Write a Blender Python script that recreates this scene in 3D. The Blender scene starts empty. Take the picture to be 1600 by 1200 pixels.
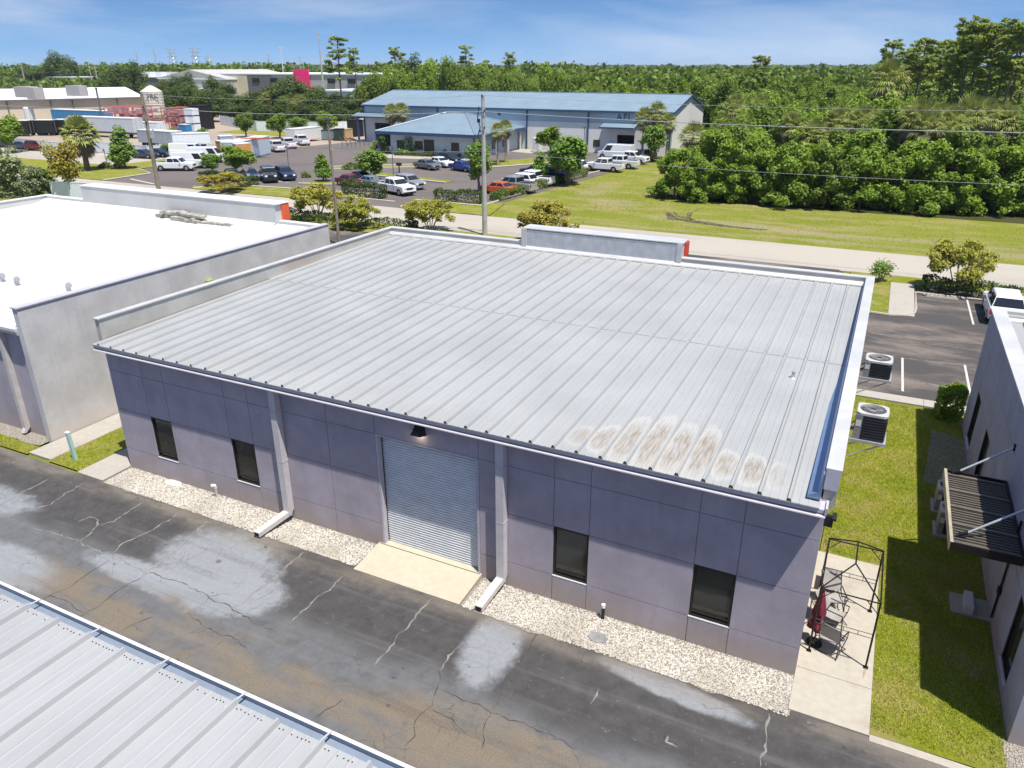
import bpy, math, random
import numpy as np
from mathutils import Vector, Matrix

S = bpy.context.scene
COL = S.collection
R = math.radians
# ------------------------------------------------------------------ camera
F_PX, PITCH, YAW = 1167.4, R(23.06), R(-26.14)
CAM = Vector((24.22, -16.14, 14.19))
cd = bpy.data.cameras.new("camera"); cam = bpy.data.objects.new("camera", cd); COL.objects.link(cam)
cam.location = CAM
cam.rotation_euler = (R(90) - PITCH, 0, -YAW)
cd.sensor_fit = 'HORIZONTAL'; cd.sensor_width = 36.0
cd.lens = 36.0 * F_PX / 1600.0
cd.clip_start = 0.1; cd.clip_end = 12000
S.camera = cam
# ------------------------------------------------------------------ sky and sun
SUN = Vector((0.82, -0.46, 2.5)).normalized()
elev = math.asin(SUN.z); azim = math.atan2(SUN.x, SUN.y)
w = bpy.data.worlds.new("World"); S.world = w; w.use_nodes = True
nt = w.node_tree; nt.nodes.clear()
def wn(t, **k):
    n = nt.nodes.new(t)
    for a, b in k.items(): setattr(n, a, b)
    return n
out = wn('ShaderNodeOutputWorld'); bg = wn('ShaderNodeBackground'); bg.inputs[1].default_value = 0.098
sky = wn('ShaderNodeTexSky'); sky.sky_type = 'NISHITA'; sky.sun_disc = False
sky.sun_elevation = elev; sky.sun_rotation = azim; sky.air_density = 1.0; sky.dust_density = 0.1; sky.ozone_density = 2.2
hsv = wn('ShaderNodeHueSaturation'); hsv.inputs['Saturation'].default_value = 1.18; hsv.inputs['Value'].default_value = 1.15
tc = wn('ShaderNodeTexCoord'); mp = wn('ShaderNodeMapping'); mp.inputs['Scale'].default_value = (1.6, 1.6, 9.0); mp.inputs['Rotation'].default_value = (0.06, 0.10, 0.2)
nz = wn('ShaderNodeTexNoise'); nz.inputs['Scale'].default_value = 1.7; nz.inputs['Detail'].default_value = 7; nz.inputs['Roughness'].default_value = 0.55; nz.inputs['Distortion'].default_value = 0.5
rp = wn('ShaderNodeMapRange'); rp.inputs['From Min'].default_value = 0.43; rp.inputs['From Max'].default_value = 0.78; rp.inputs['To Max'].default_value = 0.55
mx = wn('ShaderNodeMix', data_type='RGBA'); mx.inputs['B'].default_value = (6.3, 6.6, 7.2, 1)
L = nt.links.new
L(tc.outputs['Generated'], mp.inputs[0]); L(mp.outputs[0], nz.inputs[0]); L(nz.outputs[0], rp.inputs[0])
sx = wn('ShaderNodeSeparateXYZ'); cx_ = wn('ShaderNodeCombineXYZ'); ma = wn('ShaderNodeMath', operation='MULTIPLY_ADD')
L(tc.outputs['Generated'], sx.inputs[0]); L(sx.outputs['X'], cx_.inputs['X']); L(sx.outputs['Y'], cx_.inputs['Y']); ma.inputs[1].default_value = 2.2; ma.inputs[2].default_value = 0.17
L(sx.outputs['Z'], ma.inputs[0]); L(ma.outputs[0], cx_.inputs['Z']); L(cx_.outputs[0], sky.inputs['Vector'])
L(sky.outputs[0], hsv.inputs['Color']); L(hsv.outputs[0], mx.inputs['A']); L(rp.outputs[0], mx.inputs['Factor'])
L(mx.outputs['Result'], bg.inputs[0]); L(bg.outputs[0], out.inputs[0])
sl = bpy.data.lights.new("sun", 'SUN'); sl.energy = 5.0; sl.angle = R(0.53); sl.color = (1.0, 0.955, 0.88)
so = bpy.data.objects.new("sun", sl); COL.objects.link(so); so.location = (60, -40, 120)
so.rotation_euler = SUN.to_track_quat('Z', 'Y').to_euler()
S.view_settings.view_transform = 'Standard'; S.view_settings.look = 'None'
S.view_settings.exposure = 0.50; S.view_settings.gamma = 1.0
S.render.engine = 'CYCLES'
try:
    S.cycles.max_bounces = 6; S.cycles.diffuse_bounces = 3; S.cycles.glossy_bounces = 3
    S.cycles.transmission_bounces = 3; S.cycles.transparent_max_bounces = 6
except Exception: pass

# ------------------------------------------------------------------ pixel -> world (photo measuring tape)
_fw = Vector((math.sin(YAW)*math.cos(PITCH), math.cos(YAW)*math.cos(PITCH), -math.sin(PITCH)))
_rt = Vector((math.cos(YAW), -math.sin(YAW), 0)); _up = _rt.cross(_fw)
def ray(x, y): return _fw*F_PX + _rt*(x-800) + _up*(600-y)
def at(x, y, z=0.0):
    d = ray(x, y); return CAM + d*((z-CAM.z)/d.z)
def atY(x, y, Y):
    d = ray(x, y); return CAM + d*((Y-CAM.y)/d.y)

# ------------------------------------------------------------------ mesh helpers
class MB:
    def __init__(s): s.v = []; s.f = []
    def add(s, vs, fs):
        o = len(s.v); s.v += [tuple(v) for v in vs]; s.f += [tuple(i+o for i in f) for f in fs]; return s
    def quad(s, a, b, c, d): return s.add([a, b, c, d], [(0, 1, 2, 3)])
    def box(s, x0, y0, z0, x1, y1, z1):
        return s.add([(x0,y0,z0),(x1,y0,z0),(x1,y1,z0),(x0,y1,z0),(x0,y0,z1),(x1,y0,z1),(x1,y1,z1),(x0,y1,z1)],
                     [(0,3,2,1),(4,5,6,7),(0,1,5,4),(1,2,6,5),(2,3,7,6),(3,0,4,7)])
    def hexa(s, b, t):  # bottom 4 pts ccw, top 4 pts
        return s.add(list(b)+list(t), [(0,3,2,1),(4,5,6,7),(0,1,5,4),(1,2,6,5),(2,3,7,6),(3,0,4,7)])
    def prism(s, poly, z0, z1):
        n = len(poly)
        return s.add([(p[0],p[1],z0) for p in poly]+[(p[0],p[1],z1) for p in poly],
                     [tuple(range(n-1,-1,-1)), tuple(range(n,2*n))]+[(i,(i+1)%n,n+(i+1)%n,n+i) for i in range(n)])
    def extx(s, prof, x0, x1):  # profile in (y,z) along x
        n = len(prof)
        return s.add([(x0,p[0],p[1]) for p in prof]+[(x1,p[0],p[1]) for p in prof],
                     [tuple(range(n)), tuple(range(2*n-1,n-1,-1))]+[(i,n+i,n+(i+1)%n,(i+1)%n) for i in range(n)])
    def exty(s, prof, y0, y1):  # profile in (x,z) along y
        n = len(prof)
        return s.add([(p[0],y0,p[1]) for p in prof]+[(p[0],y1,p[1]) for p in prof],
                     [tuple(range(n)), tuple(range(2*n-1,n-1,-1))]+[(i,n+i,n+(i+1)%n,(i+1)%n) for i in range(n)])
    def tube(s, pts, r, n=8, cap=True):
        pts = [Vector(p) for p in pts]; rr = r if isinstance(r, (list, tuple)) else [r]*len(pts)
        vs = []; fs = []; prev = None
        for i, p in enumerate(pts):
            d = (pts[min(i+1,len(pts)-1)] - pts[max(i-1,0)])
            d = d.normalized() if d.length > 1e-9 else Vector((0,0,1))
            a = d.orthogonal().normalized() if prev is None else (prev - d*prev.dot(d)).normalized()
            prev = a; b = d.cross(a)
            for k in range(n):
                t = 2*math.pi*(k+.5)/n; vs.append(p + (a*math.cos(t)+b*math.sin(t))*rr[i])
        for i in range(len(pts)-1):
            for k in range(n):
                k2 = (k+1)%n; fs.append((i*n+k, i*n+k2, (i+1)*n+k2, (i+1)*n+k))
        if cap:
            fs.append(tuple(range(n-1,-1,-1))); o = (len(pts)-1)*n; fs.append(tuple(range(o,o+n)))
        return s.add(vs, fs)
    def bar(s, a, b, w=.05, h=None): return s.tube([a, b], w*0.7071, 4)
    def lathe(s, prof, c=(0,0,0), n=20):  # prof (r,z)
        vs = []; fs = []
        for r_, z in prof:
            for k in range(n):
                t = 2*math.pi*k/n; vs.append((c[0]+r_*math.cos(t), c[1]+r_*math.sin(t), c[2]+z))
        for i in range(len(prof)-1):
            for k in range(n):
                k2 = (k+1)%n; fs.append((i*n+k, i*n+k2, (i+1)*n+k2, (i+1)*n+k))
        fs.append(tuple(range(n-1,-1,-1))); o = (len(prof)-1)*n; fs.append(tuple(range(o,o+n)))
        return s.add(vs, fs)
    def build(s, name, m, parent=None, world=True, smooth=False):
        off = Vector((0,0,0))
        if parent is not None and world:
            q = parent
            while q is not None: off += q.location; q = q.parent
        me = bpy.data.meshes.new(name)
        me.from_pydata([(v[0]-off.x, v[1]-off.y, v[2]-off.z) for v in s.v], [], s.f)
        me.materials.append(m)
        if smooth: me.polygons.foreach_set('use_smooth', [True]*len(me.polygons))
        me.update()
        o = bpy.data.objects.new(name, me); COL.objects.link(o)
        if parent is not None: o.parent = parent
        return o
def tag(o, label=None, cat=None, group=None, kind=None):
    if label: o['label'] = label
    if cat: o['category'] = cat
    if group: o['group'] = group
    if kind: o['kind'] = kind
    return o
def thing(name, label, cat, loc=(0,0,0), rz=0.0, group=None):
    o = bpy.data.objects.new(name, None); COL.objects.link(o)
    o.location = loc; o.rotation_euler = (0,0,rz); o.empty_display_size = .2
    return tag(o, label, cat, group)
def dup(root, loc=None, rz=None, label=None, group=None, scale=None):
    def cp(o, par):
        c = o.copy(); COL.objects.link(c)
        if par is not None: c.parent = par
        for ch in list(o.children): cp(ch, c)
        return c
    r = cp(root, None)
    if loc is not None: r.location = loc
    if rz is not None: r.rotation_euler = (0,0,rz)
    if scale is not None: r.scale = scale if isinstance(scale, (tuple, list)) else (scale,)*3
    if label: r['label'] = label
    if group: r['group'] = group
    return r
def split_build(mb, name, m, parent):   # every 8-vertex box of the builder becomes a part of its own
    for i in range(0, len(mb.v), 8):
        q = MB(); q.v = mb.v[i:i+8]; q.f = [tuple(k-i for k in f) for f in mb.f if i <= f[0] < i+8]; q.build(name, m, parent)
def struct(name, mb, m): return tag(mb.build(name, m), kind='structure')
def np_mesh(name, V, Q, m, tint=None, parent=None, k=4):
    V = np.asarray(V, np.float32).reshape(-1,3); Q = np.asarray(Q, np.int32).reshape(-1,k)
    me = bpy.data.meshes.new(name)
    me.vertices.add(len(V)); me.vertices.foreach_set('co', V.ravel())
    me.loops.add(Q.size); me.loops.foreach_set('vertex_index', Q.ravel())
    me.polygons.add(len(Q)); me.polygons.foreach_set('loop_start', np.arange(0, Q.size, k, dtype=np.int32))
    if tint is not None:
        a = me.attributes.new('tint', 'FLOAT', 'FACE'); a.data.foreach_set('value', np.asarray(tint, np.float32))
    me.materials.append(m); me.update(); me.validate()
    o = bpy.data.objects.new(name, me); COL.objects.link(o)
    if parent is not None: o.parent = parent
    return o

# ------------------------------------------------------------------ materials
class NT:
    def __init__(s, name):
        s.m = bpy.data.materials.new(name); s.m.use_nodes = True; s.t = s.m.node_tree
        s.b = s.t.nodes['Principled BSDF']; s.out = s.t.nodes['Material Output']
        s.pos = None
    def n(s, t, **k):
        x = s.t.nodes.new(t)
        for a, b in k.items(): setattr(x, a, b)
        return x
    def l(s, a, b): s.t.links.new(a, b)
    def coord(s, obj=False):
        if obj: return s.n('ShaderNodeTexCoord').outputs['Object']
        if s.pos is None: s.pos = s.n('ShaderNodeNewGeometry').outputs['Position']
        return s.pos
    def noise(s, scale, detail=4, rough=.5, vec=None, stretch=None, dist=0.0):
        vec = vec or s.coord()
        if stretch:
            mp_ = s.n('ShaderNodeMapping'); mp_.inputs['Scale'].default_value = stretch; s.l(vec, mp_.inputs[0]); vec = mp_.outputs[0]
        x = s.n('ShaderNodeTexNoise'); x.inputs['Scale'].default_value = scale; x.inputs['Detail'].default_value = detail
        x.inputs['Roughness'].default_value = rough; x.inputs['Distortion'].default_value = dist; s.l(vec, x.inputs['Vector']); return x.outputs[0]
    def ramp(s, v, a, b, lo=0.0, hi=1.0, smooth=True):
        x = s.n('ShaderNodeMapRange'); x.interpolation_type = 'SMOOTHSTEP' if smooth else 'LINEAR'
        x.inputs['From Min'].default_value = a; x.inputs['From Max'].default_value = b
        x.inputs['To Min'].default_value = lo; x.inputs['To Max'].default_value = hi; s.l(v, x.inputs[0]); return x.outputs[0]
    def mix(s, f, a, b):
        x = s.n('ShaderNodeMix', data_type='RGBA')
        for sock, val in ((x.inputs['Factor'], f), (x.inputs['A'], a), (x.inputs['B'], b)):
            if isinstance(val, (int, float)): sock.default_value = val
            elif isinstance(val, (tuple, list)): sock.default_value = (*val[:3], 1)
            else: s.l(val, sock)
        return x.outputs['Result']
    def math(s, op, a, b=None, c=None):
        x = s.n('ShaderNodeMath', operation=op)
        for i, v in enumerate((a, b, c)):
            if v is None: continue
            if isinstance(v, (int, float)): x.inputs[i].default_value = v
            else: s.l(v, x.inputs[i])
        return x.outputs[0]
    def sep(s, v=None):
        x = s.n('ShaderNodeSeparateXYZ'); s.l(v or s.coord(), x.inputs[0]); return x.outputs
    def base(s, c):
        if isinstance(c, (tuple, list)): s.b.inputs['Base Color'].default_value = (*c[:3], 1)
        else: s.l(c, s.b.inputs['Base Color'])
    def bump(s, h, strength=.3, dist=.02):
        x = s.n('ShaderNodeBump'); x.inputs['Strength'].default_value = strength; x.inputs['Distance'].default_value = dist
        s.l(h, x.inputs['Height']); s.l(x.outputs[0], s.b.inputs['Normal'])
    def rough(s, r, metal=0.0, spec=.5):
        s.b.inputs['Roughness'].default_value = r; s.b.inputs['Metallic'].default_value = metal
        s.b.inputs['Specular IOR Level'].default_value = spec
    def ell(s, cx, cy, rx, ry, wob=None, amt=.5, ang=0.0):
        """soft ellipse mask in world x,y: 1 inside"""
        xo, yo, _ = s.sep()
        dx = s.math('SUBTRACT', xo, cx); dy = s.math('SUBTRACT', yo, cy)
        ca, sa = math.cos(ang), math.sin(ang)
        u = s.math('DIVIDE', s.math('ADD', s.math('MULTIPLY', dx, ca), s.math('MULTIPLY', dy, sa)), rx)
        v = s.math('DIVIDE', s.math('SUBTRACT', s.math('MULTIPLY', dy, ca), s.math('MULTIPLY', dx, sa)), ry)
        d = s.math('ADD', s.math('MULTIPLY', u, u), s.math('MULTIPLY', v, v))
        if wob is not None: d = s.math('ADD', d, s.math('MULTIPLY', s.math('SUBTRACT', wob, .5), amt*4))
        return s.ramp(d, 1.4, 0.45)
def simple(name, c, r=.6, metal=0., var=.12, scale=3.0, obj=True, bump=0., bscale=40., spec=.4):
    M = NT(name); v = M.noise(scale, 4, .6, vec=M.coord(obj))
    lo = tuple(x*(1-var) for x in c); hi = tuple(min(1, x*(1+var)) for x in c)
    M.base(M.mix(M.ramp(v, .3, .7), lo, hi)); M.rough(r, metal, spec)
    if bump: M.bump(M.noise(bscale, 3, .6, vec=M.coord(obj)), bump, .01)
    return M.m
def stucco(name, c, dirt=(.33,.275,.245), grime=True, bump=.35):
    M = NT(name); v = M.noise(.9, 5, .6); v2 = M.noise(9, 4, .6)
    col = M.mix(M.ramp(v, .3, .7), tuple(x*.88 for x in c), tuple(x*1.10 for x in c))
    col = M.mix(M.ramp(M.noise(2.6, 6, .7), .5, .75, 0, .4), col, tuple(x*.84 for x in c))
    col = M.mix(M.ramp(v2, .35, .75, 0, .3), col, tuple(x*.85 for x in c))
    if grime:
        z = M.sep()[2]; zz = M.math('ADD', z, M.math('MULTIPLY', M.math('SUBTRACT', v, .5), 1.2))
        col = M.mix(M.ramp(zz, 1.1, 0.0, 0, .75), col, dirt)
        st = M.noise(3.0, 3, .6, stretch=(1.5, 1.5, .12))
        col = M.mix(M.ramp(st, .52, .8, 0, .32), col, tuple(x*.7 for x in c))
    M.base(col); M.rough(.85, 0, .25); M.bump(M.noise(38, 4, .65), bump, .012); return M.m
def leaf(name, c1, c2, c3=None, trans=.35, dead=None):
    M = NT(name); a = M.n('ShaderNodeAttribute', attribute_name='tint').outputs['Fac']
    oi = M.n('ShaderNodeObjectInfo').outputs['Random']
    col = M.mix(a, c1, c2)
    col = M.mix(M.math('MULTIPLY', oi, .55), col, c3 or c2)
    if dead: col = M.mix(M.ramp(a, .90, .97), col, dead)
    d = M.n('ShaderNodeBsdfDiffuse'); t = M.n('ShaderNodeBsdfTranslucent'); g = M.n('ShaderNodeBsdfGlossy'); g.inputs['Roughness'].default_value = .6
    M.l(col, d.inputs[0]); M.l(col, t.inputs[0]); g.inputs[0].default_value = (.9,.95,.9,1)
    m1 = M.n('ShaderNodeMixShader'); m1.inputs[0].default_value = trans; M.l(d.outputs[0], m1.inputs[1]); M.l(t.outputs[0], m1.inputs[2])
    m2 = M.n('ShaderNodeMixShader'); m2.inputs[0].default_value = .025; M.l(m1.outputs[0], m2.inputs[1]); M.l(g.outputs[0], m2.inputs[2])
    M.l(m2.outputs[0], M.out.inputs[0]); return M.m
def paint(name, c, flake=0.0):
    M = NT(name); v = M.noise(4, 3, .5, vec=M.coord(True))
    M.base(M.mix(M.ramp(v, .3, .7), tuple(x*.96 for x in c), tuple(min(1, x*1.03) for x in c)))
    M.rough(.32, flake, .5); M.b.inputs['Coat Weight'].default_value = .7; M.b.inputs['Coat Roughness'].default_value = .06; return M.m
def glassmat(name, c=(.012,.014,.016), r=.06):
    M = NT(name); v = M.noise(1.3, 3, .5, vec=M.coord(True))
    M.base(M.mix(v, c, tuple(x*2.2 for x in c))); M.rough(r, 0, .6); return M.m

m_wall = stucco('stucco_lavender', (.375,.337,.382))
m_wall_r = stucco('stucco_blue_grey', (.32,.325,.40))
m_wall_l = stucco('stucco_pale_grey', (.53,.515,.505), grime=True, dirt=(.54,.48,.43))
m_wall_rough = stucco('stucco_coarse', (.36,.33,.365), bump=1.0)
m_trim = simple('trim_lavender', (.43,.41,.46), .5, var=.05)
m_spout = simple('downspout_paint', (.50,.475,.49), .5, var=.06)
m_spout_lit = simple('downspout_paint_lit', (.50,.47,.45), .5, var=.08)  # sunlit copy of the downspout paint, warmth of the sun put into its colour
m_bronze = simple('dark_bronze', (.02,.017,.016), .4, .3)
m_black = simple('black_plastic', (.015,.015,.016), .55)
m_dark = simple('dark_void', (.012,.012,.013), .8)
m_glass = glassmat('window_glass', (.022,.022,.018), .04)  # olive mottling in the base colour imitates murky reflections and the interior
m_carglass = glassmat('car_glass', (.01,.012,.016), .05)
m_white = simple('white_paint', (.62,.62,.61), .55, var=.05)
m_vinyl = simple('white_vinyl', (.70,.74,.78), .4, var=.05)
m_galv = simple('galvanised_steel', (.50,.51,.53), .38, .55, var=.1)
m_cap = simple('white_coping', (.48,.475,.465), .45, .1, var=.08, scale=.8)
m_red = simple('red_sign_band', (.55,.045,.03), .5, var=.08)
m_orange = simple('orange_red_band', (.72,.12,.05), .5, var=.08)
m_blueroof = None
m_concrete = None
m_rubber = simple('tyre_rubber', (.012,.012,.012), .85)
m_rim = simple('wheel_alloy', (.42,.42,.43), .35, .6)
m_tail = simple('tail_lamp_red', (.45,.012,.015), .25)
m_head = simple('head_lamp_clear', (.55,.57,.6), .15)
m_bark = simple('bark_brown', (.16,.125,.095), .9, var=.3, scale=6, bump=.5)
m_bark_pale = simple('bark_pale', (.34,.28,.22), .85, var=.25, scale=6, bump=.3)
m_pole = simple('pole_concrete', (.40,.385,.36), .8, var=.15, scale=1.2)
m_polewood = simple('pole_wood', (.24,.20,.165), .85, var=.25, scale=1.5)
m_wire = simple('wire_grey', (.34,.34,.33), .6)
m_tan = simple('tan_siding', (.60,.52,.40), .7, var=.05, scale=.4)
m_greysiding = simple('grey_siding', (.42,.40,.40), .7, var=.06, scale=.4)
m_darkgrey = simple('charcoal_siding', (.13,.13,.15), .7)
m_pink = simple('magenta_panel', (.85,.02,.20), .5, var=.04)
m_whiteroof_far = simple('white_metal_roof', (.72,.74,.76), .5, var=.06, scale=.3)
m_rackred = simple('rack_red', (.38,.10,.09), .6, var=.2)
m_orange_steel = simple('orange_steel', (.62,.28,.05), .6, var=.15)
m_blue_cont = simple('blue_container', (.05,.22,.42), .55, var=.12)
m_yellow = simple('machine_yellow', (.75,.55,.03), .5)
m_navy = simple('navy_trim', (.035,.07,.16), .5)
m_fabric = simple('grey_sling_fabric', (.30,.28,.265), .85, var=.1)
m_burg = simple('burgundy_canvas', (.17,.022,.04), .85, var=.2, scale=8)
m_pvc = simple('white_pvc', (.75,.75,.73), .4)
m_teal = simple('pale_green_pipe', (.36,.55,.50), .5, var=.1)
m_rope = simple('weathered_rust', (.28,.12,.07), .8, var=.3)

def metal_roof(name, c, r=.42, metal=.25, streak=(.5,8,1), stains=None, dirtcol=(.33,.30,.27)):
    M = NT(name)
    a = M.noise(1.0, 5, .6, stretch=streak); b = M.noise(.35, 4, .55); c3 = M.noise(7.0, 3, .6, stretch=(3.0,.16,1))
    col = M.mix(M.ramp(b, .3, .7), tuple(x*.93 for x in c), tuple(min(1,x*1.05) for x in c))
    col = M.mix(M.ramp(c3, .50, .80, 0, .40), col, tuple(x*.72 for x in c))
    M._col = col; M._a = a
    if stains: col = stains(M, col)
    M.base(col); M.rough(r, metal, .5)
    M.bump(M.noise(2.2, 3, .5), .12, .02)
    return M.m

# ------------------------------------------------------------------ setting: ground, roads, lots
def m_alley_asphalt():
    M = NT('alley_asphalt'); x, y, z = M.sep()
    n1 = M.noise(.55, 5, .6); n2 = M.noise(2.2, 6, .65); n3 = M.noise(30, 3, .7); n4 = M.noise(7, 5, .7); n5 = M.noise(.9, 4, .6, stretch=(.35, 1, 1))
    col = M.mix(M.ramp(n2, .3, .7), (.042,.040,.040), (.066,.063,.063))
    col = M.mix(M.ramp(n4, .55, .72, 0, .28), col, (.15,.15,.16))
    yw = M.math('ADD', y, M.math('MULTIPLY', M.math('SUBTRACT', n1, .5), 1.9))
    # worn pale band along the middle of the lane
    band = M.math('MULTIPLY', M.ramp(yw, -3.55, -4.35), M.ramp(yw, -9.5, -6.3, .35, 1))
    band = M.math('MULTIPLY', band, M.ramp(n2, .25, .6, .55, 1))
    grey = M.mix(n4, (.115,.118,.124), (.17,.175,.185))
    col = M.mix(M.math('MULTIPLY', band, .72), col, grey)
    for cx, cy, rx, ry, an in ((7.6,-3.1,2.3,1.75,-.25),(9.2,-3.9,1.6,.9,.3),(6.0,-4.4,2.4,.5,0),(16.9,-2.4,.75,1.6,.1),(21.6,-1.8,1.9,.35,-.1),(1.6,-5.9,2.6,.8,0),(-3.5,-3.9,3.0,.9,.1)):
        k = M.ell(cx, cy, rx, ry, n2, .42, an)
        col = M.mix(M.math('MULTIPLY', k, M.ramp(n4, .2, .7, .78, 1.0)), col, M.mix(n4, (.225,.237,.255), (.27,.283,.30)))
    # tan silt
    bl = M.math('MULTIPLY', M.ramp(yw, -4.75, -5.15), M.ramp(yw, -6.9, -6.1))
    bl = M.math('MULTIPLY', bl, M.ramp(x, 1.5, 4.5)); bl = M.math('MULTIPLY', bl, M.ramp(n5, .36, .58))
    silt = M.mix(M.ramp(n3, .3, .75), (.12,.094,.066), (.265,.21,.145))
    col = M.mix(M.math('MULTIPLY', bl, .8), col, silt)
    for cx, cy, rx, ry, an in ((18.4,-5.0,2.5,.75,-.05),(20.6,-4.75,2.2,.3,-.05),(16.6,-5.4,1.0,.6,0)):
        k = M.math('MULTIPLY', M.ell(cx, cy, rx, ry, n1, .5, an), M.ramp(n2, .3, .6, .2, 1))
        col = M.mix(M.math('MULTIPLY', k, .6), col, silt)
    # silt along the gravel edge
    ed = M.math('MULTIPLY', M.ramp(M.math('ADD', y, M.math('MULTIPLY', M.math('SUBTRACT', n2, .5), .5)), -2.15, -1.5), M.ramp(n5, .35, .6, .15, 1))
    col = M.mix(M.math('MULTIPLY', ed, .7), col, M.mix(n4, (.15,.13,.11), (.25,.21,.165)))
    # white flecks and fine crazing
    vo = M.n('ShaderNodeTexVoronoi', feature='DISTANCE_TO_EDGE'); vo.inputs['Scale'].default_value = 1.5
    wv = M.n('ShaderNodeMix', data_type='VECTOR'); wv.inputs['Factor'].default_value = .22
    nn = M.n('ShaderNodeTexNoise'); nn.inputs['Scale'].default_value = 3.0; nn.inputs['Detail'].default_value = 5; M.l(M.coord(), nn.inputs['Vector'])
    M.l(M.coord(), wv.inputs['A']); M.l(nn.outputs['Color'], wv.inputs['B']); M.l(wv.outputs['Result'], vo.inputs['Vector'])
    crz = M.math('MULTIPLY', M.ramp(vo.outputs['Distance'], .016, .004), M.ramp(n1, .47, .62))
    col = M.mix(M.math('MULTIPLY', crz, .55), col, (.055,.05,.045))
    fl = M.math('MULTIPLY', M.ramp(M.noise(3.2, 8, .78), .60, .68), M.ramp(y, -4.6, -3.6))
    col = M.mix(M.math('MULTIPLY', fl, .55), col, (.26,.26,.27))
    tr = M.noise(1.0, 4, .6, stretch=(.10, 1.7, 1)); col = M.mix(M.ramp(tr, .5, .72, 0, .30), col, (.035,.034,.034)); col = M.mix(M.ramp(tr, .46, .28, 0, .25), col, (.20,.195,.19))
    oil = M.ramp(M.noise(2.6, 2, .4), .70, .76); col = M.mix(M.math('MULTIPLY', oil, .5), col, (.022,.021,.021))
    M.base(M.mix(M.ramp(n3, .35, .75, 0, .28), col, (.10,.095,.09))); M.rough(.88, 0, .3); M.bump(M.noise(60, 3, .7), .5, .008); return M.m
def m_asphalt(name, a, b, dust=(.24,.20,.17), amt=.5, sc=.22):
    M = NT(name); n1 = M.noise(sc, 6, .65, stretch=(.6,1.3,1)); n2 = M.noise(3, 5, .65); n3 = M.noise(25, 2, .6)
    col = M.mix(n2, a, b); col = M.mix(M.ramp(n1, .42, .66, 0, amt), col, dust)
    col = M.mix(M.ramp(n3, .4, .8, 0, .3), col, tuple(q*1.5 for q in b)); M.base(col); M.rough(.88, 0, .3); M.bump(n3, .3, .01); return M.m
def m_conc(name, c, dirt=(.30,.27,.22), warm=None):
    M = NT(name); n1 = M.noise(.7, 6, .65); n2 = M.noise(5, 5, .65)
    col = M.mix(M.ramp(n2, .3, .7), tuple(q*.93 for q in c), tuple(min(1,q*1.05) for q in c))
    col = M.mix(M.ramp(n1, .52, .72, 0, .5), col, dirt); M.base(col); M.rough(.85, 0, .3); M.bump(M.noise(35, 3, .6), .2, .006); return M.m
def m_grassmat(name, a, b, dry, amt=.5, sc=.3, stretch=(1,1,1), spots=None):
    M = NT(name); n1 = M.noise(sc, 6, .62, stretch=stretch); n2 = M.noise(5, 5, .7); n3 = M.noise(45, 3, .7); n4 = M.noise(.045, 3, .5)
    col = M.mix(M.ramp(n2, .3, .7), a, b); col = M.mix(M.ramp(n1, .42, .64, 0, amt), col, dry); col = M.mix(M.ramp(M.noise(sc*3.1, 5, .7), .56, .72, 0, .55), col, tuple(q*.62 for q in a))
    if spots:
        for cx, cy, rx, ry, wt in spots: col = M.mix(M.math('MULTIPLY', M.ell(cx, cy, rx, ry, n2, .9), wt), col, (.30,.25,.165))
    col = M.mix(M.ramp(n4, .4, .6, 0, .35), col, b); col = M.mix(M.ramp(n3, .45, .75, 0, .45), col, tuple(q*.55 for q in a))
    M.base(col); M.rough(.95, 0, .12); M.bump(M.math('ADD', n3, n2), .8, .05); return M.m
def m_gravelmat():
    M = NT('gravel_stones'); vo = M.n('ShaderNodeTexVoronoi'); vo.inputs['Scale'].default_value = 24; M.l(M.coord(), vo.inputs['Vector'])
    hs = M.n('ShaderNodeSeparateColor'); M.l(vo.outputs['Color'], hs.inputs[0])
    col = M.mix(hs.outputs[0], (.34,.305,.255), (.47,.435,.38)); col = M.mix(M.ramp(vo.outputs['Distance'], .25, .75, 0, .8), col, (.13,.105,.08))
    col = M.mix(M.ramp(M.noise(1.1, 5, .65), .55, .72, 0, .5), col, (.24,.19,.12))
    M.base(col); M.rough(.85, 0, .3); M.bump(M.math('SUBTRACT', 1.0, vo.outputs['Distance']), 1.0, .04); return M.m
M_ALLEY = m_alley_asphalt()
M_LOT = m_asphalt('front_lot_asphalt', (.046,.042,.041), (.074,.067,.064), (.195,.158,.13), .95, .26)
M_FARLOT = m_asphalt('far_lot_asphalt', (.105,.088,.08), (.155,.132,.12), (.075,.066,.062), .5, .12)
M_ROAD = m_asphalt('road_concrete', (.33,.295,.25), (.39,.35,.295), (.27,.24,.205), .5, .12)
M_YARD = m_asphalt('yard_dirt', (.30,.24,.18), (.35,.285,.22), (.22,.18,.14), .6, .06)
M_CONC = m_conc('concrete_slab', (.39,.355,.295), (.26,.22,.17))
M_WALK = m_conc('concrete_walk', (.36,.33,.285), (.22,.19,.15))
M_RAMP = m_conc('concrete_ramp', (.45,.40,.31), (.41,.35,.25))
M_KERB = m_conc('concrete_kerb', (.38,.34,.29))
M_GRASS = m_grassmat('grass_ground', (.135,.17,.018), (.215,.225,.03), (.29,.245,.10), .9, .28, (.55,1.2,1), [(9.5,59.5,6.5,1.3,.85),(19,58.2,6,.9,.75),(29,58.5,7,.9,.8),(24,55.0,9,.6,.6),(35,56,4,1.1,.75),(-3,66,3,2.2,.55),(4,54.0,9,.5,.5),(-8,75,2,6,.5)])
M_LAWN = m_grassmat('grass_lawn', (.11,.155,.014), (.24,.25,.022), (.32,.25,.11), .8, .7)
M_FLOOR = m_grassmat('wood_floor', (.03,.042,.012), (.05,.062,.016), (.10,.085,.045), .5, .1)
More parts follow.
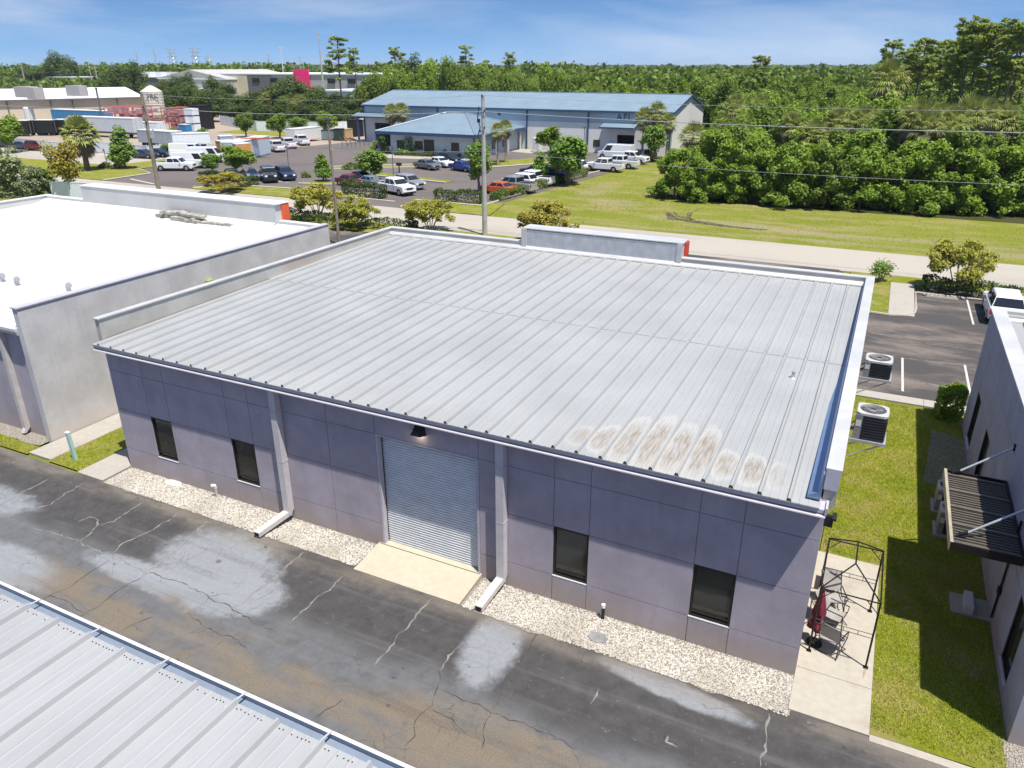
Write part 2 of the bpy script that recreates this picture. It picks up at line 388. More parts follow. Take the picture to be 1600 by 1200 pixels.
M_GRAV = m_gravelmat()
M_LINE = simple('road_marking_white', (.48,.46,.42), .7, var=.15, scale=4, obj=False)
m_silt_crack = simple('crack_silt', (.19,.18,.165), .9, var=.25, scale=5, obj=False)
m_dark_crack = simple('crack_dark', (.055,.045,.04), .9, obj=False)
m_mud = simple('mud_ruts', (.075,.062,.036), .95, var=.6, scale=2, obj=False, bump=.8, bscale=6)

g = MB(); g.quad((-4000,-400,-.06),(3000,-400,-.06),(3000,7000,-.06),(-4000,7000,-.06)); struct('ground', g, M_GRASS)
g = MB(); g.quad((-60,-60,0),(60,-60,0),(60,-1.2,0),(-60,-1.2,0)); struct('alley_pavement', g, M_ALLEY)
g = MB(); g.quad((-300,44.4,-.03),(140,44.4,-.03),(140,52.3,-.03),(-300,52.3,-.03)); struct('road', g, M_ROAD)
# front lots (behind the buildings)
g = MB()
g.quad((-40,20.4,-.025),(45,20.4,-.025),(45,40.0,-.025),(-40,40.0,-.025)); g.quad((5,40.0,-.022),(24.4,40.0,-.022),(22,44.6,-.022),(3,44.6,-.022)); struct('front_parking_lot', g, M_LOT)
# silt filled cracks
def strip(mb, pts, wd, z, rng):
    P = []
    for i in range(len(pts)-1):
        a, b = Vector(pts[i]), Vector(pts[i+1]); n = max(2, int((b-a).length/.12))
        for k in range(n): P.append(a.lerp(b, k/n))
    P.append(Vector(pts[-1])); nrm = Vector((-(P[-1]-P[0]).y, (P[-1]-P[0]).x)).normalized()
    dv = 0
    for i, p in enumerate(P):
        dv = dv*.8 + rng.uniform(-.05,.05); P[i] = p + nrm*dv
    Lf = []; Rt = []
    for i, p in enumerate(P):
        d = P[min(i+1,len(P)-1)] - P[max(i-1,0)]; nn_ = Vector((-d.y, d.x)).normalized() if d.length else nrm
        ww = wd*rng.uniform(.2,1.5)*(.3 if i in (0,len(P)-1) else 1); Lf.append(p+nn_*ww); Rt.append(p-nn_*ww)
    for i in range(len(P)-1):
        mb.quad((Lf[i].x,Lf[i].y,z),(Rt[i].x,Rt[i].y,z),(Rt[i+1].x,Rt[i+1].y,z),(Lf[i+1].x,Lf[i+1].y,z))
LC = [[[4.17,-1.37],[4.18,-2.22],[4.19,-2.86],[4.09,-3.54],[4.22,-4.08]],[[5.55,-1.34],[5.75,-2.29],[5.96,-3.28],[6.01,-4.22]],[[-.45,-1.49],[-.45,-2.36],[-.27,-3.09],[-.46,-3.4]],[[-2.05,-1.96],[-1.95,-2.71],[-1.93,-3.32],[-1.78,-3.91]],[[.49,-4.24],[1.47,-4.2],[2.59,-4.22],[3.61,-4.26],[4.46,-4.19],[6.05,-4.25]],[[2.64,-4.25],[2.64,-3.76],[2.47,-3.26],[2.15,-2.95],[1.74,-2.95],[1.59,-3.36]],[[2.44,-3.21],[2.68,-2.82],[2.53,-2.07],[2.52,-1.49]],[[9.62,-1.35],[9.62,-1.99],[9.71,-2.71],[9.63,-3.38],[9.73,-4.12]],[[11.51,-1.76],[11.6,-2.25],[11.45,-2.88],[11.46,-3.59],[11.5,-4.17]],[[14.44,-1.45],[14.4,-2.14],[14.52,-2.63],[14.42,-3.26],[14.5,-3.76],[14.52,-4.42]],[[16.37,-1.45],[16.3,-2.33],[16.18,-2.97],[16.1,-3.8]],[[23.83,-1.49],[23.88,-1.95],[23.88,-2.39],[23.92,-3.14]],[[19.97,-2.52],[20.04,-2.77],[20.01,-3.1]],[[21.87,-3.19],[21.89,-3.34],[22.19,-3.34]]]
DC = [[[4.51,-4.34],[4.43,-5.27],[4.56,-5.88],[4.37,-6.42],[4.4,-9]],[[6.05,-4.25],[5.95,-5.14],[5.99,-5.96],[5.97,-6.45],[6,-9.4]],[[6.01,-4.22],[7.24,-4.25],[8.24,-4.27],[9.15,-4.31],[10.48,-4.5],[11.38,-4.54]],[[4.29,-6.31],[5.22,-6.34],[5.88,-6.26]],[[7.86,-5.56],[7.64,-5.9],[7.57,-6.29]],[[8.57,-5.07],[9.41,-5.21],[10.42,-5.19],[11.17,-5.37]],[[14.43,-5.61],[14.35,-6.09],[14.2,-6.53]],[[16.1,-3.8],[16.33,-4.32],[16.54,-4.84],[16.47,-5.28],[16.63,-5.78],[16.65,-6.22]],[[17.77,-1.43],[17.83,-2.52],[17.73,-3.41],[17.9,-3.97],[17.96,-4.35],[18.06,-4.94],[18.22,-5.42]],[[16.49,-4.35],[17.26,-4.35],[17.91,-4.34],[18.63,-4.31],[19.37,-4.36],[20.1,-4.44]],[[16.59,-4.92],[17.07,-4.98],[17.66,-5.17]]]
rng = random.Random(5)
g = MB()
for c in LC: strip(g, c, .024, .004, rng)
struct('pavement_cracks_silted', g, m_silt_crack)
g = MB()
for c in DC: strip(g, c, .011, .005, rng)
struct('pavement_cracks_dark', g, m_dark_crack)
# gravel strips, slabs, lawns round the main building
g = MB(); 
def wavy(x0, x1, yb, yt, z, n=60, a=.10, seed=1):
    r_ = random.Random(seed); b = []; off = 0
    for i in range(n+1):
        off = off*.7 + r_.uniform(-a, a); b.append((x0+(x1-x0)*i/n, yb+off*.7, z))
    for i in range(n): g.quad(b[i], b[i+1], (b[i+1][0],yt,z+.02), (b[i][0],yt,z+.02))
wavy(.02, 11.5, -1.22, .06, .012, 50, .10, 3); wavy(15.32, 24.3, -1.36, .06, .012, 44, .12, 7)
wavy(-9.5, -4.85, -.45, .3, .012, 20, .08, 9); wavy(28.75, 32, -1.3, .06, .012, 14, .1, 11)
struct('gravel_bed', g, M_GRAV)
g = MB(); g.box(-1.45,-1.2,-.05,-.03,1.25,.05); g.box(-4.62,-1.0,-.05,-3.3,18,.045); struct('concrete_walk_west', g, M_WALK)
g = MB(); g.quad((-3.3,-1.1,.022),(-1.45,-1.1,.022),(-1.45,18,.022),(-3.3,18,.022)); g.quad((-1.45,1.25,.022),(-.02,1.25,.022),(-.02,18,.022),(-1.45,18,.022))
g.quad((-12,-1.15,.018),(-4.62,-1.1,.018),(-4.62,-.5,.018),(-12,-.42,.018)); struct('lawn_west', g, M_LAWN)
g = MB()
g.box(24.245,-1.19,-.05,26.02,.335,.045); g.box(24.245,.35,-.05,26.02,5.85,.045); struct('concrete_patio', g, M_CONC)
g = MB(); g.quad((24.30,5.86,.02),(26.03,5.86,.02),(26.03,19.5,.02),(24.30,19.5,.02))
g.add([(26.03,-1.12,.02),(28.75,-1.06,.02),(28.86,0,.02),(28.86,19.5,.02),(26.03,19.5,.02)], [(0,1,2,3,4)]); struct('lawn_east', g, M_LAWN)
g = MB(); g.box(26.03,-1.32,-.05,29.5,-1.10,.012); struct('lawn_edge_strip', g, M_KERB)
g = MB(); g.box(27.88,4.45,-.02,28.86,5.4,.06); struct('door_stoop', g, M_WALK)
g = MB(); g.box(24.2,19.6,-.05,27.4,20.4,.06); g.box(27.415,19.6,-.05,34,20.4,.06); struct('sidewalk_north', g, M_WALK)
g = MB(); g.quad((27.3,12.2,.035),(28.86,11.6,.035),(28.86,16.5,.035),(27.7,17.2,.035)); struct('gravel_patch', g, M_GRAV)
# island, walk and verge between lot and road
g = MB(); g.quad((-45,40,.03),(5,40,.03),(3,44.3,.03),(-45,44.3,.03)); g.quad((24.4,33.95,.03),(25.62,33.95,.03),(25.62,44.3,.03),(22.8,44.3,.03)); g.quad((25.62,42.2,.03),(60,40.0,.03),(60,44.4,.03),(25.62,44.4,.03)); struct('lawn_road_verge', g, M_LAWN)
g = MB(); g.box(25.63,34.05,-.05,27.1,42.2,.05); struct('front_walk', g, M_WALK)
g = MB(); g.tube([(24.2,33.95,.03),(25.7,33.8,.03),(26.6,34.1,.03),(27.1,34.9,.03),(27.18,36,.03),(27.18,40.0,.03),(34,40.0,.03)], .085, 6); struct('kerb', g, M_KERB)
g = MB(); g.quad((27.3,39.9,.034),(60,39.9,.034),(60,42.3,.034),(27.3,42.3,.034)); struct('mulch_bed', g, simple('mulch', (.11,.085,.065), .95, var=.4, scale=3, obj=False, bump=.6, bscale=8))
g = MB()
def line(x0,y0,x1,y1,wd=.11,z=-.016):
    a = Vector((x0,y0)); b = Vector((x1,y1)); d = (b-a).normalized(); n = Vector((-d.y,d.x))*wd/2
    g.quad((a.x+n.x,a.y+n.y,z),(a.x-n.x,a.y-n.y,z),(b.x-n.x,b.y-n.y,z),(b.x+n.x,b.y+n.y,z))
line(26.5,26.1,26.55,21.2); line(29.4,26.4,29.42,21.2); line(32.2,26.4,32.25,21.2); line(30.24,39.8,30.26,34.1); line(33.1,39.8,33.1,34.1); line(23.6,26.1,23.6,21.2)
struct('parking_markings', g, M_LINE)
rng = random.Random(8)
g = MB(); strip(g, [(24.5,26.4),(26.5,26.15),(28,26.2),(29.4,26.4)], .04, -.018, rng); strip(g, [(26.6,22.9),(28,22.8),(29.4,22.75)], .04, -.018, rng); strip(g, [(24.6,30),(27,29.2),(30,29.0)], .03, -.018, rng); struct('lot_cracks', g, m_silt_crack)
# the ground across the road
g = MB(); g.quad((-110,54.8,-.03),(-15,54.8,-.03),(-10.2,115,-.03),(-110,115,-.03)); g.quad((-70.5,52.2,-.031),(-54,52.2,-.031),(-57,55,-.031),(-70.5,55,-.031)); g.quad((-34,52.2,-.031),(-23,52.2,-.031),(-24.5,55,-.031),(-33,55,-.031)); struct('business_parking_lot', g, M_FARLOT)
g = MB(); g.quad((-260,77,-.02),(-84,75.5,-.02),(-74,115,-.02),(-74,150,-.02)); g.quad((-260,77,-.021),(-74,150,-.021),(-120,190,-.021),(-260,190,-.021)); struct('storage_yard', g, M_YARD)
g = MB(); g.quad((-140,64.5,-.027),(-84,64,-.027),(-84,75.4,-.027),(-140,76,-.027)); struct('gravel_drive', g, M_ROAD)
g = MB()
def island(pts, z=.03):
    g.add([(p[0],p[1],z) for p in pts], [tuple(range(len(pts)))])
island([(-150,52.3),(-70.6,52.3),(-70.8,60),(-77,63),(-84,64.2),(-150,64.2)])
island([(-84,64.2),(-77,63),(-75,74.5),(-84,75)])
island([(-54,52.3),(-34,52.3),(-33,55.5),(-31,58.5),(-49,57.0),(-54,55)]); island([(-23,52.3),(-12,52.3),(-14,60),(-24,57.2)])
island([(-52,74),(-40,83.5),(-42,86),(-53,77)]); island([(-32,85),(-22,101),(-27,106),(-36,92)]); island([(-42,72.5),(-28,70.5),(-28,72.5),(-41,75)]); island([(-45,61.5),(-40.5,62.5),(-41,65.5),(-45,65)])
island([(-118,118),(-88,116),(-92,130),(-120,136)])
struct('planting_islands', g, M_LAWN)
g = MB()
for pts in ([(-54,52.4),(-53.6,55),(-49,57.1),(-31,58.6),(-30.6,57.6),(-33,55.5),(-34,52.4)],[(-70.6,52.3),(-70.8,60),(-77,63)],[(-52,74),(-40,83.5),(-42,86),(-53,77),(-52,74)],[(-32,85),(-22,101)],[(-15.4,57),(-15.2,75),(-14.2,89),(-10.9,113)],[(-42,72.5),(-28,70.5)],[(-23,52.4),(-24,57.2)],[(-45,61.5),(-40.5,62.5),(-41,65.5)],[(-24,57.2),(-15.4,57)]):
    g.tube([(p[0],p[1],.04) for p in pts], .13, 5)
struct('kerb_far', g, M_KERB)
g = MB(); g.quad((-57,91,-.012),(-38,93.5,-.012),(-36.5,99,-.012),(-56,97.5,-.012)); g.quad((-38,110,-.012),(-30,107.5,-.012),(-30,114,-.012),(-38,115,-.012)); struct('office_walk', g, M_WALK)
g = MB(); line(-69,55.2,-62,53.2,.35,-.02); line(-50.6,57.6,-46,57.2,.3,-.02); line(-33,56.2,-26,55.8,.3,-.02); line(-52,63,-47,62,.2,-.02); struct('stop_bars', g, M_LINE)
g = MB(); rng = random.Random(3)
for pts, ww in (([(3.6,62.5),(5.0,60.0),(7.2,58.6),(10.5,57.8),(14.5,57.7)],.40),([(4.6,63.4),(5.6,61.2),(7.6,59.3),(11,58.2)],.28),([(6.4,67.2),(6.0,64),(6.4,61.2),(7.2,59.5)],.16),([(3.9,61.5),(4.6,59.4),(5.8,58.6)],.32)): 
    for _k in range(3):
        o_ = rng.uniform(-.25,.25); i0 = rng.choice((0,0,1)); pp = [(p_[0]+o_,p_[1]+o_*.8) for p_ in pts[i0:]]
        if len(pp) > 1: strip(g, pp, ww*rng.uniform(.25,.6), -.045-.002*_k, rng)
struct('tyre_ruts', g, m_mud)
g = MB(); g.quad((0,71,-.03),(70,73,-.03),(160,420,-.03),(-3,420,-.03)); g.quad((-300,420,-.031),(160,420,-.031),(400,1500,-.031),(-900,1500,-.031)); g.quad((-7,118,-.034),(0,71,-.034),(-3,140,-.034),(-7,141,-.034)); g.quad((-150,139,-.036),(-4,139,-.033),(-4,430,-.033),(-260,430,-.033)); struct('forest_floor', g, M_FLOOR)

# ------------------------------------------------------------------ main building
W_, D_ = 24.24, 18.2
def roof_stains(M, col):
    x, y, z = M.sep()
    u = M.math('FRACT', M.math('DIVIDE', M.math('SUBTRACT', x, .41), .64))
    du = M.math('ABSOLUTE', M.math('SUBTRACT', u, .52))
    pn = M.n('ShaderNodeTexWhiteNoise', noise_dimensions='1D'); M.l(M.math('FLOOR', M.math('DIVIDE', M.math('SUBTRACT', x, .41), .64)), pn.inputs['W'])
    n = M.noise(3.2, 6, .7, stretch=(1.4,.7,1))
    ps = M.n('ShaderNodeSeparateColor'); M.l(pn.outputs['Color'], ps.inputs[0])
    bell = M.math('MULTIPLY', M.ramp(x, 17.4, 19.6, .35, 1), M.ramp(x, 23.4, 20.6, .45, 1))
    ln = M.math('MULTIPLY', bell, M.math('ADD', .75, M.math('MULTIPLY', ps.outputs[0], 1.2)))
    dy = M.math('DIVIDE', M.math('ABSOLUTE', M.math('SUBTRACT', y, M.math('ADD', .25, M.math('MULTIPLY', ln, .45)))), ln)
    d = M.math('ADD', M.math('ADD', M.math('POWER', M.math('MULTIPLY', du, 2.25), 4.0), M.math('MULTIPLY', dy, dy)), M.math('MULTIPLY', M.math('SUBTRACT', n, .5), 1.3))
    zone = M.math('MULTIPLY', M.ramp(x, 17.2, 18.6), M.ramp(x, 23.6, 22.6))
    halo = M.math('MULTIPLY', M.ramp(d, 1.5, .95), zone); core = M.math('MULTIPLY', M.ramp(d, 1.1, .05), zone)
    col = M.mix(M.math('MULTIPLY', halo, .5), col, (.46,.445,.41)); fine = M.noise(6, 4, .65, stretch=(4,.35,1))
    col = M.mix(M.math('MULTIPLY', core, M.ramp(fine, .34, .68, .15, .8)), col, (.20,.145,.095))
    # light eave staining along the rest
    e = M.math('MULTIPLY', M.ramp(y, 1.0, -.3), M.ramp(M.noise(1.6, 4, .6, stretch=(1.6,.4,1)), .5, .75))
    return M.mix(M.math('MULTIPLY', e, .55), col, (.36,.32,.27))
m_roof = metal_roof('galvalume_roof', (.325,.33,.326), .55, .05, (.5,8,1), roof_stains)
m_roof_fg = metal_roof('galvalume_roof_pale', (.33,.332,.33), .55, .05)
m_roof_r = metal_roof('galvalume_roof_side', (.32,.325,.325), .55, .05)
m_gutter = simple('gutter_metal_sky_tint', (.27,.32,.40), .3, .3, var=.06)  # bluish base colour stands in for sky mirrored in the trough
m_par = simple('parapet_flashing', (.42,.415,.40), .45, .25, var=.14, scale=.7, obj=False)
m_par_beige = NT('parapet_flashing_stained')
_n = m_par_beige.noise(.5, 5, .65); _c = m_par_beige.mix(m_par_beige.ramp(_n, .35, .65), (.42,.40,.36), (.52,.50,.46))
_c = m_par_beige.mix(m_par_beige.math('MULTIPLY', m_par_beige.ramp(m_par_beige.noise(2, 5, .7), .5, .62), m_par_beige.math('MULTIPLY', m_par_beige.ramp(m_par_beige.sep()[1], 8.5, 10), m_par_beige.ramp(m_par_beige.sep()[1], 14, 12))), _c, (.55,.36,.28))
m_par_beige.base(_c); m_par_beige.rough(.5, .2); m_par_beige = m_par_beige.m

mainb = thing('main_building', 'lavender grey stucco building with a ribbed metal roof and a roll-up door, nearest the camera', 'building', (12.1, 9.1, 0))
def panel_wall(mb, xs, zs, holes, y0, y1, gap=.019, skip=()):
    for i in range(len(xs)-1):
        for k in range(len(zs)-1):
            if any(h[0] < (xs[i]+xs[i+1])/2 < h[1] and h[2] < (zs[k]+zs[k+1])/2 < h[3] for h in holes): continue
            mb.box(xs[i]+gap/2, y0, zs[k]+gap/2, xs[i+1]-gap/2, y1, zs[k+1]-gap/2)
ZS = [-.1, .88, 2.52, 4.06, 4.97]
WIN = [(1.72,2.76),(5.62,6.67),(17.57,18.61),(21.46,22.52)]
DOOR = (11.72, 15.25, 4.06)
wl = MB()
panel_wall(wl, [0,1.72,2.76,5.62,6.67,9.9,11.72,15.25,17.57,18.61,21.46,22.52,24.24], ZS, [(a,b,.88,2.52) for a,b in WIN]+[(DOOR[0],DOOR[1],-.2,4.06)], 0, .10)
# backing behind the grooves (with holes)
xs = sorted(set([.005,24.235]+[q for a in WIN for q in a]+[DOOR[0],DOOR[1]]))
for i in range(len(xs)-1):
    xm = (xs[i]+xs[i+1])/2
    hole = [(.88,2.52)] if any(a<xm<b for a,b in WIN) else ([(-.2,4.06)] if DOOR[0]<xm<DOOR[1] else [])
    zz = -.1
    for h0,h1 in hole:
        if h0 > zz: wl.box(xs[i],.022,zz,xs[i+1],.2,h0)
        zz = h1
    wl.box(xs[i],.022,zz,xs[i+1],.2,4.96)
# other three sides
wl.box(0,.201,-.1,.2,18.0,5.10); wl.box(24.04,.201,-.1,24.24,18.0,5.10); wl.box(0,18.001,-.1,24.24,18.2,5.5)
wl.box(24.041,.0,4.98,24.239,.2,5.15); wl.box(0.001,.0,4.98,.199,.2,5.15)
ow = wl.build('wall', m_wall, mainb)
for k in (2,3): g = MB(); g.box(WIN[k][0]+.012,-.006,-.1,WIN[k][1]-.012,.05,.868); g.build('textured_panel', m_wall_rough, mainb)
for a, b in WIN:
    f = MB(); t = .06
    for q in ((a,.03,.89,a+t,.12,2.51),(b-t,.03,.89,b,.12,2.51),(a+t,.031,.89,b-t,.119,.89+t),(a+t,.031,2.51-t,b-t,.119,2.51)): f.box(*q)
    f.box(a+t,.05,.95+.10,b-t,.10,.95+.13)
    fo = f.build('window', m_bronze, mainb)
    p = MB(); p.box(a+.05,.085,.93,b-.05,.098,2.47); p.build('pane', m_glass, fo)
    s = MB(); s.box(a-.005,-.012,.862,b+.005,.035,.885); s.build('sill', m_spout, fo)
# roll-up door
dr = MB(); n = 44
pr = []
for i in range(n):
    z0 = .16 + i*(3.86/n); h = 3.86/n
    pr += [(.250,z0),(.198,z0+h*.22),(.198,z0+h*.55),(.250,z0+h*.85)]
pr.append((.250,.16+3.86)); pr += [(.30,.16+3.86),(.30,.16)]
dr.extx(pr, 11.80, 15.17)
m_door = simple('roll_door_steel', (.70,.72,.73), .45, .1, var=.05)
do = dr.build('roll_up_door', m_door, mainb)
g = MB(); g.box(11.80,.19,.10,15.17,.26,.165); g.build('bottom_bar', m_galv, do)
g = MB(); g.box(11.722,.0,-.05,11.80,.35,4.05); g.box(15.17,.0,-.05,15.248,.35,4.05); g.box(11.80,.0,4.0,15.17,.36,4.055); g.box(11.70,.36,-.1,15.27,.40,4.1); g.build('door_jamb', m_trim, mainb)
g = MB(); g.box(11.80,.19,.16,11.825,.31,4.0); g.box(15.145,.19,.16,15.17,.31,4.0); split_build(g, 'door_track', m_black, do)
# roof sheets with ribs
def ribbed(mb, x0, x1, ya, za, yb, zb, first, pitch, rh=.085, rw=.12, minor=True, dz=0.0, lipdir=-1):
    """roof sheet between two y lines; trapezoid ribs run along y"""
    prof = [(x0,0)]; x = first
    while x < x1-.05:
        if x-rw/2 > x0: prof += [(x-rw/2,0),(x-rw*.22,rh),(x+rw*.22,rh),(x+rw/2,0)]
        if minor:
            for q in (.36,.66):
                xm = x+pitch*q
                if xm+.03 < x1: prof += [(xm-.025,0),(xm-.010,.007),(xm+.010,.007),(xm+.025,0)]
        x += pitch
    prof.append((x1,0))
    n = len(prof)
    top = [(p[0],ya,za+p[1]+dz) for p in prof]+[(p[0],yb,zb+p[1]+dz) for p in prof]
    mb.add(top, [(i,i+1,n+i+1,n+i) for i in range(n-1)])
    low = [(x0,ya,za+dz),(x1,ya,za+dz),(x1,yb,zb+dz),(x0,yb,zb+dz)]
    mb.hexa([(a[0],a[1],a[2]-.03) for a in low], [(a[0],a[1],a[2]-.004) for a in low])
rz = lambda y: 5.19 + (y+.38)/18.3*.41
r1 = MB(); ribbed(r1, .06, 24.10, -.465, rz(-.465), 8.6, rz(8.6), .41, .64); ribbed(r1, .0, 24.10, 8.45, rz(8.45), 18.02, rz(18.02), .41, .64, dz=.007)
ro = r1.build('roof', m_roof, mainb)
x = .41
while x < 24.0: c = MB(); c.add([(x-.028,-.467,rz(-.465)+.006),(x+.028,-.467,rz(-.465)+.006),(x+.014,-.467,rz(-.465)+.055),(x-.014,-.467,rz(-.465)+.055)], [(0,1,2,3)]); c.build('rib_closure', m_darkgrey, ro); x += .64
c = MB(); rr = random.Random(2); x = .2
while x < 24.0:
    if rr.random() < .8: c.box(x-.013,8.40,rz(8.42)+.006,x+.013,8.426,rz(8.42)+.016)
    x += .16
c.box(.1,8.436,rz(8.44)-.01,24.05,8.45,rz(8.44)+.0125)
c.build('lap_seam', simple('sealant_grey', (.27,.27,.27), .8), ro)
v = MB(); vx, vy = 22.62, 6.75; v.lathe([(.10,0),(.07,.03),(.045,.09),(.045,.18),(.06,.19),(.06,.22),(.0,.23)], (vx,vy,rz(vy)), 14); v.build('vent_pipe', m_galv, ro)
# gutter, lip and downspouts
gt = MB(); gt.extx([(-.0,5.13),(-.36,5.14),(-.41,5.145),(-.42,5.14),(-.42,5.05),(-.41,5.04),(-.0,5.02)], .12, 24.22)
go = gt.build('gutter', m_trim, mainb)
gl = MB(); gl.extx([(-.0,5.0),(-.41,5.01),(-.475,4.995),(-.48,4.965),(-.43,4.95),(-.0,4.95)], .08, 24.25); gl.build('gutter_lip', m_spout, go)
ge = MB(); ge.box(.09,-.43,4.99,.118,.0,5.15); ge.build('gutter_end', m_trim, go); ge = MB(); ge.box(24.222,-.45,5.03,24.27,-.05,5.20); ge.build('gutter_end', m_trim, go)
for x in (7.88, 15.92):
    s = MB(); s.extx([(-.02,4.96),(-.27,4.96),(-.27,.46),(-.30,.36),(-.16,.25),(-.12,.36),(-.02,.46)], x, x+.24)
    so_ = s.build('downspout', m_spout, mainb)
    e = MB(); dx = -1.1 if x < 10 else -.4
    b0 = Vector((x+.12,-.2,.36)); b1 = Vector((x+.12+dx*.25,-1.42,.13))
    wv_ = .12
    e.hexa([(b0.x-wv_,b0.y,b0.z-.08),(b0.x+wv_,b0.y,b0.z-.08),(b1.x+wv_,b1.y,b1.z-.07),(b1.x-wv_,b1.y,b1.z-.07)][::-1],[(b0.x-wv_,b0.y,b0.z+.09),(b0.x+wv_,b0.y,b0.z+.09),(b1.x+wv_,b1.y,b1.z+.09),(b1.x-wv_,b1.y,b1.z+.09)][::-1])
    e.build('downspout_kickout', m_spout_lit, so_)
    e = MB(); e.box(b1.x-.09,b1.y-.006,b1.z-.05,b1.x+.09,b1.y-.002,b1.z+.07); e.build('outlet', m_dark, so_)
    for z in (2.3,4.1): e = MB(); e.box(x-.008,-.274,z,x+.248,-.0,z+.03); e.build('strap', m_trim, so_)
# parapets
p = MB(); p.box(-.20,.02,4.9,-.001,18.35,5.94); p.box(24.12,.02,4.95,24.36,18.35,5.94); p.box(0,18.05,5.0,8.08,18.35,5.94); p.box(16.2,18.05,5.0,24.12,18.35,5.94)
split_build(p, 'parapet', m_par_beige, mainb)
p = MB(); p.box(24.37,.03,5.0,24.40,18.3,5.9); p.build('side_fascia', m_wall, mainb)
p = MB(); p.box(-.235,-.03,5.94,.045,18.40,5.985); p.box(24.085,-.03,5.94,24.42,18.40,5.985); p.box(.045,18.02,5.941,8.06,18.40,5.984); p.box(16.22,18.02,5.941,24.085,18.40,5.984)
split_build(p, 'coping', m_cap, mainb)
p = MB(); p.box(24.10,-.035,5.45,24.40,.009,5.93); p.build('parapet_return', m_trim, mainb)
p = MB(); p.exty([(24.085,5.9),(24.06,5.9),(24.0,rz(0)+.22),(23.80,rz(0)+.12),(23.80,rz(0)+.05),(24.085,rz(0)+.05)], -.2, 17.9); p.build('roof_edge_flashing', simple('flashing_sky_tint', (.19,.27,.41), .35, .4, var=.06), mainb)  # blue of the reflected sky is painted into the flashing colour
p = MB(); p.extx([(18.05,5.78),(17.98,5.80),(17.86,5.68),(17.84,5.63),(18.05,5.63)], .0, 24.05); p.build('ridge_flashing', m_cap, mainb)
rs = MB(); rs.box(8.08,18.36,4.6,16.2,18.95,6.62); rs.box(8.30,18.0,5.6,16.0,18.359,6.60); rs_o = rs.build('raised_parapet', m_galv, mainb)
q = MB(); q.box(8.02,17.93,5.62,8.299,18.40,6.64); q.box(16.001,17.93,5.62,16.22,18.40,6.64); q.box(8.02,17.97,6.641,16.26,19.0,6.69); q.build('parapet_end', m_cap, rs_o)
q = MB(); q.box(16.201,18.42,4.5,16.30,18.99,6.60); q.box(8.0,18.951,4.5,16.30,19.02,6.60); q.build('sign_band', m_red, rs_o)
q = MB()
for x in (10.1,12.1,14.1): q.box(x,17.992,5.7,x+.02,18.0,6.6)
q.build('flashing_seam', m_trim, rs_o)
# wall lamp over the door
lp = MB(); lx = 13.36
lp.add(*(lambda vs: (vs, [(0,1,2,3),(4,7,6,5),(0,4,5,1),(1,5,6,2),(2,6,7,3),(3,7,4,0)]))([(lx-.17,-.30,4.48),(lx+.17,-.30,4.48),(lx+.19,.0,4.40),(lx-.19,.0,4.40),(lx-.12,-.22,4.60),(lx+.12,-.22,4.60),(lx+.15,.0,4.72),(lx-.15,.0,4.72)]))
lo = lp.build('wall_lamp', m_black, mainb)
e = MB(); e.box(lx-.1,-.2,4.425,lx+.1,-.05,4.44)
M = NT('lamp_lens'); M.base((.9,.85,.7)); M.b.inputs['Emission Color'].default_value = (1,.86,.6,1); M.b.inputs['Emission Strength'].default_value = 2.5; e.build('lens', M.m, lo)
ld = bpy.data.lights.new('wall_lamp_light', 'POINT'); ld.energy = 1.6; ld.color = (1,.84,.6); ld.shadow_soft_size = .06
lob = bpy.data.objects.new('wall_lamp_light', ld); COL.objects.link(lob); lob.location = (lx,-.16,4.36)
# back side door windows (seen only from aside) and small east wall lamp
g = MB(); g.box(24.241,.9,3.95,24.44,1.0,4.25); g.box(24.40,.8,4.20,24.50,1.12,4.26); g.build('side_wall_light', m_black, mainb)
# ramp
g = MB(); 
g.add([(11.57,.28,-.05),(15.29,.28,-.05),(15.29,-1.38,-.05),(11.57,-1.38,-.05),(11.57,.28,.16),(15.29,.28,.16),(15.29,-.02,.15),(11.57,-.02,.15),(15.29,-1.38,.03),(11.57,-1.38,.03)],
      [(0,1,2,3),(4,7,6,5),(7,9,8,6),(0,4,5,1),(3,2,8,9),(1,5,6,8,2),(0,3,9,7,4)]); struct('door_ramp', g, M_RAMP)
g = MB(); g.quad((11.6,-.055,.1535),(15.26,-.055,.1535),(15.26,-.03,.1555),(11.6,-.03,.1555)); struct('ramp_joint', g, m_dark_crack)

# ------------------------------------------------------------------ west neighbour with the white roof
wb = thing('white_roof_building', 'pale grey stucco building with a flat white membrane roof, left of the main building', 'building', (-17, 9, 0))
M = NT('white_membrane'); n1 = M.noise(.35, 6, .62); n2 = M.noise(1.6, 5, .6, stretch=(1,.5,1)); col = M.mix(M.ramp(n1, .35, .7), (.58,.57,.555), (.52,.51,.495))
k = M.ell(-13.5, 14.2, 5.0, .8, n2, .6, .62); col = M.mix(M.math('MULTIPLY', k, M.ramp(n2, .4, .6, .0, .55)), col, (.46,.47,.50)); sm_ = M.math('PINGPONG', M.math('ADD', M.sep()[1], M.math('MULTIPLY', n1, .05)), .95); col = M.mix(M.ramp(sm_, .03, .0, 0, .35), col, (.40,.39,.38))
col = M.mix(M.ramp(M.noise(.9, 6, .7), .58, .75, 0, .5), col, (.42,.40,.37)); M.base(col); M.rough(.75, 0, .3); M.bump(n2, .15, .03); m_memb = M.m
g = MB(); g.box(-29.6,.2,-.1,-4.96,18.0,4.74); g.build('wall', m_wall, wb)
g = MB(); g.box(-4.96,.0,-.1,-4.67,18.4,5.68); g.build('side_wall', m_wall_l, wb)
g = MB(); g.box(-29.9,.0,-.1,-29.601,18.4,5.66); g.box(-29.6,18.001,-.1,-4.961,18.4,5.62); g.box(-25.45,17.9,5.0,-8.15,18.6,6.62); 
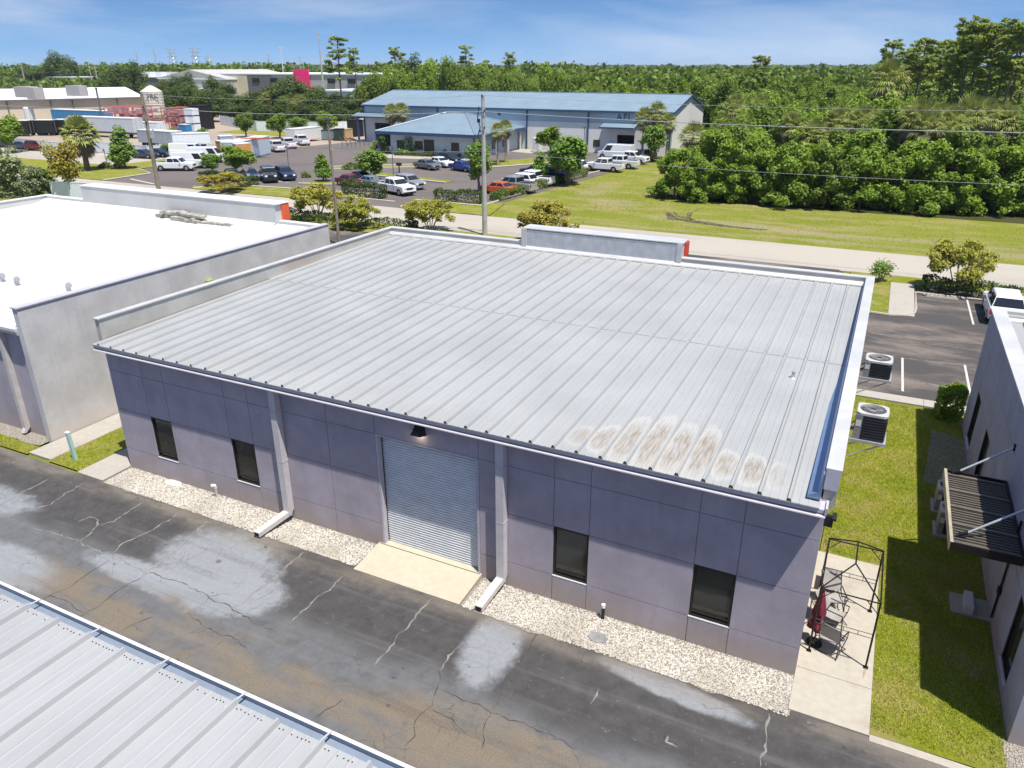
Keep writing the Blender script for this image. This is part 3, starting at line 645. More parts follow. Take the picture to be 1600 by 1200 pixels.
g.build('parapet', simple('parapet_membrane', (.50,.495,.48), .6, var=.06, scale=.7), wb)
g = MB(); g.hexa([(-29.6,-.1,4.74),(-4.961,-.1,4.74),(-4.961,18.0,4.74),(-29.6,18.0,4.74)],[(-29.6,-.1,4.86),(-4.961,-.1,4.86),(-4.961,18.0,5.28),(-29.6,18.0,5.28)])
rf = g.build('roof', m_memb, wb)
g = MB(); g.add([(-29.6,17.0,5.26),(-4.961,17.0,5.26),(-4.961,18.0,5.5),(-29.6,18.0,5.5)],[(0,1,2,3)]); g.add([(-25.4,17.2,5.27),(-8.2,17.2,5.27),(-8.2,17.9,5.55),(-25.4,17.9,5.55)],[(0,1,2,3)]); g.build('cant_strip', m_memb, rf)
g = MB(); g.box(-5.03,-.04,5.681,-4.63,18.42,5.73); g.build('coping', m_trim, wb)
g = MB(); g.box(-29.95,-.04,5.661,-29.55,18.42,5.71); g.box(-25.5,17.86,6.621,-8.02,19.06,6.67); g.box(-29.55,18.0,5.621,-25.5,18.42,5.67); g.box(-8.1,18.0,5.621,-5.03,18.42,5.67); split_build(g, 'white_coping', m_white, wb)
g = MB(); g.box(-8.149,18.40,5.0,-8.045,19.0,6.58); g.box(-25.5,18.62,4.8,-8.15,19.02,6.58); g.build('sign_band', m_orange, wb)
g = MB(); g.extx([(.2,4.60),(-.05,4.60),(-.06,4.86),(-.04,4.86),(-.03,4.63),(.2,4.63)], -29.6, -4.97); gu = g.build('gutter', m_cap, wb)
g = MB(); g.box(-5.02,-.06,4.6,-4.965,.2,4.87); g.build('gutter_end', m_trim, gu)
g = MB(); g.extx([(.195,4.6),(-.02,4.6),(-.02,.3),(-.12,.12),(-.02,.1),(.195,.3)], -6.45, -6.25); g.build('downspout', m_spout_lit, wb)
g = MB()
for vx, vy in ((-10.81,3.76),(-12.05,3.86),(-7.75,4.14)):
    z0 = 4.95
    vt = MB(); vt.lathe([(.11,0),(.11,.16)], (vx,vy,z0), 12); vt.tube([(vx,vy,z0+.16),(vx+.02,vy,z0+.27),(vx+.12,vy-.03,z0+.33),(vx+.24,vy-.06,z0+.28)], .11, 10)
    vt.build('roof_vent', m_galv, wb)
g = MB(); g.box(-4.669,8.9,4.25,-4.50,9.5,4.55); g.box(-4.72,8.95,4.551,-4.45,9.35,4.62); g.build('wall_light', simple('lime_lamp', (.25,.32,.06), .5), wb)

# ------------------------------------------------------------------ east neighbour
eb = thing('east_building', 'blue-grey stucco building with a steel awning and bronze windows at the right edge', 'building', (36, 9, 0))
g = MB(); EW = [(1.45,2.5,.45,2.4),(11.3,12.6,.45,2.4),(15.0,16.25,.4,2.4)]
ys = [0,1.45,2.5,4.2,8.4,11.3,12.6,15.0,16.25,18.2]; zs = [-.1,.45,2.4,3.9,5.2]
for i in range(len(ys)-1):
    for k in range(len(zs)-1):
        ym = (ys[i]+ys[i+1])/2; zm = (zs[k]+zs[k+1])/2
        if any(a<ym<b and c-.06<zm<d for a,b,c,d in EW): continue
        g.box(28.85, ys[i]+.009, zs[k]+.009, 29.0, ys[i+1]-.009, zs[k+1]-.009)
g.box(28.99,.21,-.1,44,17.9,4.85); g.box(29.0,.01,-.1,44,.2,4.9); g.box(29.0,18.0,-.1,44,18.19,5.15); g.box(28.865,.012,-.09,28.99,1.45,5.19); g.box(28.866,2.5,-.09,28.99,11.3,5.19); g.box(28.867,12.6,-.09,28.99,15.0,5.19); g.box(28.866,16.25,-.09,28.99,18.19,5.19)
for a,b,c,d in EW: g.box(28.8655,a-.02,d,28.99,b+.02,5.19); g.box(28.8645,a-.02,-.09,28.99,b+.02,c)
g.build('wall', m_wall_r, eb)
for a,b,c,d in EW:
    f = MB()
    for q in ((28.86,a,c,28.95,a+.06,d),(28.86,b-.06,c,28.95,b,d),(28.861,a+.06,c,28.949,b-.06,c+.06),(28.861,a+.06,d-.06,28.949,b-.06,d)): f.box(*q)
    fo = f.build('window', m_bronze, eb); p = MB(); p.box(28.93,a+.02,c+.02,28.96,b-.02,d-.02); p.build('pane', m_glass, fo)
    p = MB(); p.box(28.80,a-.03,c-.05,28.87,b+.03,c-.012); p.build('sill', m_spout, fo)
g = MB(); g.box(28.80,-.03,5.2,29.32,18.25,5.26); g.box(29.32,17.93,5.16,44,18.25,5.259); g.build('coping', m_cap, eb)
g = MB(); g.box(29.0,.0,4.86,29.28,17.93,5.199); g.box(29.281,17.6,4.86,44,17.93,5.155); g.build('parapet', m_par, eb)
g = MB(); 
ribbed(g, 29.28, 44, -.3, 4.72, 17.6, 4.98, 29.9, .64); g.build('roof', m_roof_r, eb)
g = MB(); g.extx([(17.6,5.10),(17.52,5.12),(17.38,5.04),(17.36,4.98),(17.6,4.97)], 29.285, 44); g.build('ridge_flashing', m_cap, eb)
# awning: steel frame, ribbed deck, two tie rods
aw = thing('steel_awning', 'dark bronze ribbed steel canopy held by two tie rods over the side door', 'awning', (28.85,5.1,3.0)); aw.parent = None
z0 = 2.98; y0, y1 = 3.02, 7.18; x0, x1 = 27.22, 28.84
f = MB(); f.box(x0,y0,z0-.14,x0+.05,y1,z0+.10); f.box(x0+.05,y0,z0-.14,x1,y0+.05,z0+.099); f.box(x0+.05,y1-.05,z0-.14,x1,y1,z0+.099); f.box(x1-.05,y0+.05,z0-.14,x1,y1-.05,z0+.098); f.build('frame', m_bronze, aw)
f = MB(); f.box(x0-.012,y0-.01,z0+.101,x0+.062,y1+.01,z0+.115); f.box(x0-.012,y0-.01,z0-.14,x0-.001,y1+.01,z0+.10); f.build('fascia', simple('awning_fascia', (.33,.30,.22), .5), aw)
f = MB(); f.box(x0+.05,y0+.05,z0-.05,x1-.05,y1-.05,z0-.03); f.build('deck', simple('awning_deck', (.035,.03,.026), .5, .2), aw)
f = MB(); n = 30
for i in range(n):
    y = y0+.10+(y1-y0-.2)*i/(n-1); big = (i % 7 == 0)
    f.box(x0+.052,y-(.032 if big else .020),z0-.029,x1-.052,y+(.032 if big else .020),z0+(.075 if big else .035))
f.build('deck_ribs', simple('awning_ribs', (.15,.13,.105), .45, .2), aw)
for ya, yb in ((7.05,7.5),(3.5,3.95)):
    f = MB(); f.tube([(x0+.28,ya,z0+.1),(28.84,yb,4.02)], .032, 8); rod = f.build('tie_rod', m_galv, aw)
    f = MB(); f.box(28.80,yb-.06,3.93,28.862,yb+.06,4.12); f.build('rod_bracket', m_bronze, rod); f = MB(); f.tube([(x0+.2,ya,z0+.09),(x0+.40,ya,z0+.19)], .05, 8); f.build('rod_bracket', m_bronze, rod)
g = MB(); g.tube([(28.81,4.3,3.4),(28.81,4.3,.3)], .03, 8); g.box(28.76,4.22,1.1,28.85,4.38,1.3); g.build('conduit', m_bronze, eb)
g = MB(); g.hexa([(28.2,4.55,.06),(28.42,4.5,.06),(28.44,5.3,.06),(28.22,5.32,.06)],[(28.2,4.55,.30),(28.42,4.5,.30),(28.44,5.3,.30),(28.22,5.32,.30)]); sb = g.build('step_box', m_spout_lit)
tag(sb, 'narrow pale box standing on the shaded concrete stoop by the right building', 'box')
g = MB(); g.hexa([(28.23,4.62,.301),(28.40,4.58,.301),(28.41,5.24,.301),(28.25,5.26,.301)],[(28.23,4.62,.31),(28.40,4.58,.31),(28.41,5.24,.31),(28.25,5.26,.31)]); g.build('lid', m_cap, sb)

# ------------------------------------------------------------------ foreground building roof
fb = thing('foreground_building', 'metal roofed building with an open box gutter in the bottom left corner', 'building', (16, -16, 0))
g = MB(); g.box(2,-24,-.1,34,-10.25,4.78); g.build('wall', m_wall, fb)
fz = lambda y: 5.03 + (-10.14-y)*.022
g = MB(); ribbed(g, 1.8, 34.2, -24.2, fz(-24.2), -10.14, fz(-10.14), 2.03, .85, rh=.085, rw=.095)
fr = g.build('roof', m_roof_fg, fb)
g = MB(); rr = random.Random(4); x = 2.03
while x < 34:
    for q in (.12,.2,.31,.4,.53,.62,.7,.78):
        if rr.random() < .8: yy = -10.22-rr.random()*.02; g.box(x+.85*q-.008,yy-.008,fz(yy)+.001,x+.85*q+.008,yy+.008,fz(yy)+.014)
    x += .85
tag(g.build('roof_screws', m_dark, fr), kind='stuff')
g = MB(); g.box(1.8,-10.245,4.80,34.2,-10.13,4.95); g.build('eave_closure', simple('closure_beige', (.50,.44,.35), .8, var=.2), fr)
g = MB(); g.extx([(-10.128,4.95),(-10.128,4.85),(-9.90,4.85),(-9.895,4.98),(-9.93,5.0),(-9.945,4.99),(-9.915,4.96),(-9.92,4.87),(-10.115,4.87),(-10.115,4.95)], 1.8, 34.2)
fg_ = g.build('gutter', m_gutter, fb)
g = MB(); g.extx([(-9.892,4.97),(-9.888,5.003),(-9.95,5.008),(-9.95,5.0),(-9.90,4.985)], 1.8, 34.2); g.build('gutter_lip', m_white, fg_)
x = 2.85
while x < 34:
    g = MB(); g.hexa([(x-.016,-10.36,fz(-10.36)+.068),(x+.016,-10.36,fz(-10.36)+.068),(x+.016,-9.90,5.012),(x-.016,-9.90,5.012)],[(x-.016,-10.36,fz(-10.36)+.078),(x+.016,-10.36,fz(-10.36)+.078),(x+.016,-9.90,5.022),(x-.016,-9.90,5.022)]); g.build('gutter_strap', m_cap, fg_); x += 1.70

# ------------------------------------------------------------------ vegetation
def rnd_dirs(r, n):
    v = r.normal(size=(n,3)); return v/np.linalg.norm(v, axis=1, keepdims=True)
def leaf_quads(r, P, size, up=.7, elong=1.6, out=None):
    n = len(P); N = rnd_dirs(r, n)
    if out is not None: N = N*.8 + out*.7
    N[:,2] = N[:,2] + up; N /= np.linalg.norm(N, axis=1, keepdims=True)
    A = np.cross(N, rnd_dirs(r, n)); A /= np.linalg.norm(A, axis=1, keepdims=True)+1e-9
    B = np.cross(N, A); s = (size*r.uniform(.6,1.35,n))[:,None]
    a = A*s*elong*.5; b = B*s*.5; k = N*s*.18
    V = np.stack([P-a, P-b*.95+k, P+a, P+b*.95+k], 1).reshape(-1,3)
    Q = np.arange(n*4).reshape(-1,4); return V, Q
def crown_points(r, lobes, n, shell=.55, gaps=.0):
    L_ = np.array(lobes, float); vol = (L_[:,3]*L_[:,4]*L_[:,5])**.67; pk = r.choice(len(L_), n, p=vol/vol.sum())
    d = rnd_dirs(r, n); rad = (shell + (1-shell)*r.random(n))**.7
    rad *= 1 + .16*np.sin(d[:,0]*7+pk)*np.cos(d[:,1]*6+pk*2)*1.2
    P = L_[pk,:3] + d*L_[pk,3:6]*rad[:,None]
    return P, d, pk
def crown(name, lobes, n, size, m, seed, parent=None, up=.75, elong=1.6, shell=.55, tintb=.0):
    r = np.random.default_rng(seed); P, d, pk = crown_points(r, lobes, n, shell)
    V, Q = leaf_quads(r, P, size, up, elong, d)
    lt = r.random(len(lobes)); t = np.clip(lt[pk]*.55 + r.random(n)*.45 + tintb, 0, 1)
    return np_mesh(name, V, Q, m, t, parent)
def lobes_round(r, h0, h1, rad, n, flat=1.0, lr=(.32,.5)):
    out_ = []; cz = (h0+h1)/2; hz = (h1-h0)/2
    for i in range(n):
        d = rnd_dirs(r, 1)[0]; q = r.uniform(.25,.72); s_ = r.uniform(*lr)
        out_.append((d[0]*rad*q, d[1]*rad*q, cz+d[2]*hz*q, rad*s_, rad*s_, hz*s_*flat))
    return out_
def trunk(mb, base, top, r0, r1, limbs, r, spread, nseg=4):
    base = Vector(base); top = Vector(top); pts = []
    for i in range(nseg+1):
        t = i/nseg; p = base.lerp(top, t); p += Vector((r.normal()*r0*.5, r.normal()*r0*.5, 0))*(0 if i == 0 else 1); pts.append(p)
    mb.tube(pts, [r0+(r1-r0)*i/nseg for i in range(nseg+1)], 7)
    for k in range(limbs):
        t = r.uniform(.35, .95); p = base.lerp(top, t); a = r.uniform(0, 6.28); l = spread*r.uniform(.5,1)
        e = p + Vector((math.cos(a)*l, math.sin(a)*l, l*r.uniform(.4,1.0))); mb.tube([p, p.lerp(e,.5)+Vector((0,0,.08*l)), e], [r1*.8, r1*.5, r1*.2], 5)
lf_crape = leaf('leaves_crape', (.21,.24,.028), (.46,.44,.055), (.41,.37,.05), dead=(.55,.45,.30))
lf_yel = leaf('leaves_yellow_green', (.24,.23,.028), (.44,.38,.05), (.36,.27,.045))
lf_oak = leaf('leaves_oak', (.075,.14,.018), (.19,.27,.032), (.14,.19,.026))
lf_dark = leaf('leaves_dark_oak', (.05,.09,.018), (.125,.175,.03), (.09,.13,.024))
lf_bright = leaf('leaves_bright_green', (0.116,0.217,0.028), (0.232,0.372,0.043), (0.202,0.310,0.046))
lf_wood = leaf('leaves_woods', (.11,.205,.018), (.31,.43,.036), (.23,.335,.032), trans=.42)
lf_wood2 = leaf('leaves_woods_dark', (.085,.155,.018), (.24,.325,.034), (.17,.24,.026), trans=.42)
lf_pine = leaf('needles_pine', (.15,.215,.035), (.34,.40,.06), (.25,.31,.05), trans=.35)
lf_palm = leaf('palm_blades', (.17,.21,.05), (.42,.43,.13), (.30,.32,.09), trans=.3)
lf_palm_old = leaf('palm_blades_old', (0.132,0.178,0.054), (0.295,0.310,0.109), (0.202,0.217,0.070), trans=.2)
lf_palmdead = leaf('palm_skirt', (.16,.12,.08), (.27,.21,.14), (.2,.16,.1), trans=.1)
lf_hedge = leaf('leaves_hedge', (0.046,0.085,0.019), (0.101,0.155,0.031), (0.078,0.116,0.025))
lf_olean = leaf('leaves_grey_green', (0.139,0.186,0.078), (0.372,0.419,0.202), (0.264,0.310,0.139))
lf_far = leaf('far_forest_leaves', (.08,.14,.018), (.20,.275,.03), (.13,.19,.025))

def base_tree(name, label, cat, group=None): return thing(name, label, cat, (0,0,-200), 0, group)
def mk_crape(seed, m=None, H=3.9, Rd=2.75, n=9500, size=.125):
    r = np.random.default_rng(seed); t = base_tree('crape_myrtle', 'x', 'tree')
    mb = MB(); stems = []
    for k in range(6):
        a = k*1.05+r.uniform(-.3,.3); e = Vector((math.cos(a)*Rd*.45, math.sin(a)*Rd*.45, H*.62)); b = Vector((math.cos(a)*.10, math.sin(a)*.10, 0))
        mb.tube([b, b.lerp(e,.5)+Vector((0,0,.12)), e], [.055,.04,.022], 6)
        for q in range(3):
            a2 = a+r.uniform(-.9,.9); f = e + Vector((math.cos(a2)*Rd*.4, math.sin(a2)*Rd*.4, H*r.uniform(.02,.26))); s_ = b.lerp(e, r.uniform(.55,1)); mb.tube([s_, f], [.022,.008], 4)
    mb.build('trunk', m_bark_pale, t, world=False)
    lob = []
    for k in range(52):
        a = r.uniform(0,6.28); q = math.sqrt(r.uniform(.02,1))*Rd*.80; zc = H*(.30+.58*(1-.75*(q/Rd)**2)*r.random()**.7); s_ = r.uniform(.32,.62); lob.append((math.cos(a)*q, math.sin(a)*q, zc, s_, s_, s_*.7))
    crown('crown', lob, n, size, m or lf_crape, seed, t, shell=.1); return t
def mk_round(seed, m, H, Rd, trunk_h, n=2600, size=.32, nl=12, label='x', name='broadleaf_tree', bark=None, tr=.16):
    r = np.random.default_rng(seed); t = base_tree(name, label, 'tree')
    mb = MB(); trunk(mb, (0,0,-.1), (0,0,H*.72), tr, tr*.35, 6, r, Rd*.6); mb.build('trunk', bark or m_bark, t, world=False)
    crown('crown', lobes_round(r, trunk_h, H, Rd, nl*2, lr=(.18,.40)), n, size, m, seed, t, shell=.3); return t
def mk_cone(seed, m, H, Rd, z0, n=4000, size=.2):
    r = np.random.default_rng(seed); t = base_tree('conical_tree', 'x', 'tree'); mb = MB(); trunk(mb, (0,0,-.1), (0,0,H*.9), .13, .03, 0, r, 1); mb.build('trunk', m_bark, t, world=False)
    lob = []
    for k in range(44):
        u = r.random()**1.2; zc = z0+(H-z0)*u; rr_ = Rd*(1-u)*.75+.25; a = r.uniform(0,6.28); q = rr_*r.uniform(.2,.75); s_ = .35+rr_*.35; lob.append((math.cos(a)*q, math.sin(a)*q, zc, s_, s_, s_*.75))
    crown('crown', lob, n, size, m, seed, t); return t
def mk_bush(seed, m, H, Rd, n=2600, size=.30, name='bushy_tree'):
    r = np.random.default_rng(seed); t = base_tree(name, 'x', 'tree'); mb = MB(); trunk(mb, (0,0,-.2), (0,0,H*.6), .12, .05, 8, r, Rd*.55); mb.build('trunk', m_bark, t, world=False)
    lob = []
    for k in range(46):
        a = r.uniform(0,6.28); u = r.random(); zc = H*(.04+.84*u)+r.normal()*.2; q = Rd*.92*math.sqrt(r.random())*(1-.6*u*u); s_ = Rd*r.uniform(.12,.30); lob.append((math.cos(a)*q, math.sin(a)*q, zc, s_*1.1, s_, s_*r.uniform(.7,1.3)))
    crown('crown', lob, n, size, m, seed, t, shell=.25); return t
def mk_pine(seed, H, bare=.45, n=2600, Rd=2.8):
    r = np.random.default_rng(seed); t = base_tree('slash_pine', 'x', 'tree'); mb = MB(); lean = Vector((r.normal()*.5, r.normal()*.5, H))
    mb.tube([(0,0,-.2), tuple(lean*.5+Vector((r.normal()*.15,0,0))), tuple(lean*.98)], [.22,.16,.05], 7)
    lob = []
    for k in range(40):
        u = r.random()**.7; zc = H*(bare+(1-bare)*u); q = Rd*(1.05-.55*u)*r.uniform(.35,1); a = r.uniform(0,6.28); c_ = Vector((math.cos(a)*q, math.sin(a)*q, zc))+Vector((lean.x,lean.y,0))*(zc/H)
        mb.tube([Vector((lean.x,lean.y,0))*((zc-.8)/H)+Vector((0,0,zc-.8)), c_], [.06,.015], 4); s_ = r.uniform(.32,.72); lob.append((c_.x,c_.y,c_.z,s_*1.2,s_*1.2,s_*.5))
    mb.build('trunk', m_bark, t, world=False); crown('crown', lob, n, .19, lf_pine, seed, t, shell=.05, elong=3.0); return t
def mk_palm(seed, H, n=34, fl=1.5, skirt=True, name='sabal_palm', tr=.15, blade=.085):
    r = np.random.default_rng(seed); t = base_tree(name, 'x', 'palm tree'); mb = MB()
    mb.tube([(0,0,-.1),(r.normal()*.08,r.normal()*.08,H*.5),(0,0,H)], [tr*1.25,tr,tr*.9], 9); mb.build('trunk', m_bark_pale if tr < .2 else m_bark, t, world=False)
    def fans(cnt, el0, el1, L0):
        V = []; T = []
        for i in range(cnt):
            az = i*2.399+r.uniform(-.2,.2); el = el0+(el1-el0)*((i+.5)/cnt)+r.uniform(-.1,.1); pl = L0*r.uniform(.42,.55)
            d = Vector((math.cos(az)*math.cos(el), math.sin(az)*math.cos(el), math.sin(el))); s_ = Vector((-math.sin(az), math.cos(az), 0)); u = d.cross(s_)
            c0 = Vector((0,0,H)); c1 = c0+d*pl+Vector((0,0,-.05*pl)); tt = r.random()
            V += [c0+s_*.02, c0-s_*.02, c1-s_*.012, c1+s_*.012]; T.append(tt*.5)
            for b in range(13):
                an = (b/12-.5)*2.5; bd = (d*math.cos(an)+s_*math.sin(an)).normalized(); ln = L0*.62*(1-.22*abs(an)/1.25)*r.uniform(.85,1.1); bw = (d*-math.sin(an)+s_*math.cos(an))*blade*.5*L0/1.5
                m_ = c1+bd*ln*.6; e = c1+bd*ln+Vector((0,0,-ln*(.18+.22*r.random())*(1 if el < .9 else .4))); V += [c1-bw*.25, m_-bw, e, m_+bw]; T.append(min(1,max(0,tt+r.uniform(-.25,.25))))
        return [tuple(v) for v in V], T
    V, T = fans(n, 1.45, -.35, fl); np_mesh('crown', V, np.arange(len(V)).reshape(-1,4), lf_palm, T, t)
    if skirt: V, T = fans(max(10,n//2), -.6, -1.35, fl*.9); np_mesh('dead_frond_skirt', V, np.arange(len(V)).reshape(-1,4), lf_palmdead, T, t)
    return t
_used = set()
def plant(proto, loc, label, s=1.0, group=None, rz=None, name=None, cat=None, rr=random.Random(17)):
    rz = rr.uniform(0, 6.28) if rz is None else rz; loc = (loc[0], loc[1], loc[2] if len(loc) > 2 else 0)
    if proto.name not in _used:
        _used.add(proto.name); o = proto; o.location = loc; o.rotation_euler = (0,0,rz); o.scale = s if isinstance(s, tuple) else (s,s,s)
        o['label'] = label
        if group: o['group'] = group
    else: o = dup(proto, loc, rz, label, group, s)
    if cat: o['category'] = cat
    return o
def pxh(bx, by, ty):  # ground point under a pixel and the height that reaches another pixel row
    p = at(bx, by, 0); q = atY(bx, ty, p.y); return p, q.z
# crape myrtles by the road
CR = [mk_crape(11), mk_crape(12), mk_crape(13)]
H0 = 3.9
plant(CR[0], (-26.9,43.6), 'wide yellow-green crape myrtle left of the tall light post, behind the white-roofed building', (1.12,1.12,1.02), 'crape myrtles along the near side of the road')
plant(CR[1], (-20.4,41.4), 'crape myrtle just right of the tall light post, beyond the gap between the two roofs', (.95,.95,.86), 'crape myrtles along the near side of the road')
plant(CR[2], (-13.2,42.9), 'crape myrtle with bare splayed stems left of the concrete utility pole by the road', (1.0,1.0,.92), 'crape myrtles along the near side of the road')
RUST = mk_crape(14, lf_yel, n=9500)
plant(RUST, (-1.4,43.0), 'rusty yellow crape myrtle showing behind the raised parapet of the main roof', (1.12,1.12,1.0), 'crape myrtles along the near side of the road')
plant(CR[0], (29.68,41.86), 'crape myrtle in the hedge bed beside the parked white SUV at right', (.92,.92,1.04), 'crape myrtles along the near side of the road', rz=2.0)
p = at(350,300); plant(RUST, (p.x,p.y), 'low spreading yellow crape myrtle on the grass island at the far lot entrance', (1.25,1.25,.66), 'crape myrtles along the near side of the road', rz=1.0)
SM = mk_crape(15, lf_bright, H=1.7, Rd=.8, n=600, size=.12)
plant(SM, (24.95,42.2), 'small clipped shrub tree at the corner of the front lawn by the road', 1.0, cat='shrub')
p = at(108,308); RED = mk_round(21, lf_yel, 6.2, 2.6, .8, 3200, .2, 16); plant(RED, (p.x+.3,p.y), 'tall bronze-tinged bushy tree in front of the fan palm at far left', (1.0,1.0,1.12))
OL = mk_bush(22, lf_olean, 5.2, 2.6, 3000, .22)
for bx, by, s, lb in ((20,305,1.15,'pale flowering grey-green shrub mass at the left edge beyond the white roof'),(55,308,.75,'low grey-green shrub between the pale shrub mass and the bronze tree')):
    p = at(bx,by); plant(OL, (p.x,p.y), lb, s, cat='shrub')
GB = mk_bush(23, lf_oak, 3.0, 1.5, 1500, .2)
p = at(78,305); plant(GB, (p.x,p.y), 'dark green round shrub at the foot of the bronze-tinged tree', 1.0, cat='shrub')
p = at(5,300); plant(GB, (p.x-1,p.y+1), 'dark shrub at the extreme left edge behind the pale shrub mass', 1.2, cat='shrub')
# trees across the road
BRT = [mk_round(31, lf_bright, 5, 1.8, .7, 4600, .17, 16), mk_round(32, lf_bright, 5, 1.8, .8, 4600, .17, 16)]
OAK = [mk_round(33, lf_oak, 5, 2.0, .9, 4600, .18, 16), mk_round(34, lf_wood, 5, 2.0, .8, 4600, .18, 16)]
CON = mk_cone(35, lf_bright, 6, 1.9, 1.3)
def place_px(proto, ph, bx, by, ty, wpx, pr, label, **k):
    p, h = pxh(bx, by, ty); d = (p-CAM).dot(_fw); wd = wpx*d/F_PX*1.18; s = (wd/(2*pr), wd/(2*pr), h/ph)
    return plant(proto, (p.x,p.y,0), label, s, **k)
place_px(CON, 6, 196,263,197,46,1.9,'conical bright green tree right of the fan palm by the far left driveway')
place_px(OAK[1],5, 20,238,177,48,2.0,'small round tree with slim pale trunk before the tan warehouse at far left')
place_px(OAK[1],5, 372,272,224,56,2.0,'leafy green tree on the far entrance island, right of a smaller one')
place_px(BRT[1],5, 333,270,236,36,1.8,'smaller bright green tree left of the leafy tree on the entrance island')
place_px(OAK[0],5, 385,214,171,30,2.0,'narrow tree with an orange-tinged top in front of the far white fence')
place_px(OAK[1],5, 437,216,174,34,2.0,'dense green tree behind the three white pickups')
place_px(OAK[1],5, 511,210,171,34,2.0,'green tree above the green dumpsters near the workshop door')
place_px(BRT[0],5, 470,206,181,34,1.8,'light green tree between the pickups and the dumpsters')
place_px(CON,6, 505,283,240,34,1.9,'small upright tree at the left of the curved lawn island')
place_px(BRT[0],5, 585,284,229,52,1.8,'bright lime-green tree beside the parked white truck', rz=.5)
place_px(BRT[1],5, 748,302,208,46,1.8,'loose tall tree just left of the concrete utility pole')
place_px(OAK[1],5, 859,240,193,42,2.0,'yellowish green tree against the blue and white warehouse wall')
place_px(BRT[0],5, 886,288,206,72,1.8,'large bright green tree at the edge of the lawn right of the parked cars')
place_px(CON,6, 843,286,236,32,1.9,'thin young tree between parked cars and the large bright tree')
place_px(BRT[1],5, 1016,252,186,44,1.8,'light green tree in front of the palms at the warehouse corner')
place_px(BRT[0],5, 275,222,198,22,1.8,'sapling in the dirt storage yard')
place_px(BRT[1],5, 262,243,222,24,1.8,'short green shrub tree behind the white pickup by the entrance')
place_px(BRT[0],5, 318,222,198,18,1.8,'slim sapling beside the orange container')
SHR = mk_bush(36, lf_oak, 1.6, 1.3, 900, .16, name='shrub'); SHB = mk_bush(37, lf_bright, 1.6, 1.3, 900, .16, name='shrub')
for bx,by,ty,wp,lb,pr in ((597,237,214,38,'rounded shrub at the left corner of the hipped office',SHR),(640,241,216,34,'palm-like shrub cluster by the office window',SHB),(707,243,222,40,'pale green shrub right of the office entrance',SHB),(165,262,253,18,'low reddish plant left of the driveway sign',SHR),(186,261,250,18,'dark low plant under the conical tree',SHR),(478,277,268,14,'small shrub on the kerb island by the dark SUV',SHR),(548,264,254,24,'low grey-green shrub bed on the curved island',SHR),(650,290,281,14,'small shrub at the tip of the kerbed island',SHR),(658,292,283,12,'second tiny shrub at the tip of the kerbed island',SHB)):
    place_px(pr, 1.6, bx, by, ty, wp, 1.3, lb, cat='shrub')
# fan palm at left, sabals by the office and the warehouse corner
FP = mk_palm(41, 4.6, 40, 2.9, True, 'fan_palm', .34, .15)
p, h = pxh(137,266,190); plant(FP, (p.x,p.y), 'big fan palm with a shaggy brown skirt beside the far left driveway', h/6.6)
SP = [mk_palm(42, 5, 34, 1.6), mk_palm(43, 5, 30, 1.6), mk_palm(44, 5, 38, 1.7)]
for i,(bx,by,ty,lb) in enumerate(((778,258,194,'left one of the pair of palms on the lawn by the office'),(790,254,190,'right one of the pair of palms on the lawn by the office'),(615,228,166,'left palm in front of the dark workshop door'),(630,230,163,'right palm in front of the dark workshop door'),(1028,240,163,'tallest palm at the right corner of the blue roofed warehouse'),(1008,240,172,'palm left of the tallest one at the warehouse corner'),(1046,240,180,'lower palm at the white gable of the warehouse'))):
    p, h = pxh(bx,by,ty)
    if i > 3: p = atY(bx, ty, (111.8,111.0,110.2)[i-4]); h = p.z
    plant(SP[i%3], (p.x,p.y), lb, h/6.1, group='palms by the warehouse and office')
# hedges
def hedge(x0,y0,x1,y1,wd,h,label,n,m=lf_hedge,size=.13,seed=0,z=0.0):
    t = thing('hedge', label, 'hedge', ((x0+x1)/2,(y0+y1)/2,z)); r = np.random.default_rng(seed+70); a = Vector((x1-x0,y1-y0,0)); ln = a.length; a.normalize(); s_ = Vector((-a.y,a.x,0))
    u = r.uniform(-.5,.5,n)*ln; v = r.uniform(-.5,.5,n)*wd; w_ = r.uniform(.05,1,n)*h; f = r.integers(0,5,n)
    bmp = 1+.10*np.sin(u*2.1)+.06*np.sin(u*5.3+1)
    w_ = np.where(f<2, h*r.uniform(.86,1.04,n), w_)*bmp; v = np.where(f==2, -wd/2*r.uniform(.85,1.05,n), np.where(f==3, wd/2*r.uniform(.85,1.05,n), v)); u = np.where(f==4, np.sign(u)*ln/2*r.uniform(.97,1.0,n), u)
    P = np.stack([u*a.x+v*s_.x, u*a.y+v*s_.y, w_],1); V,Q = leaf_quads(r, P, size, .4, 1.5); np_mesh('foliage', V, Q, m, r.random(n), t)
    mb = MB(); k = max(2,int(ln/.6))
    for i in range(k):
        q = -ln/2+ln*(i+.5)/k; mb.tube([(q*a.x,q*a.y,-.05),(q*a.x,q*a.y,h*.75)], .03, 5)
    mb.tube([(-ln/2*a.x,-ln/2*a.y,.02),(ln/2*a.x,ln/2*a.y,.02)], .03, 5); mb.build('stems', m_bark, t, world=False); return t
hedge(27.5,41.3,45,40.3,1.5,.85,'low dark hedge between the front parking spaces and the road at right',5200,seed=1)
hedge(-40,41.8,-14.5,42.2,1.6,.9,'dark hedge line along the near kerb behind the two roofs',5000,seed=2)
p = at(695,322); hedge(-21.5,57.3,-16.3,58.8,1.5,1.3,'dark square hedge at the corner by the orange car',2600,seed=3)
hedge(-15.8,61,-14.9,76,1.5,.9,'hedge row behind the tails of the parked cars',3600,lf_oak,seed=4)
hedge(-14.7,77,-14.3,85,1.5,1.0,'short hedge left of the white pickups at the lawn edge',2000,lf_oak,seed=5)
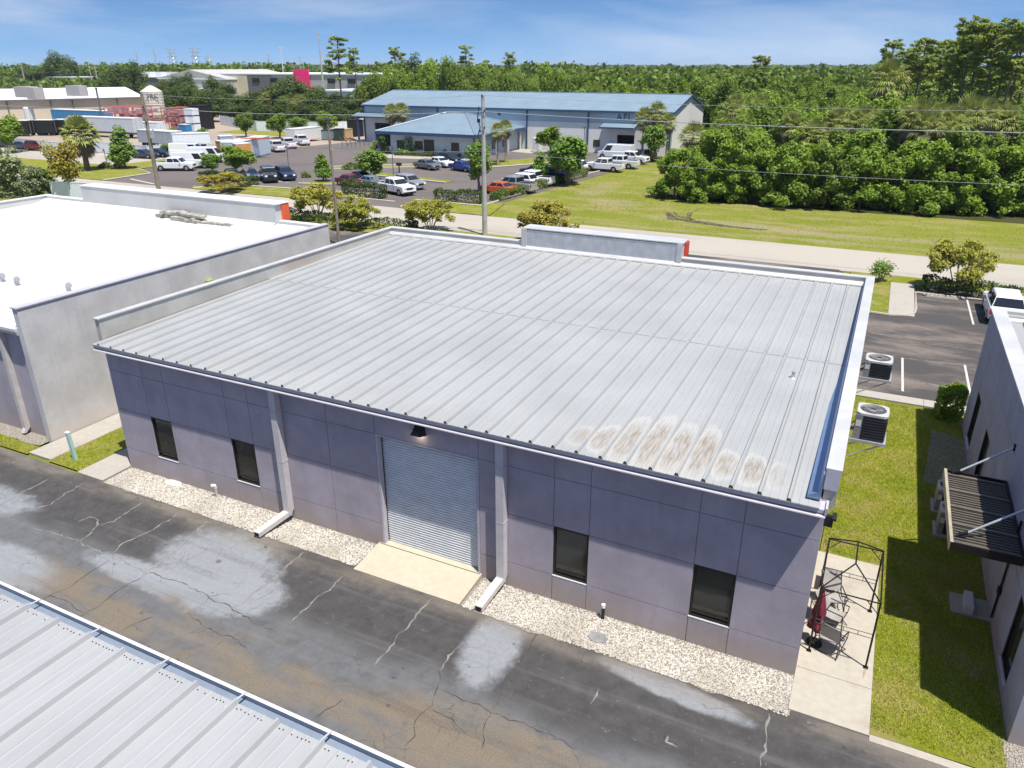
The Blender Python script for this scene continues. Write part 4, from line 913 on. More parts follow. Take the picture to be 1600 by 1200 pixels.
a_ = at(540,303); b_ = at(600,310); hedge(a_.x,a_.y,b_.x,b_.y,1.4,1.5,'clipped dark hedge in front of the white truck with the round sign',2600,seed=6)
a_ = at(317,283); b_ = at(336,284); hedge(a_.x,a_.y,b_.x,b_.y,1.5,1.3,'dark clipped hedge block at the left end of the entrance island',1400,seed=7)
a_ = at(378,293); b_ = at(400,288); hedge(a_.x,a_.y,b_.x,b_.y,1.2,1.0,'small dark hedge by the white sign on the entrance island',1200,seed=8)
hedge(-53,95.6,-41,96.9,1.0,.6,'low planting along the office front wall',1800,lf_oak,seed=9)
hedge(27.85,18.75,28.75,18.85,.95,1.35,'boxy green shrub against the corner of the right building',1700,lf_wood,.12,seed=10)
# ---- the woods
WD = [mk_bush(51, lf_wood, 8, 3.6, 9500, .23), mk_bush(52, lf_wood, 8, 3.6, 9500, .23), mk_bush(53, lf_wood2, 8, 3.6, 9500, .23), mk_bush(54, lf_wood, 8, 3.4, 9000, .22)]
TALL = [mk_round(55, lf_wood2, 11, 3.8, 1.0, 9000, .24, 16), mk_round(56, lf_wood, 11, 3.6, 1.2, 9000, .24, 16), mk_round(57, lf_wood2, 12, 3.4, 1.5, 8500, .24, 16)]
PN = [mk_pine(61, 20, .60), mk_pine(62, 20, .48), mk_pine(63, 20, .66)]
rw = random.Random(99)
def pxof(x, y, z=4.0):
    d = Vector((x,y,z))-CAM; return 800+F_PX*d.dot(_rt)/d.dot(_fw)
def edge_y(x): return np.interp(x, [-2,1,3,8,15,21,28,33,37,60], [76,70.5,68.5,70,70.5,71.5,72.6,74,75,80])
x = 2.0
while x < 46:
    s = rw.uniform(.62,.95); plant(rw.choice(WD), (x, edge_y(x)+2.4+rw.uniform(-.6,.8)), 'dense round bush tree of the leafy front edge of the woods on the mown verge', (s*1.05,s*1.05,s*.95), 'bush trees along the front edge of the woods'); x += rw.uniform(2.6,3.9)
for y in (78,83.5):
    x = 0.0
    while x < 48:
        if y > edge_y(x)+4 and pxof(x,y) > 1088:
            s = rw.uniform(.85,1.12); plant(rw.choice(WD+TALL[:1]), (x+rw.uniform(-1,1), y+rw.uniform(-1.5,1.5)), 'leafy tree in the second rank of the woods right of the warehouse', s, 'second rank trees of the woods')
        x += rw.uniform(4.0,5.6)
y = 90
while y < 170:
    x = -7.0 if y < 140 else -14
    xr = 26 + (y+16)*.165
    while x < xr:
        if pxof(x,y) < (1128 if y < 150 else 1060): x += 2.0; continue
        s = rw.uniform(.8,1.12); plant(rw.choice(TALL+WD[2:3]), (x+rw.uniform(-1.5,1.5), y+rw.uniform(-2,2)), 'leafy tree deep in the woods right of the warehouse', (s,s,s*(.95+.18*(y>110))), 'trees filling the woods'); x += rw.uniform(5.2,7.0)
    y += 6.5
for px_, ty, yy in ((1085,193,82),(1240,175,88),(1275,190,84),(1310,168,95),(1350,165,92),(1395,95,118),(1425,165,86),(1442,158,84),(1470,160,92),(1495,165,84),(1520,150,88),(1545,155,95),(1380,170,100),(1190,150,108),(1575,165,100),(1150,150,104),(1455,175,82)):
    q = atY(px_, ty, yy); h = max(5, q.z); s = h/6.3; plant(rw.choice(SP), (q.x, yy, 0), 'sabal palm rising through the woods', (max(1.25,s*.85),max(1.25,s*.85),s), 'palms among the woods')
for px_, ty, yy in ((1400,62,135),(1425,68,128),(1447,55,122),(1465,72,130),(1482,58,125),(1500,70,118),(1515,40,112),(1532,27,108),(1548,34,110),(1560,60,116),(1572,30,106),(1584,45,108),(1597,30,104),(1612,38,106),(1625,50,110),(1180,84,190),(1192,88,195),(1440,70,150),(1462,66,155),(1490,62,150),(1508,56,145),(1526,50,150),(1552,44,140),(1575,50,145),(1600,44,140),(1420,76,160),(1566,40,130)):
    q = atY(px_, ty, yy); s = q.z/20; plant(rw.choice(PN), (q.x, yy, 0), 'tall slim pine standing above the woods at upper right', (s*1.05,s*1.05,s), 'tall pines above the woods')
# behind the blue roofed warehouse
x = -92
while x < -4:
    for yy in (146,153,162):
        s = rw.uniform(.82,1.1); plant(rw.choice(TALL), (x+rw.uniform(-2,2), yy+rw.uniform(-2,2), 0), 'tree of the wooded band behind the blue roofed warehouse', (s,s,s*float(np.interp(x,[-92,-60,-40,-20],[1.5,1.5,1.3,1.1]))*rw.uniform(.85,1.12)), 'trees behind the warehouse')
    x += rw.uniform(5.4,6.8)
for px_, ty, yy in ((615,74,185),(622,80,190),(732,68,170),(790,82,180)):
    q = atY(px_, ty, yy); s = q.z/20; plant(rw.choice(PN), (q.x, yy, 0), 'loose topped pine rising behind the left half of the blue warehouse', (s*1.1,s*1.1,s), 'pines behind the warehouse')
q = atY(525,54,150); s = q.z/20; plant(PN[1], (q.x,150,0), 'tall lone pine left of the blue roofed warehouse, highest in the skyline', (s*1.25,s*1.25,s))
q = atY(552,75,158); s = q.z/20; plant(PN[2], (q.x,158,0), 'thin half-bare pine right of the tall lone pine', (s*.9,s*.9,s))
# dark oaks behind the storage yard
DK = [mk_round(58, lf_dark, 9, 4.6, -.8, 9000, .25, 14), mk_round(59, lf_dark, 9, 4.6, -.8, 9000, .25, 14)]
for px_, by, ty, s0 in ((272,186,130,.9),(290,182,122,1.1),(306,188,128,1.2),(322,190,135,1.1),(345,190,140,1.1),(368,188,142,1.1),(392,188,140,1.15),(415,186,132,1.2),(437,188,122,1.3),(458,186,120,1.3),(478,186,124,1.3),(498,188,132,1.2),(520,190,138,1.2),(545,190,140,1.2),(568,192,145,1.2),(590,190,138,1.2),(455,190,113,1.5),(448,196,150,1.0),(480,198,155,1.0),(408,196,155,1.0),(530,200,160,1.0),(380,195,158,1.0),(560,203,165,.9),(262,172,122,1.0)):
    p = at(px_, by); q = atY(px_, ty, p.y); plant(rw.choice(DK+OAK[:1] if by > 195 else DK), (p.x,p.y,0), 'dark oak of the thick tree belt behind the storage yard', (s0,s0,q.z/9.0) , 'oaks behind the storage yard')
for px_, by, ty in ((452,192,150),(470,190,148),(425,190,145),(578,190,150)):
    p = at(px_, by); q = atY(px_, ty, p.y); plant(SP[2], (p.x,p.y,0), 'palm half hidden in the oak belt behind the storage yard', (1.6,1.6,q.z/6.2), 'palms in the oak belt')
for px_, by, ty, s0 in ((75,140,92,1.3),(90,140,85,1.4),(105,142,95,1.3),(125,140,108,1.2),(142,140,112,1.2),(160,138,105,1.2),(178,136,100,1.2),(196,134,92,1.2),(214,135,96,1.2),(60,142,115,1.0),(30,140,118,.9),(45,138,120,.8)):
    p = at(px_, by); d = (p-CAM).length; q = atY(px_, ty, p.y); k = d/230; plant(rw.choice(OAK+DK), (p.x,p.y,0), 'tree in the row behind the tan warehouse roof', (s0*.85*k,s0*.85*k,q.z/6.4), 'trees behind the tan warehouse')
for px_, ty, yy, s0 in ((168,118,205,1.1),(185,112,210,1.2),(203,108,215,1.2),(222,116,205,1.1),(238,122,200,1.0),(268,128,190,1.0),(292,122,195,1.1),(312,132,190,1.0),(335,126,200,1.0),(352,136,190,.9),(410,134,190,.9),(428,126,195,1.0),(500,120,205,1.0),(560,112,200,1.2),(585,104,205,1.3),(640,98,215,1.2)):
    q = atY(px_, ty, yy); plant(rw.choice(OAK+DK), (q.x,yy,0), 'tree standing before the far factories behind the storage yard', (s0*1.25,s0*1.25,q.z/6.8), 'trees before the far factories')
# far forest: one mass
r = np.random.default_rng(7); Pn = []; Sz = []
def forest(n, x0, x1, y0, y1, h, rad, q, size, cond=None):
    cx = r.uniform(x0,x1,n); cy = y0+(y1-y0)*r.random(n)**1.3
    for i in range(n):
        if cond and not cond(cx[i], cy[i]): continue
        hh = h*r.uniform(.75,1.15); rd = rad*r.uniform(.8,1.25); d = rnd_dirs(r, q); d[:,2] = np.abs(d[:,2])*1.0-.25
        rr_ = r.uniform(.6,1.0,q)[:,None]*(1+.2*np.sin(d[:,0:1]*8+i)); Pn.append(np.array([cx[i],cy[i],hh*.62])+d*np.array([rd,rd,hh*.40])*rr_); Sz.append(np.full(q,size))
infr = lambda x_, y_: (x_-CAM.x) < (y_-CAM.y)*.22+12 and (x_-CAM.x) > -(y_-CAM.y)*1.85-15
vis = lambda x_, y_: infr(x_,y_) and not (x_ < -100 and y_ < 330 and x_ > -420) 
forest(900, -110, 90, 168, 330, 12.5, 4.0, 170, 1.0, vis)
forest(1300, -300, 150, 320, 640, 13, 5.5, 110, 1.7, infr)
forest(1500, -1300, 250, 420, 1300, 13, 9, 60, 3.2, infr)
forest(900, -2600, 500, 1200, 2600, 15, 16, 34, 7.0, infr)
forest(420, -560, -120, 325, 430, 15.5, 5.0, 110, 1.5, infr)
forest(520, -900, -250, 210, 520, 8.5, 5.0, 80, 1.6, lambda x_, y_: infr(x_,y_) and r.random() < .8 and not (x_ > -330 and y_ < 300))
P = np.concatenate(Pn); Sz = np.concatenate(Sz); V, Q = leaf_quads(r, P, 1.0, .55, 1.3)
cen = np.repeat(P, 4, 0); V = cen+(V-cen)*np.repeat(Sz,4)[:,None]
ff = np_mesh('far_forest', V, Q, lf_far, r.random(len(P)))
tag(ff, 'continuous band of distant green forest reaching the horizon', 'forest', kind='stuff')

# ------------------------------------------------------------------ vehicles
def make_car(kind, col, name, L_=4.7, flake=.1):
    """local axes: +x is forward, y across, z up, origin on the ground under the middle"""
    t = thing(name, 'x', {'sedan':'car','suv':'car','pickup':'pickup truck','van':'van','minivan':'car','jeep':'car'}[kind], (0,0,-300))
    P = dict(sedan=(4.7,1.82,.46,.92,1.42), suv=(4.6,1.86,.50,1.06,1.70), minivan=(5.0,1.95,.50,1.08,1.75), pickup=(5.8,1.98,.60,1.18,1.88), van=(5.9,2.0,.55,1.25,2.35), jeep=(4.4,1.87,.62,1.22,1.85))[kind]
    Ln, Wd, zs_, zb, zr = P; h = Ln/2; r = .34 if kind in ('sedan','suv','minivan') else .40
    xf, xr_ = h-.90, -h+.95+(.15 if kind == 'pickup' else 0)
    hood = {'sedan':.88,'suv':1.0,'minivan':1.0,'pickup':1.15,'van':1.2,'jeep':1.15}[kind]
    def arch(xc):
        a = r*1.18; return [(xc+a*math.cos(q), max(.30, r+a*math.sin(q)-.02)) for q in np.linspace(math.pi, 0, 9)]
    # lower body side outline, rear to front, with wheel arches
    tailz = zb if kind != 'sedan' else zb+.03
    pr = [(-h+.06,.34)] + arch(xr_) + arch(xf) + [(h-.06,.32),(h,.50),(h-.02,.68),(h-.12,hood-.06),(h-.45,hood),(h-1.35 if kind!='van' else h-.75,zb)] + [(-h+.12,tailz),(-h+.02,tailz-.12),(-h,.55)]
    n = len(pr); mb = MB(); vs = []
    for y, k in ((-Wd/2,.0),(-Wd/2,1.0),(Wd/2,1.0),(Wd/2,.0)):
        for (x, z) in pr:
            if k == 0: cx, cz = x*.985, z+(-.03 if z > .6 else .01); vs.append((cx, y, cz))
            else: vs.append((x, y*.955, z))
    fs = [tuple(range(n-1,-1,-1)), tuple(range(3*n,4*n))]
    for b in range(3):
        for i in range(n): j = (i+1)%n; fs.append((b*n+i, b*n+j, (b+1)*n+j, (b+1)*n+i))
    mb.add(vs, [f[::-1] for f in fs])
    # greenhouse
    if kind == 'sedan': gb = (-h+.75, h-1.25); gtop = (-h+1.35, h-2.15)
    elif kind == 'suv': gb = (-h+.10, h-1.22); gtop = (-h+.62, h-2.05)
    elif kind == 'minivan': gb = (-h+.10, h-.95); gtop = (-h+.40, h-1.95)
    elif kind == 'jeep': gb = (-h+.12, h-1.45); gtop = (-h+.18, h-1.70)
    elif kind == 'van': gb = (-h+.04, h-.75); gtop = (-h+.08, h-1.55)
    else: gb = (-h+1.95, h-1.40); gtop = (-h+2.10, h-2.15)
    wi = Wd/2*.93; wt = Wd/2*(.74 if kind in ('sedan','suv','minivan') else .82)
    B = [(gb[0],-wi,zb-.02),(gb[1],-wi,zb-.02),(gb[1],wi,zb-.02),(gb[0],wi,zb-.02)]; T = [(gtop[0],-wt,zr-.05),(gtop[1],-wt,zr-.05),(gtop[1],wt,zr-.05),(gtop[0],wt,zr-.05)]
    T2 = [(a[0]*.97 if a[0] < 0 else a[0]-.08, a[1]*.88, zr) for a in T]
    mb.hexa(B, T); mb.hexa(T, T2)
    if kind == 'pickup':   # hollow bed: floor recess shown by dark liner and rails
        pass
    body = mb.build('body', col, t, world=False); bv = body.modifiers.new('edge', 'BEVEL'); bv.width = .045; bv.segments = 2; bv.limit_method = 'ANGLE'; bv.angle_limit = R(28)
    lerp = lambda a,b,q: Vector(a).lerp(Vector(b), q)
    def win(nm, a, b, c, d, off):   # a,b bottom; c,d top
        m_ = MB(); o = Vector(off); q = [lerp(a,d,.10)+o, lerp(b,c,.10)+o, lerp(b,c,.88)+o, lerp(a,d,.88)+o]
        ce = sum(q, Vector())/4; q = [ce+(p_-ce)*.95 for p_ in q]; m_.quad(*q); m_.quad(*[p_-o*1.5 for p_ in q[::-1]]); m_.build(nm, m_carglass, t, world=False)
    win('windscreen', B[1],B[2],T[2],T[1], (.012,0,.006))
    if kind != 'van': win('rear_window', B[3],B[0],T[0],T[3], (-.012,0,.006))
    for sgn, (b0,b1,t1,t0) in ((-1,(B[0],B[1],T[1],T[0])),(1,(B[2],B[3],T[3],T[2]))):
        cuts = {'sedan':(.04,.50,.96),'suv':(.03,.36,.64,.97),'minivan':(.03,.34,.64,.96),'jeep':(.04,.36,.66,.97),'pickup':(.05,.52,.95),'van':(.70,.97)}[kind]
        if sgn > 0: cuts = tuple(1-c for c in cuts[::-1])
        for i in range(len(cuts)-1):
            q0, q1 = cuts[i]+.012, cuts[i+1]-.012
            win('side_window', lerp(b0,b1,q0), lerp(b0,b1,q1), lerp(t0,t1,q1), lerp(t0,t1,q0), (0,sgn*.012,.004))
    if kind == 'pickup':
        m_ = MB(); m_.box(-h+.16,-Wd/2*.82,zb+.001,-h+1.86,Wd/2*.82,zb+.012); m_.build('cargo_bed', m_black, t, world=False)
        m_ = MB(); m_.box(-h+.10,-Wd/2*.93,zb+.0005,-h+1.9,-Wd/2*.83,zb+.05); m_.box(-h+.10,Wd/2*.83,zb+.0005,-h+1.9,Wd/2*.93,zb+.05); m_.box(-h+.04,-Wd/2*.9,zb+.0006,-h+.12,Wd/2*.9,zb+.045); m_.build('bed_rail', col, t, world=False)
    for x in (xf, xr_):
        for y in (-Wd/2+.11, Wd/2-.11):
            w_ = MB(); sg = 1 if y > 0 else -1
            prof = [(r*.62,-.115),(r*.93,-.115),(r,-.075),(r,.075),(r*.93,.115),(r*.62,.115)]; k = 18; vs = []; fs = []
            for (rr_, yy) in prof:
                for q in range(k): a = 2*math.pi*q/k; vs.append((x+rr_*math.cos(a), y+yy, r+rr_*math.sin(a)))
            for i in range(len(prof)-1):
                for q in range(k): q2 = (q+1)%k; fs.append((i*k+q, i*k+q2, (i+1)*k+q2, (i+1)*k+q))
            fs.append(tuple(range(k))); fs.append(tuple(range(5*k,6*k))); w_.add(vs, fs); wo = w_.build('wheel', m_rubber, t, world=False)
            rm = MB(); rm.tube([(x,y+sg*.05,r),(x,y+sg*.119,r)], [r*.60,r*.56], 14); rm.build('rim', m_rim, wo, world=False)
    for y in (-1,1):
        m_ = MB(); y0 = y*Wd/2*.62; m_.hexa([(h-.10,y0-.17,hood-.30),(h+.004,y0-.17,hood-.32),(h+.004,y0+.17,hood-.32),(h-.10,y0+.17,hood-.30)],[(h-.2,y0-.17,hood-.13),(h-.058,y0-.17,hood-.14),(h-.058,y0+.17,hood-.14),(h-.2,y0+.17,hood-.13)]); m_.build('headlight', m_head, t, world=False)
        m_ = MB(); y0 = y*Wd/2*.85; tz = tailz-.30; m_.box(-h-.008,y0-.12,tz-.12,-h+.12,y0+.12,tz+.20); m_.build('taillight', m_tail, t, world=False)
        m_ = MB(); xm = gb[1]-.35; m_.box(xm-.08,y*(Wd/2-.02)-.0,zb-.02,xm+.08,y*(Wd/2+.16),zb+.13) if y > 0 else m_.box(xm-.08,-(Wd/2+.16),zb-.02,xm+.08,-(Wd/2-.02),zb+.13); m_.build('wing_mirror', col, t, world=False)
    m_ = MB(); m_.box(h-.02,-Wd/2*.45,hood-.42,h+.008,Wd/2*.45,hood-.20); m_.build('grille', m_black, t, world=False)
    m_ = MB(); m_.box(h-.05,-Wd/2*.9,.30,h+.02,Wd/2*.9,.46); m_.build('bumper', m_black if kind in ('pickup','jeep') else col, t, world=False)
    m_ = MB(); m_.box(-h-.02,-Wd/2*.9,.36,-h+.05,Wd/2*.9,.52); m_.build('bumper', m_galv if kind == 'pickup' else m_black, t, world=False)
    m_ = MB(); m_.box(-h-.012,-.17,.60,-h-.002,.17,.72); m_.build('licence_plate', m_cap, t, world=False)
    if kind == 'jeep': m_ = MB(); m_.tube([(-h-.02,0,.98),(-h-.24,0,.98)], .36, 16); m_.build('spare_wheel', m_rubber, t, world=False)
    m_ = MB(); m_.box(-h+.3,-Wd/2+.14,.22,h-.3,Wd/2-.14,.42); m_.build('underbody', m_dark, t, world=False)
    return t
pw = paint('paint_white', (.74,.75,.76)); pk = paint('paint_black', (.012,.013,.015)); pn = paint('paint_navy', (.02,.035,.085), .2); pg = paint('paint_grey', (.16,.17,.18), .3); psl = paint('paint_silver', (.38,.39,.40), .4)
pr_ = paint('paint_maroon', (.16,.012,.022), .2); po = paint('paint_orange', (.55,.10,.02)); pb = paint('paint_blue', (.025,.05,.26), .2); pbl = paint('paint_pale_blue', (.22,.30,.36), .3)
_cars = {}
CARC = {'white':pw,'black':pk,'navy':pn,'grey':pg,'silver':psl,'maroon':pr_,'orange':po,'blue':pb,'pale':pbl}
def car(kind, colr, bx, by, hx, hy, label, grp=None, dz=0.0, xy=None):
    """bx,by: photo pixel under the middle; hx,hy: world heading"""
    p = Vector(xy) if xy else at(bx, by); k = (kind, colr); rz = math.atan2(hy, hx)
    nm = {'sedan':'parked_car','suv':'parked_suv','minivan':'parked_minivan','pickup':'pickup_truck','van':'delivery_van','jeep':'parked_suv'}[kind]
    if k not in _cars:
        o = make_car(kind, CARC[colr], nm); _cars[k] = o; o.location = (p.x,p.y,dz); o.rotation_euler = (0,0,rz); o['label'] = label
        if grp: o['group'] = grp
    else: o = dup(_cars[k], (p.x,p.y,dz), rz, label, grp)
    return o
# right front lot
car('suv','white',0,0,0,1,'white SUV seen from behind beside the front hedge at right', xy=(31.85,36.7,0))
car('sedan','orange',0,0,0,1,'red-orange car almost hidden right of the white SUV', xy=(34.6,37.0,0))
# across the road: row against the hedge on the right of the business lot (noses to the left)
GR = 'vehicles parked along the lawn hedge'
car('sedan','orange',778,302,-1,.12,'bright orange car nearest the concrete pole in the hedge row',GR)
car('pickup','silver',803,299,-1,.12,'silver pickup between the orange car and the white wagon',GR)
car('suv','white',812,291,-1,.12,'white wagon partly behind the silver pickup in the hedge row',GR)
car('pickup','white',832,289,-1,.12,'white pickup at the back of the wagon in the hedge row',GR)
car('pickup','navy',858,282,-1,.12,'dark blue pickup under the large bright tree',GR)
car('suv','navy',838,275,-1,.12,'dark SUV half hidden behind the thin young tree',GR)
GR2 = 'white work trucks by the warehouse bay'
car('pickup','white',944,267,-1,.05,'white pickup nearest the lawn, front of the work truck row',GR2)
car('pickup','white',968,262,-1,.05,'white work truck with a ladder rack behind the nearest pickup',GR2)
car('pickup','white',985,255,1,-.1,'white pickup with its nose toward the lawn at the bay',GR2)
car('pickup','grey',1003,252,-.3,-1,'grey and white tall pickup by the palms at the bay',GR2)
car('van','white',962,248,-1,.05,'white van just outside the open warehouse bay',GR2)
car('suv','white',893,268,-1,.05,'white car at the left end of the work truck row, behind the bright tree',GR2)
# office row
GR3 = 'cars parked before the hipped office'
car('sedan','grey',668,264,1,-.35,'grey sedan at the left of the office parking row',GR3)
car('sedan','white',688,260,1,-.35,'white sedan behind the grey sedan at the office',GR3)
car('suv','black',703,256,1,-.35,'black SUV closest to the office entrance',GR3)
car('sedan','blue',724,267,1,-.35,'blue car right of the grey sedan, by the loose tree',GR3)
# island rows
car('pickup','white',618,302,1,-.35,'big white crew cab truck behind the clipped hedge and round sign')
car('suv','silver',640,294,1,-.3,'silver SUV behind the big white crew cab truck')
car('sedan','maroon',550,290,1,-.2,'dark red sedan behind the clipped hedge')
car('sedan','pale',583,292,1,-.3,'pale blue car between the dark red sedan and white truck')
car('sedan','navy',566,285,1,-.2,'dark blue car tucked behind the dark red sedan')
car('jeep','black',421,283,.9,-.75,'black off-road SUV with big tyres and a rear spare wheel on the entrance road')
car('suv','navy',446,280,.9,-.55,'dark navy SUV right of the black off-road SUV')
car('sedan','navy',392,280,.9,-.6,'dark blue car left of the black off-road SUV')
car('sedan','black',364,281,.9,-.6,'black car under the leafy entrance tree')
# entrance: pickup, van and vans with ladders
car('pickup','white',275,266,.95,.30*-1+.75,'white pickup with side lettering by the far lot entrance')
car('van','white',303,262,.95,.45,'white work van right of the lettered pickup')
car('van','white',325,253,.95,.45,'high white van behind the work van near the orange container')
car('van','white',296,246,.95,.45,'white van with roof rack at the back left of the van group')
car('sedan','navy',227,247,1,.12,'dark blue sedan parked on the grass behind the left utility pole')
car('sedan','navy',250,245,1,.12,'second dark blue sedan, nose by the left utility pole')
GR4 = 'white pickups backed up by the trailer'
car('pickup','white',432,236,-.85,.5,'white pickup nearest the pale container, left of three',GR4)
car('pickup','white',450,231,-.85,.5,'white pickup in the middle of three by the white trailer',GR4)
car('pickup','white',471,226,-.85,.5,'white pickup with a tall rack, right of three by the white trailer',GR4)
# far left
car('minivan','maroon',61,235,1,.12,'maroon minivan on the pale drive at far left')
car('sedan','navy',37,233,1,.12,'dark blue car just left of the maroon minivan')
car('suv','black',14,230,1,.12,'black SUV left of the dark blue car at the left edge')
car('suv','navy',2,228,1,.12,'dark SUV cut by the left edge of the picture')

# ------------------------------------------------------------------ poles, wires, signs
def pole_thing(name, label, cat, base, top, r0, r1, m):
    t = thing(name, label, cat, base); mb = MB(); mb.tube([(base[0],base[1],-.3),(top[0],top[1],top[2])], [r0,r1], 10); mb.build('shaft', m, t); return t
def insul(mb, p): mb.lathe([(.05,0),(.07,.06),(.05,.10),(.07,.16),(.03,.22)], p, 8)
UP = Vector((-7.95,43.8,11.95)); UL = Vector((-49.7,43.8,11.5))
t = pole_thing('utility_pole','pale concrete utility pole with a street lamp arm beyond the main roof','utility pole',(UP.x,UP.y,0),UP,.24,.15,m_pole)
g = MB(); 
for z, dx in ((11.75,.0),(10.55,.22),(9.2,.2),(8.9,-.2)): insul(g, (UP.x+dx,UP.y-.2,z))
g.build('insulators', m_black, t)
g = MB(); g.tube([(UP.x,UP.y,8.6),(UP.x+.9,UP.y+.1,9.0),(UP.x+1.5,UP.y+.1,9.05)], .035, 6); a_ = g.build('lamp_arm', m_galv, t)
g = MB(); g.hexa([(UP.x+1.35,UP.y,8.98),(UP.x+1.95,UP.y+.02,9.0),(UP.x+1.95,UP.y+.2,9.0),(UP.x+1.35,UP.y+.22,8.98)],[(UP.x+1.4,UP.y+.03,9.1),(UP.x+1.9,UP.y+.05,9.08),(UP.x+1.9,UP.y+.17,9.08),(UP.x+1.4,UP.y+.19,9.1)]); g.build('lamp_head', m_galv, a_)
g = MB(); g.tube([(UP.x-.35,UP.y-.1,11.0),(UP.x-.5,UP.y-.1,10.1),(UP.x-.2,UP.y-.2,9.3),(UP.x-.45,UP.y-.2,8.6),(UP.x-.15,UP.y-.2,8.0)], .045, 6); g.box(UP.x-.5,UP.y-.2,9.7,UP.x-.3,UP.y,10.0); g.build('drop_cable', m_black, t)
t = pole_thing('utility_pole','weathered wooden utility pole carrying a grey transformer, behind the white roof','utility pole',(UL.x,UL.y,0),UL,.26,.17,m_polewood)
g = MB(); g.lathe([(.0,0),(.28,.01),(.28,.85),(.22,.95),(.0,1.0)], (UL.x+.48,UL.y,6.9), 14); g.build('transformer', m_galv, t)
g = MB()
for z, dx in ((11.4,.0),(10.0,.2),(8.4,.2)): insul(g, (UL.x+dx,UL.y-.2,z))
g.build('insulators', m_black, t)
def wire(a, b, sag, r_, label, grp=None):
    a = Vector(a); b = Vector(b); n = 28; g = MB(); g.tube([a.lerp(b, i/n)-Vector((0,0,sag*4*(i/n)*(1-i/n))) for i in range(n+1)], r_, 5)
    o = g.build('power_line', m_wire); tag(o, label, 'power line', grp)
UR = (52,43.8); UF = (-92,43.8)
for z, r_, nm in ((11.9,.013,'topmost thin wire'),(10.6,.03,'thick middle wire'),(7.35,.015,'lowest wire')):
    wire((UP.x,UP.y-.15,z),(UR[0],UR[1]-.15,z+.2),.55,r_,nm+' running right from the concrete utility pole along the road')
    wire((UL.x,UL.y-.15,z-.5),(UP.x,UP.y-.15,z),.5,r_,nm+' strung between the wooden and concrete utility poles')
    wire((UF[0],UF[1]-.15,z-.3),(UL.x,UL.y-.15,z-.5),.5,r_,nm+' running left from the wooden utility pole')
LPB = Vector((-17.4,34.8,0)); t = pole_thing('light_post','tall square grey light post between the two roofs','light post',LPB,(LPB.x,LPB.y,10.2),.13,.10,m_polewood)
g = MB(); g.box(LPB.x-.32,LPB.y-.16,10.2,LPB.x+.32,LPB.y+.16,10.34); g.build('lamp_head', m_darkgrey, t)
def lotlamp(bx, by, ty, label):
    p, h = pxh(bx, by, ty); t = pole_thing('parking_lamp', label, 'lamp post', (p.x,p.y,0), (p.x,p.y,h), .07, .05, m_darkgrey)
    g = MB(); g.box(p.x-.35,p.y-.14,h,p.x+.35,p.y+.14,h+.12); g.build('lamp_head', m_darkgrey, t)
lotlamp(452,268,232,'slim dark lamp post right of the dark navy SUV'); lotlamp(615,276,230,'slim dark lamp post between the lime tree and the office'); lotlamp(912,243,199,'slim lamp post before the blue and white warehouse wall')
def roadsign(bx, by, ty, label, rad=.38, sides=8, plate=True, m=None):
    p, h = pxh(bx, by, ty); t = thing('road_sign', label, 'sign', (p.x,p.y,0)); g = MB(); g.tube([(p.x,p.y,-.2),(p.x,p.y,h)], .04, 6); g.build('post', m_galv, t)
    g = MB(); g.tube([(p.x,p.y-.05,h-rad),(p.x,p.y-.075,h-rad)], rad, sides); g.build('plate', m or m_galv, t)
    if plate: g = MB(); g.box(p.x+.05,p.y-.09,h*.28,p.x+.55,p.y-.06,h*.55); g.build('small_plate', m_white, t)
roadsign(590,308,273,'grey back of an octagonal sign in front of the clipped hedge by the white truck',.48)
roadsign(388,288,257,'grey back of an octagonal sign on the entrance island at left',.45)
roadsign(545,236,224,'small blue parking sign at the gate of the work yard',.22,4,False,m_blue_cont)
roadsign(520,241,231,'small white sign just behind the tall light post',.2,4,False,m_white)
roadsign(168,262,232,'thin grey driveway sign left of the conical tree',.35,4,False)
p = at(931,325); g = MB(); g.tube([(p.x,p.y,-.1),(p.x,p.y,.75)], .05, 8); tag(g.build('marker_post', simple('marker_ochre', (.55,.36,.12), .6)), 'short ochre marker post alone on the lawn before the woods', 'post')
p = at(624,270); t = thing('mailbox', 'dark double mailbox on a post at the kerb of the office lot', 'mailbox', (p.x,p.y,0)); g = MB(); g.box(p.x-.06,p.y-.06,0,p.x+.06,p.y+.06,1.0); g.build('post', m_black, t); g = MB(); g.extx([(p.y-.22,1.0),(p.y+.22,1.0),(p.y+.22,1.3),(p.y+.1,1.42),(p.y-.1,1.42),(p.y-.22,1.3)], p.x-.35, p.x+.35); g.build('box', m_black, t)
g = MB(); g.hexa([(27.8,39.28,.0),(29.7,39.28,.0),(29.7,39.45,.0),(27.8,39.45,.0)],[(27.82,39.31,.13),(29.68,39.31,.13),(29.68,39.42,.13),(27.82,39.42,.13)]); tag(g.build('wheel_stop', M_KERB), 'pale concrete wheel stop before the front hedge', 'wheel stop')
rr = random.Random(31)
for k in range(11):
    x = 27.7+k*.23; y = 39.85+rr.uniform(-.15,.12); g = MB(); r_ = rr.uniform(.09,.16); g.lathe([(r_*.6,-.04),(r_,r_*.25),(r_*.8,r_*.7),(r_*.3,r_*.95)], (x,y,.03), 7); tag(g.build('edging_stone', simple('stone_grey', (.30,.28,.26), .9, var=.3) if k == 0 else bpy.data.materials['stone_grey']), 'rounded grey stone in the row behind the wheel stop', 'stone', 'edging stones by the wheel stop')

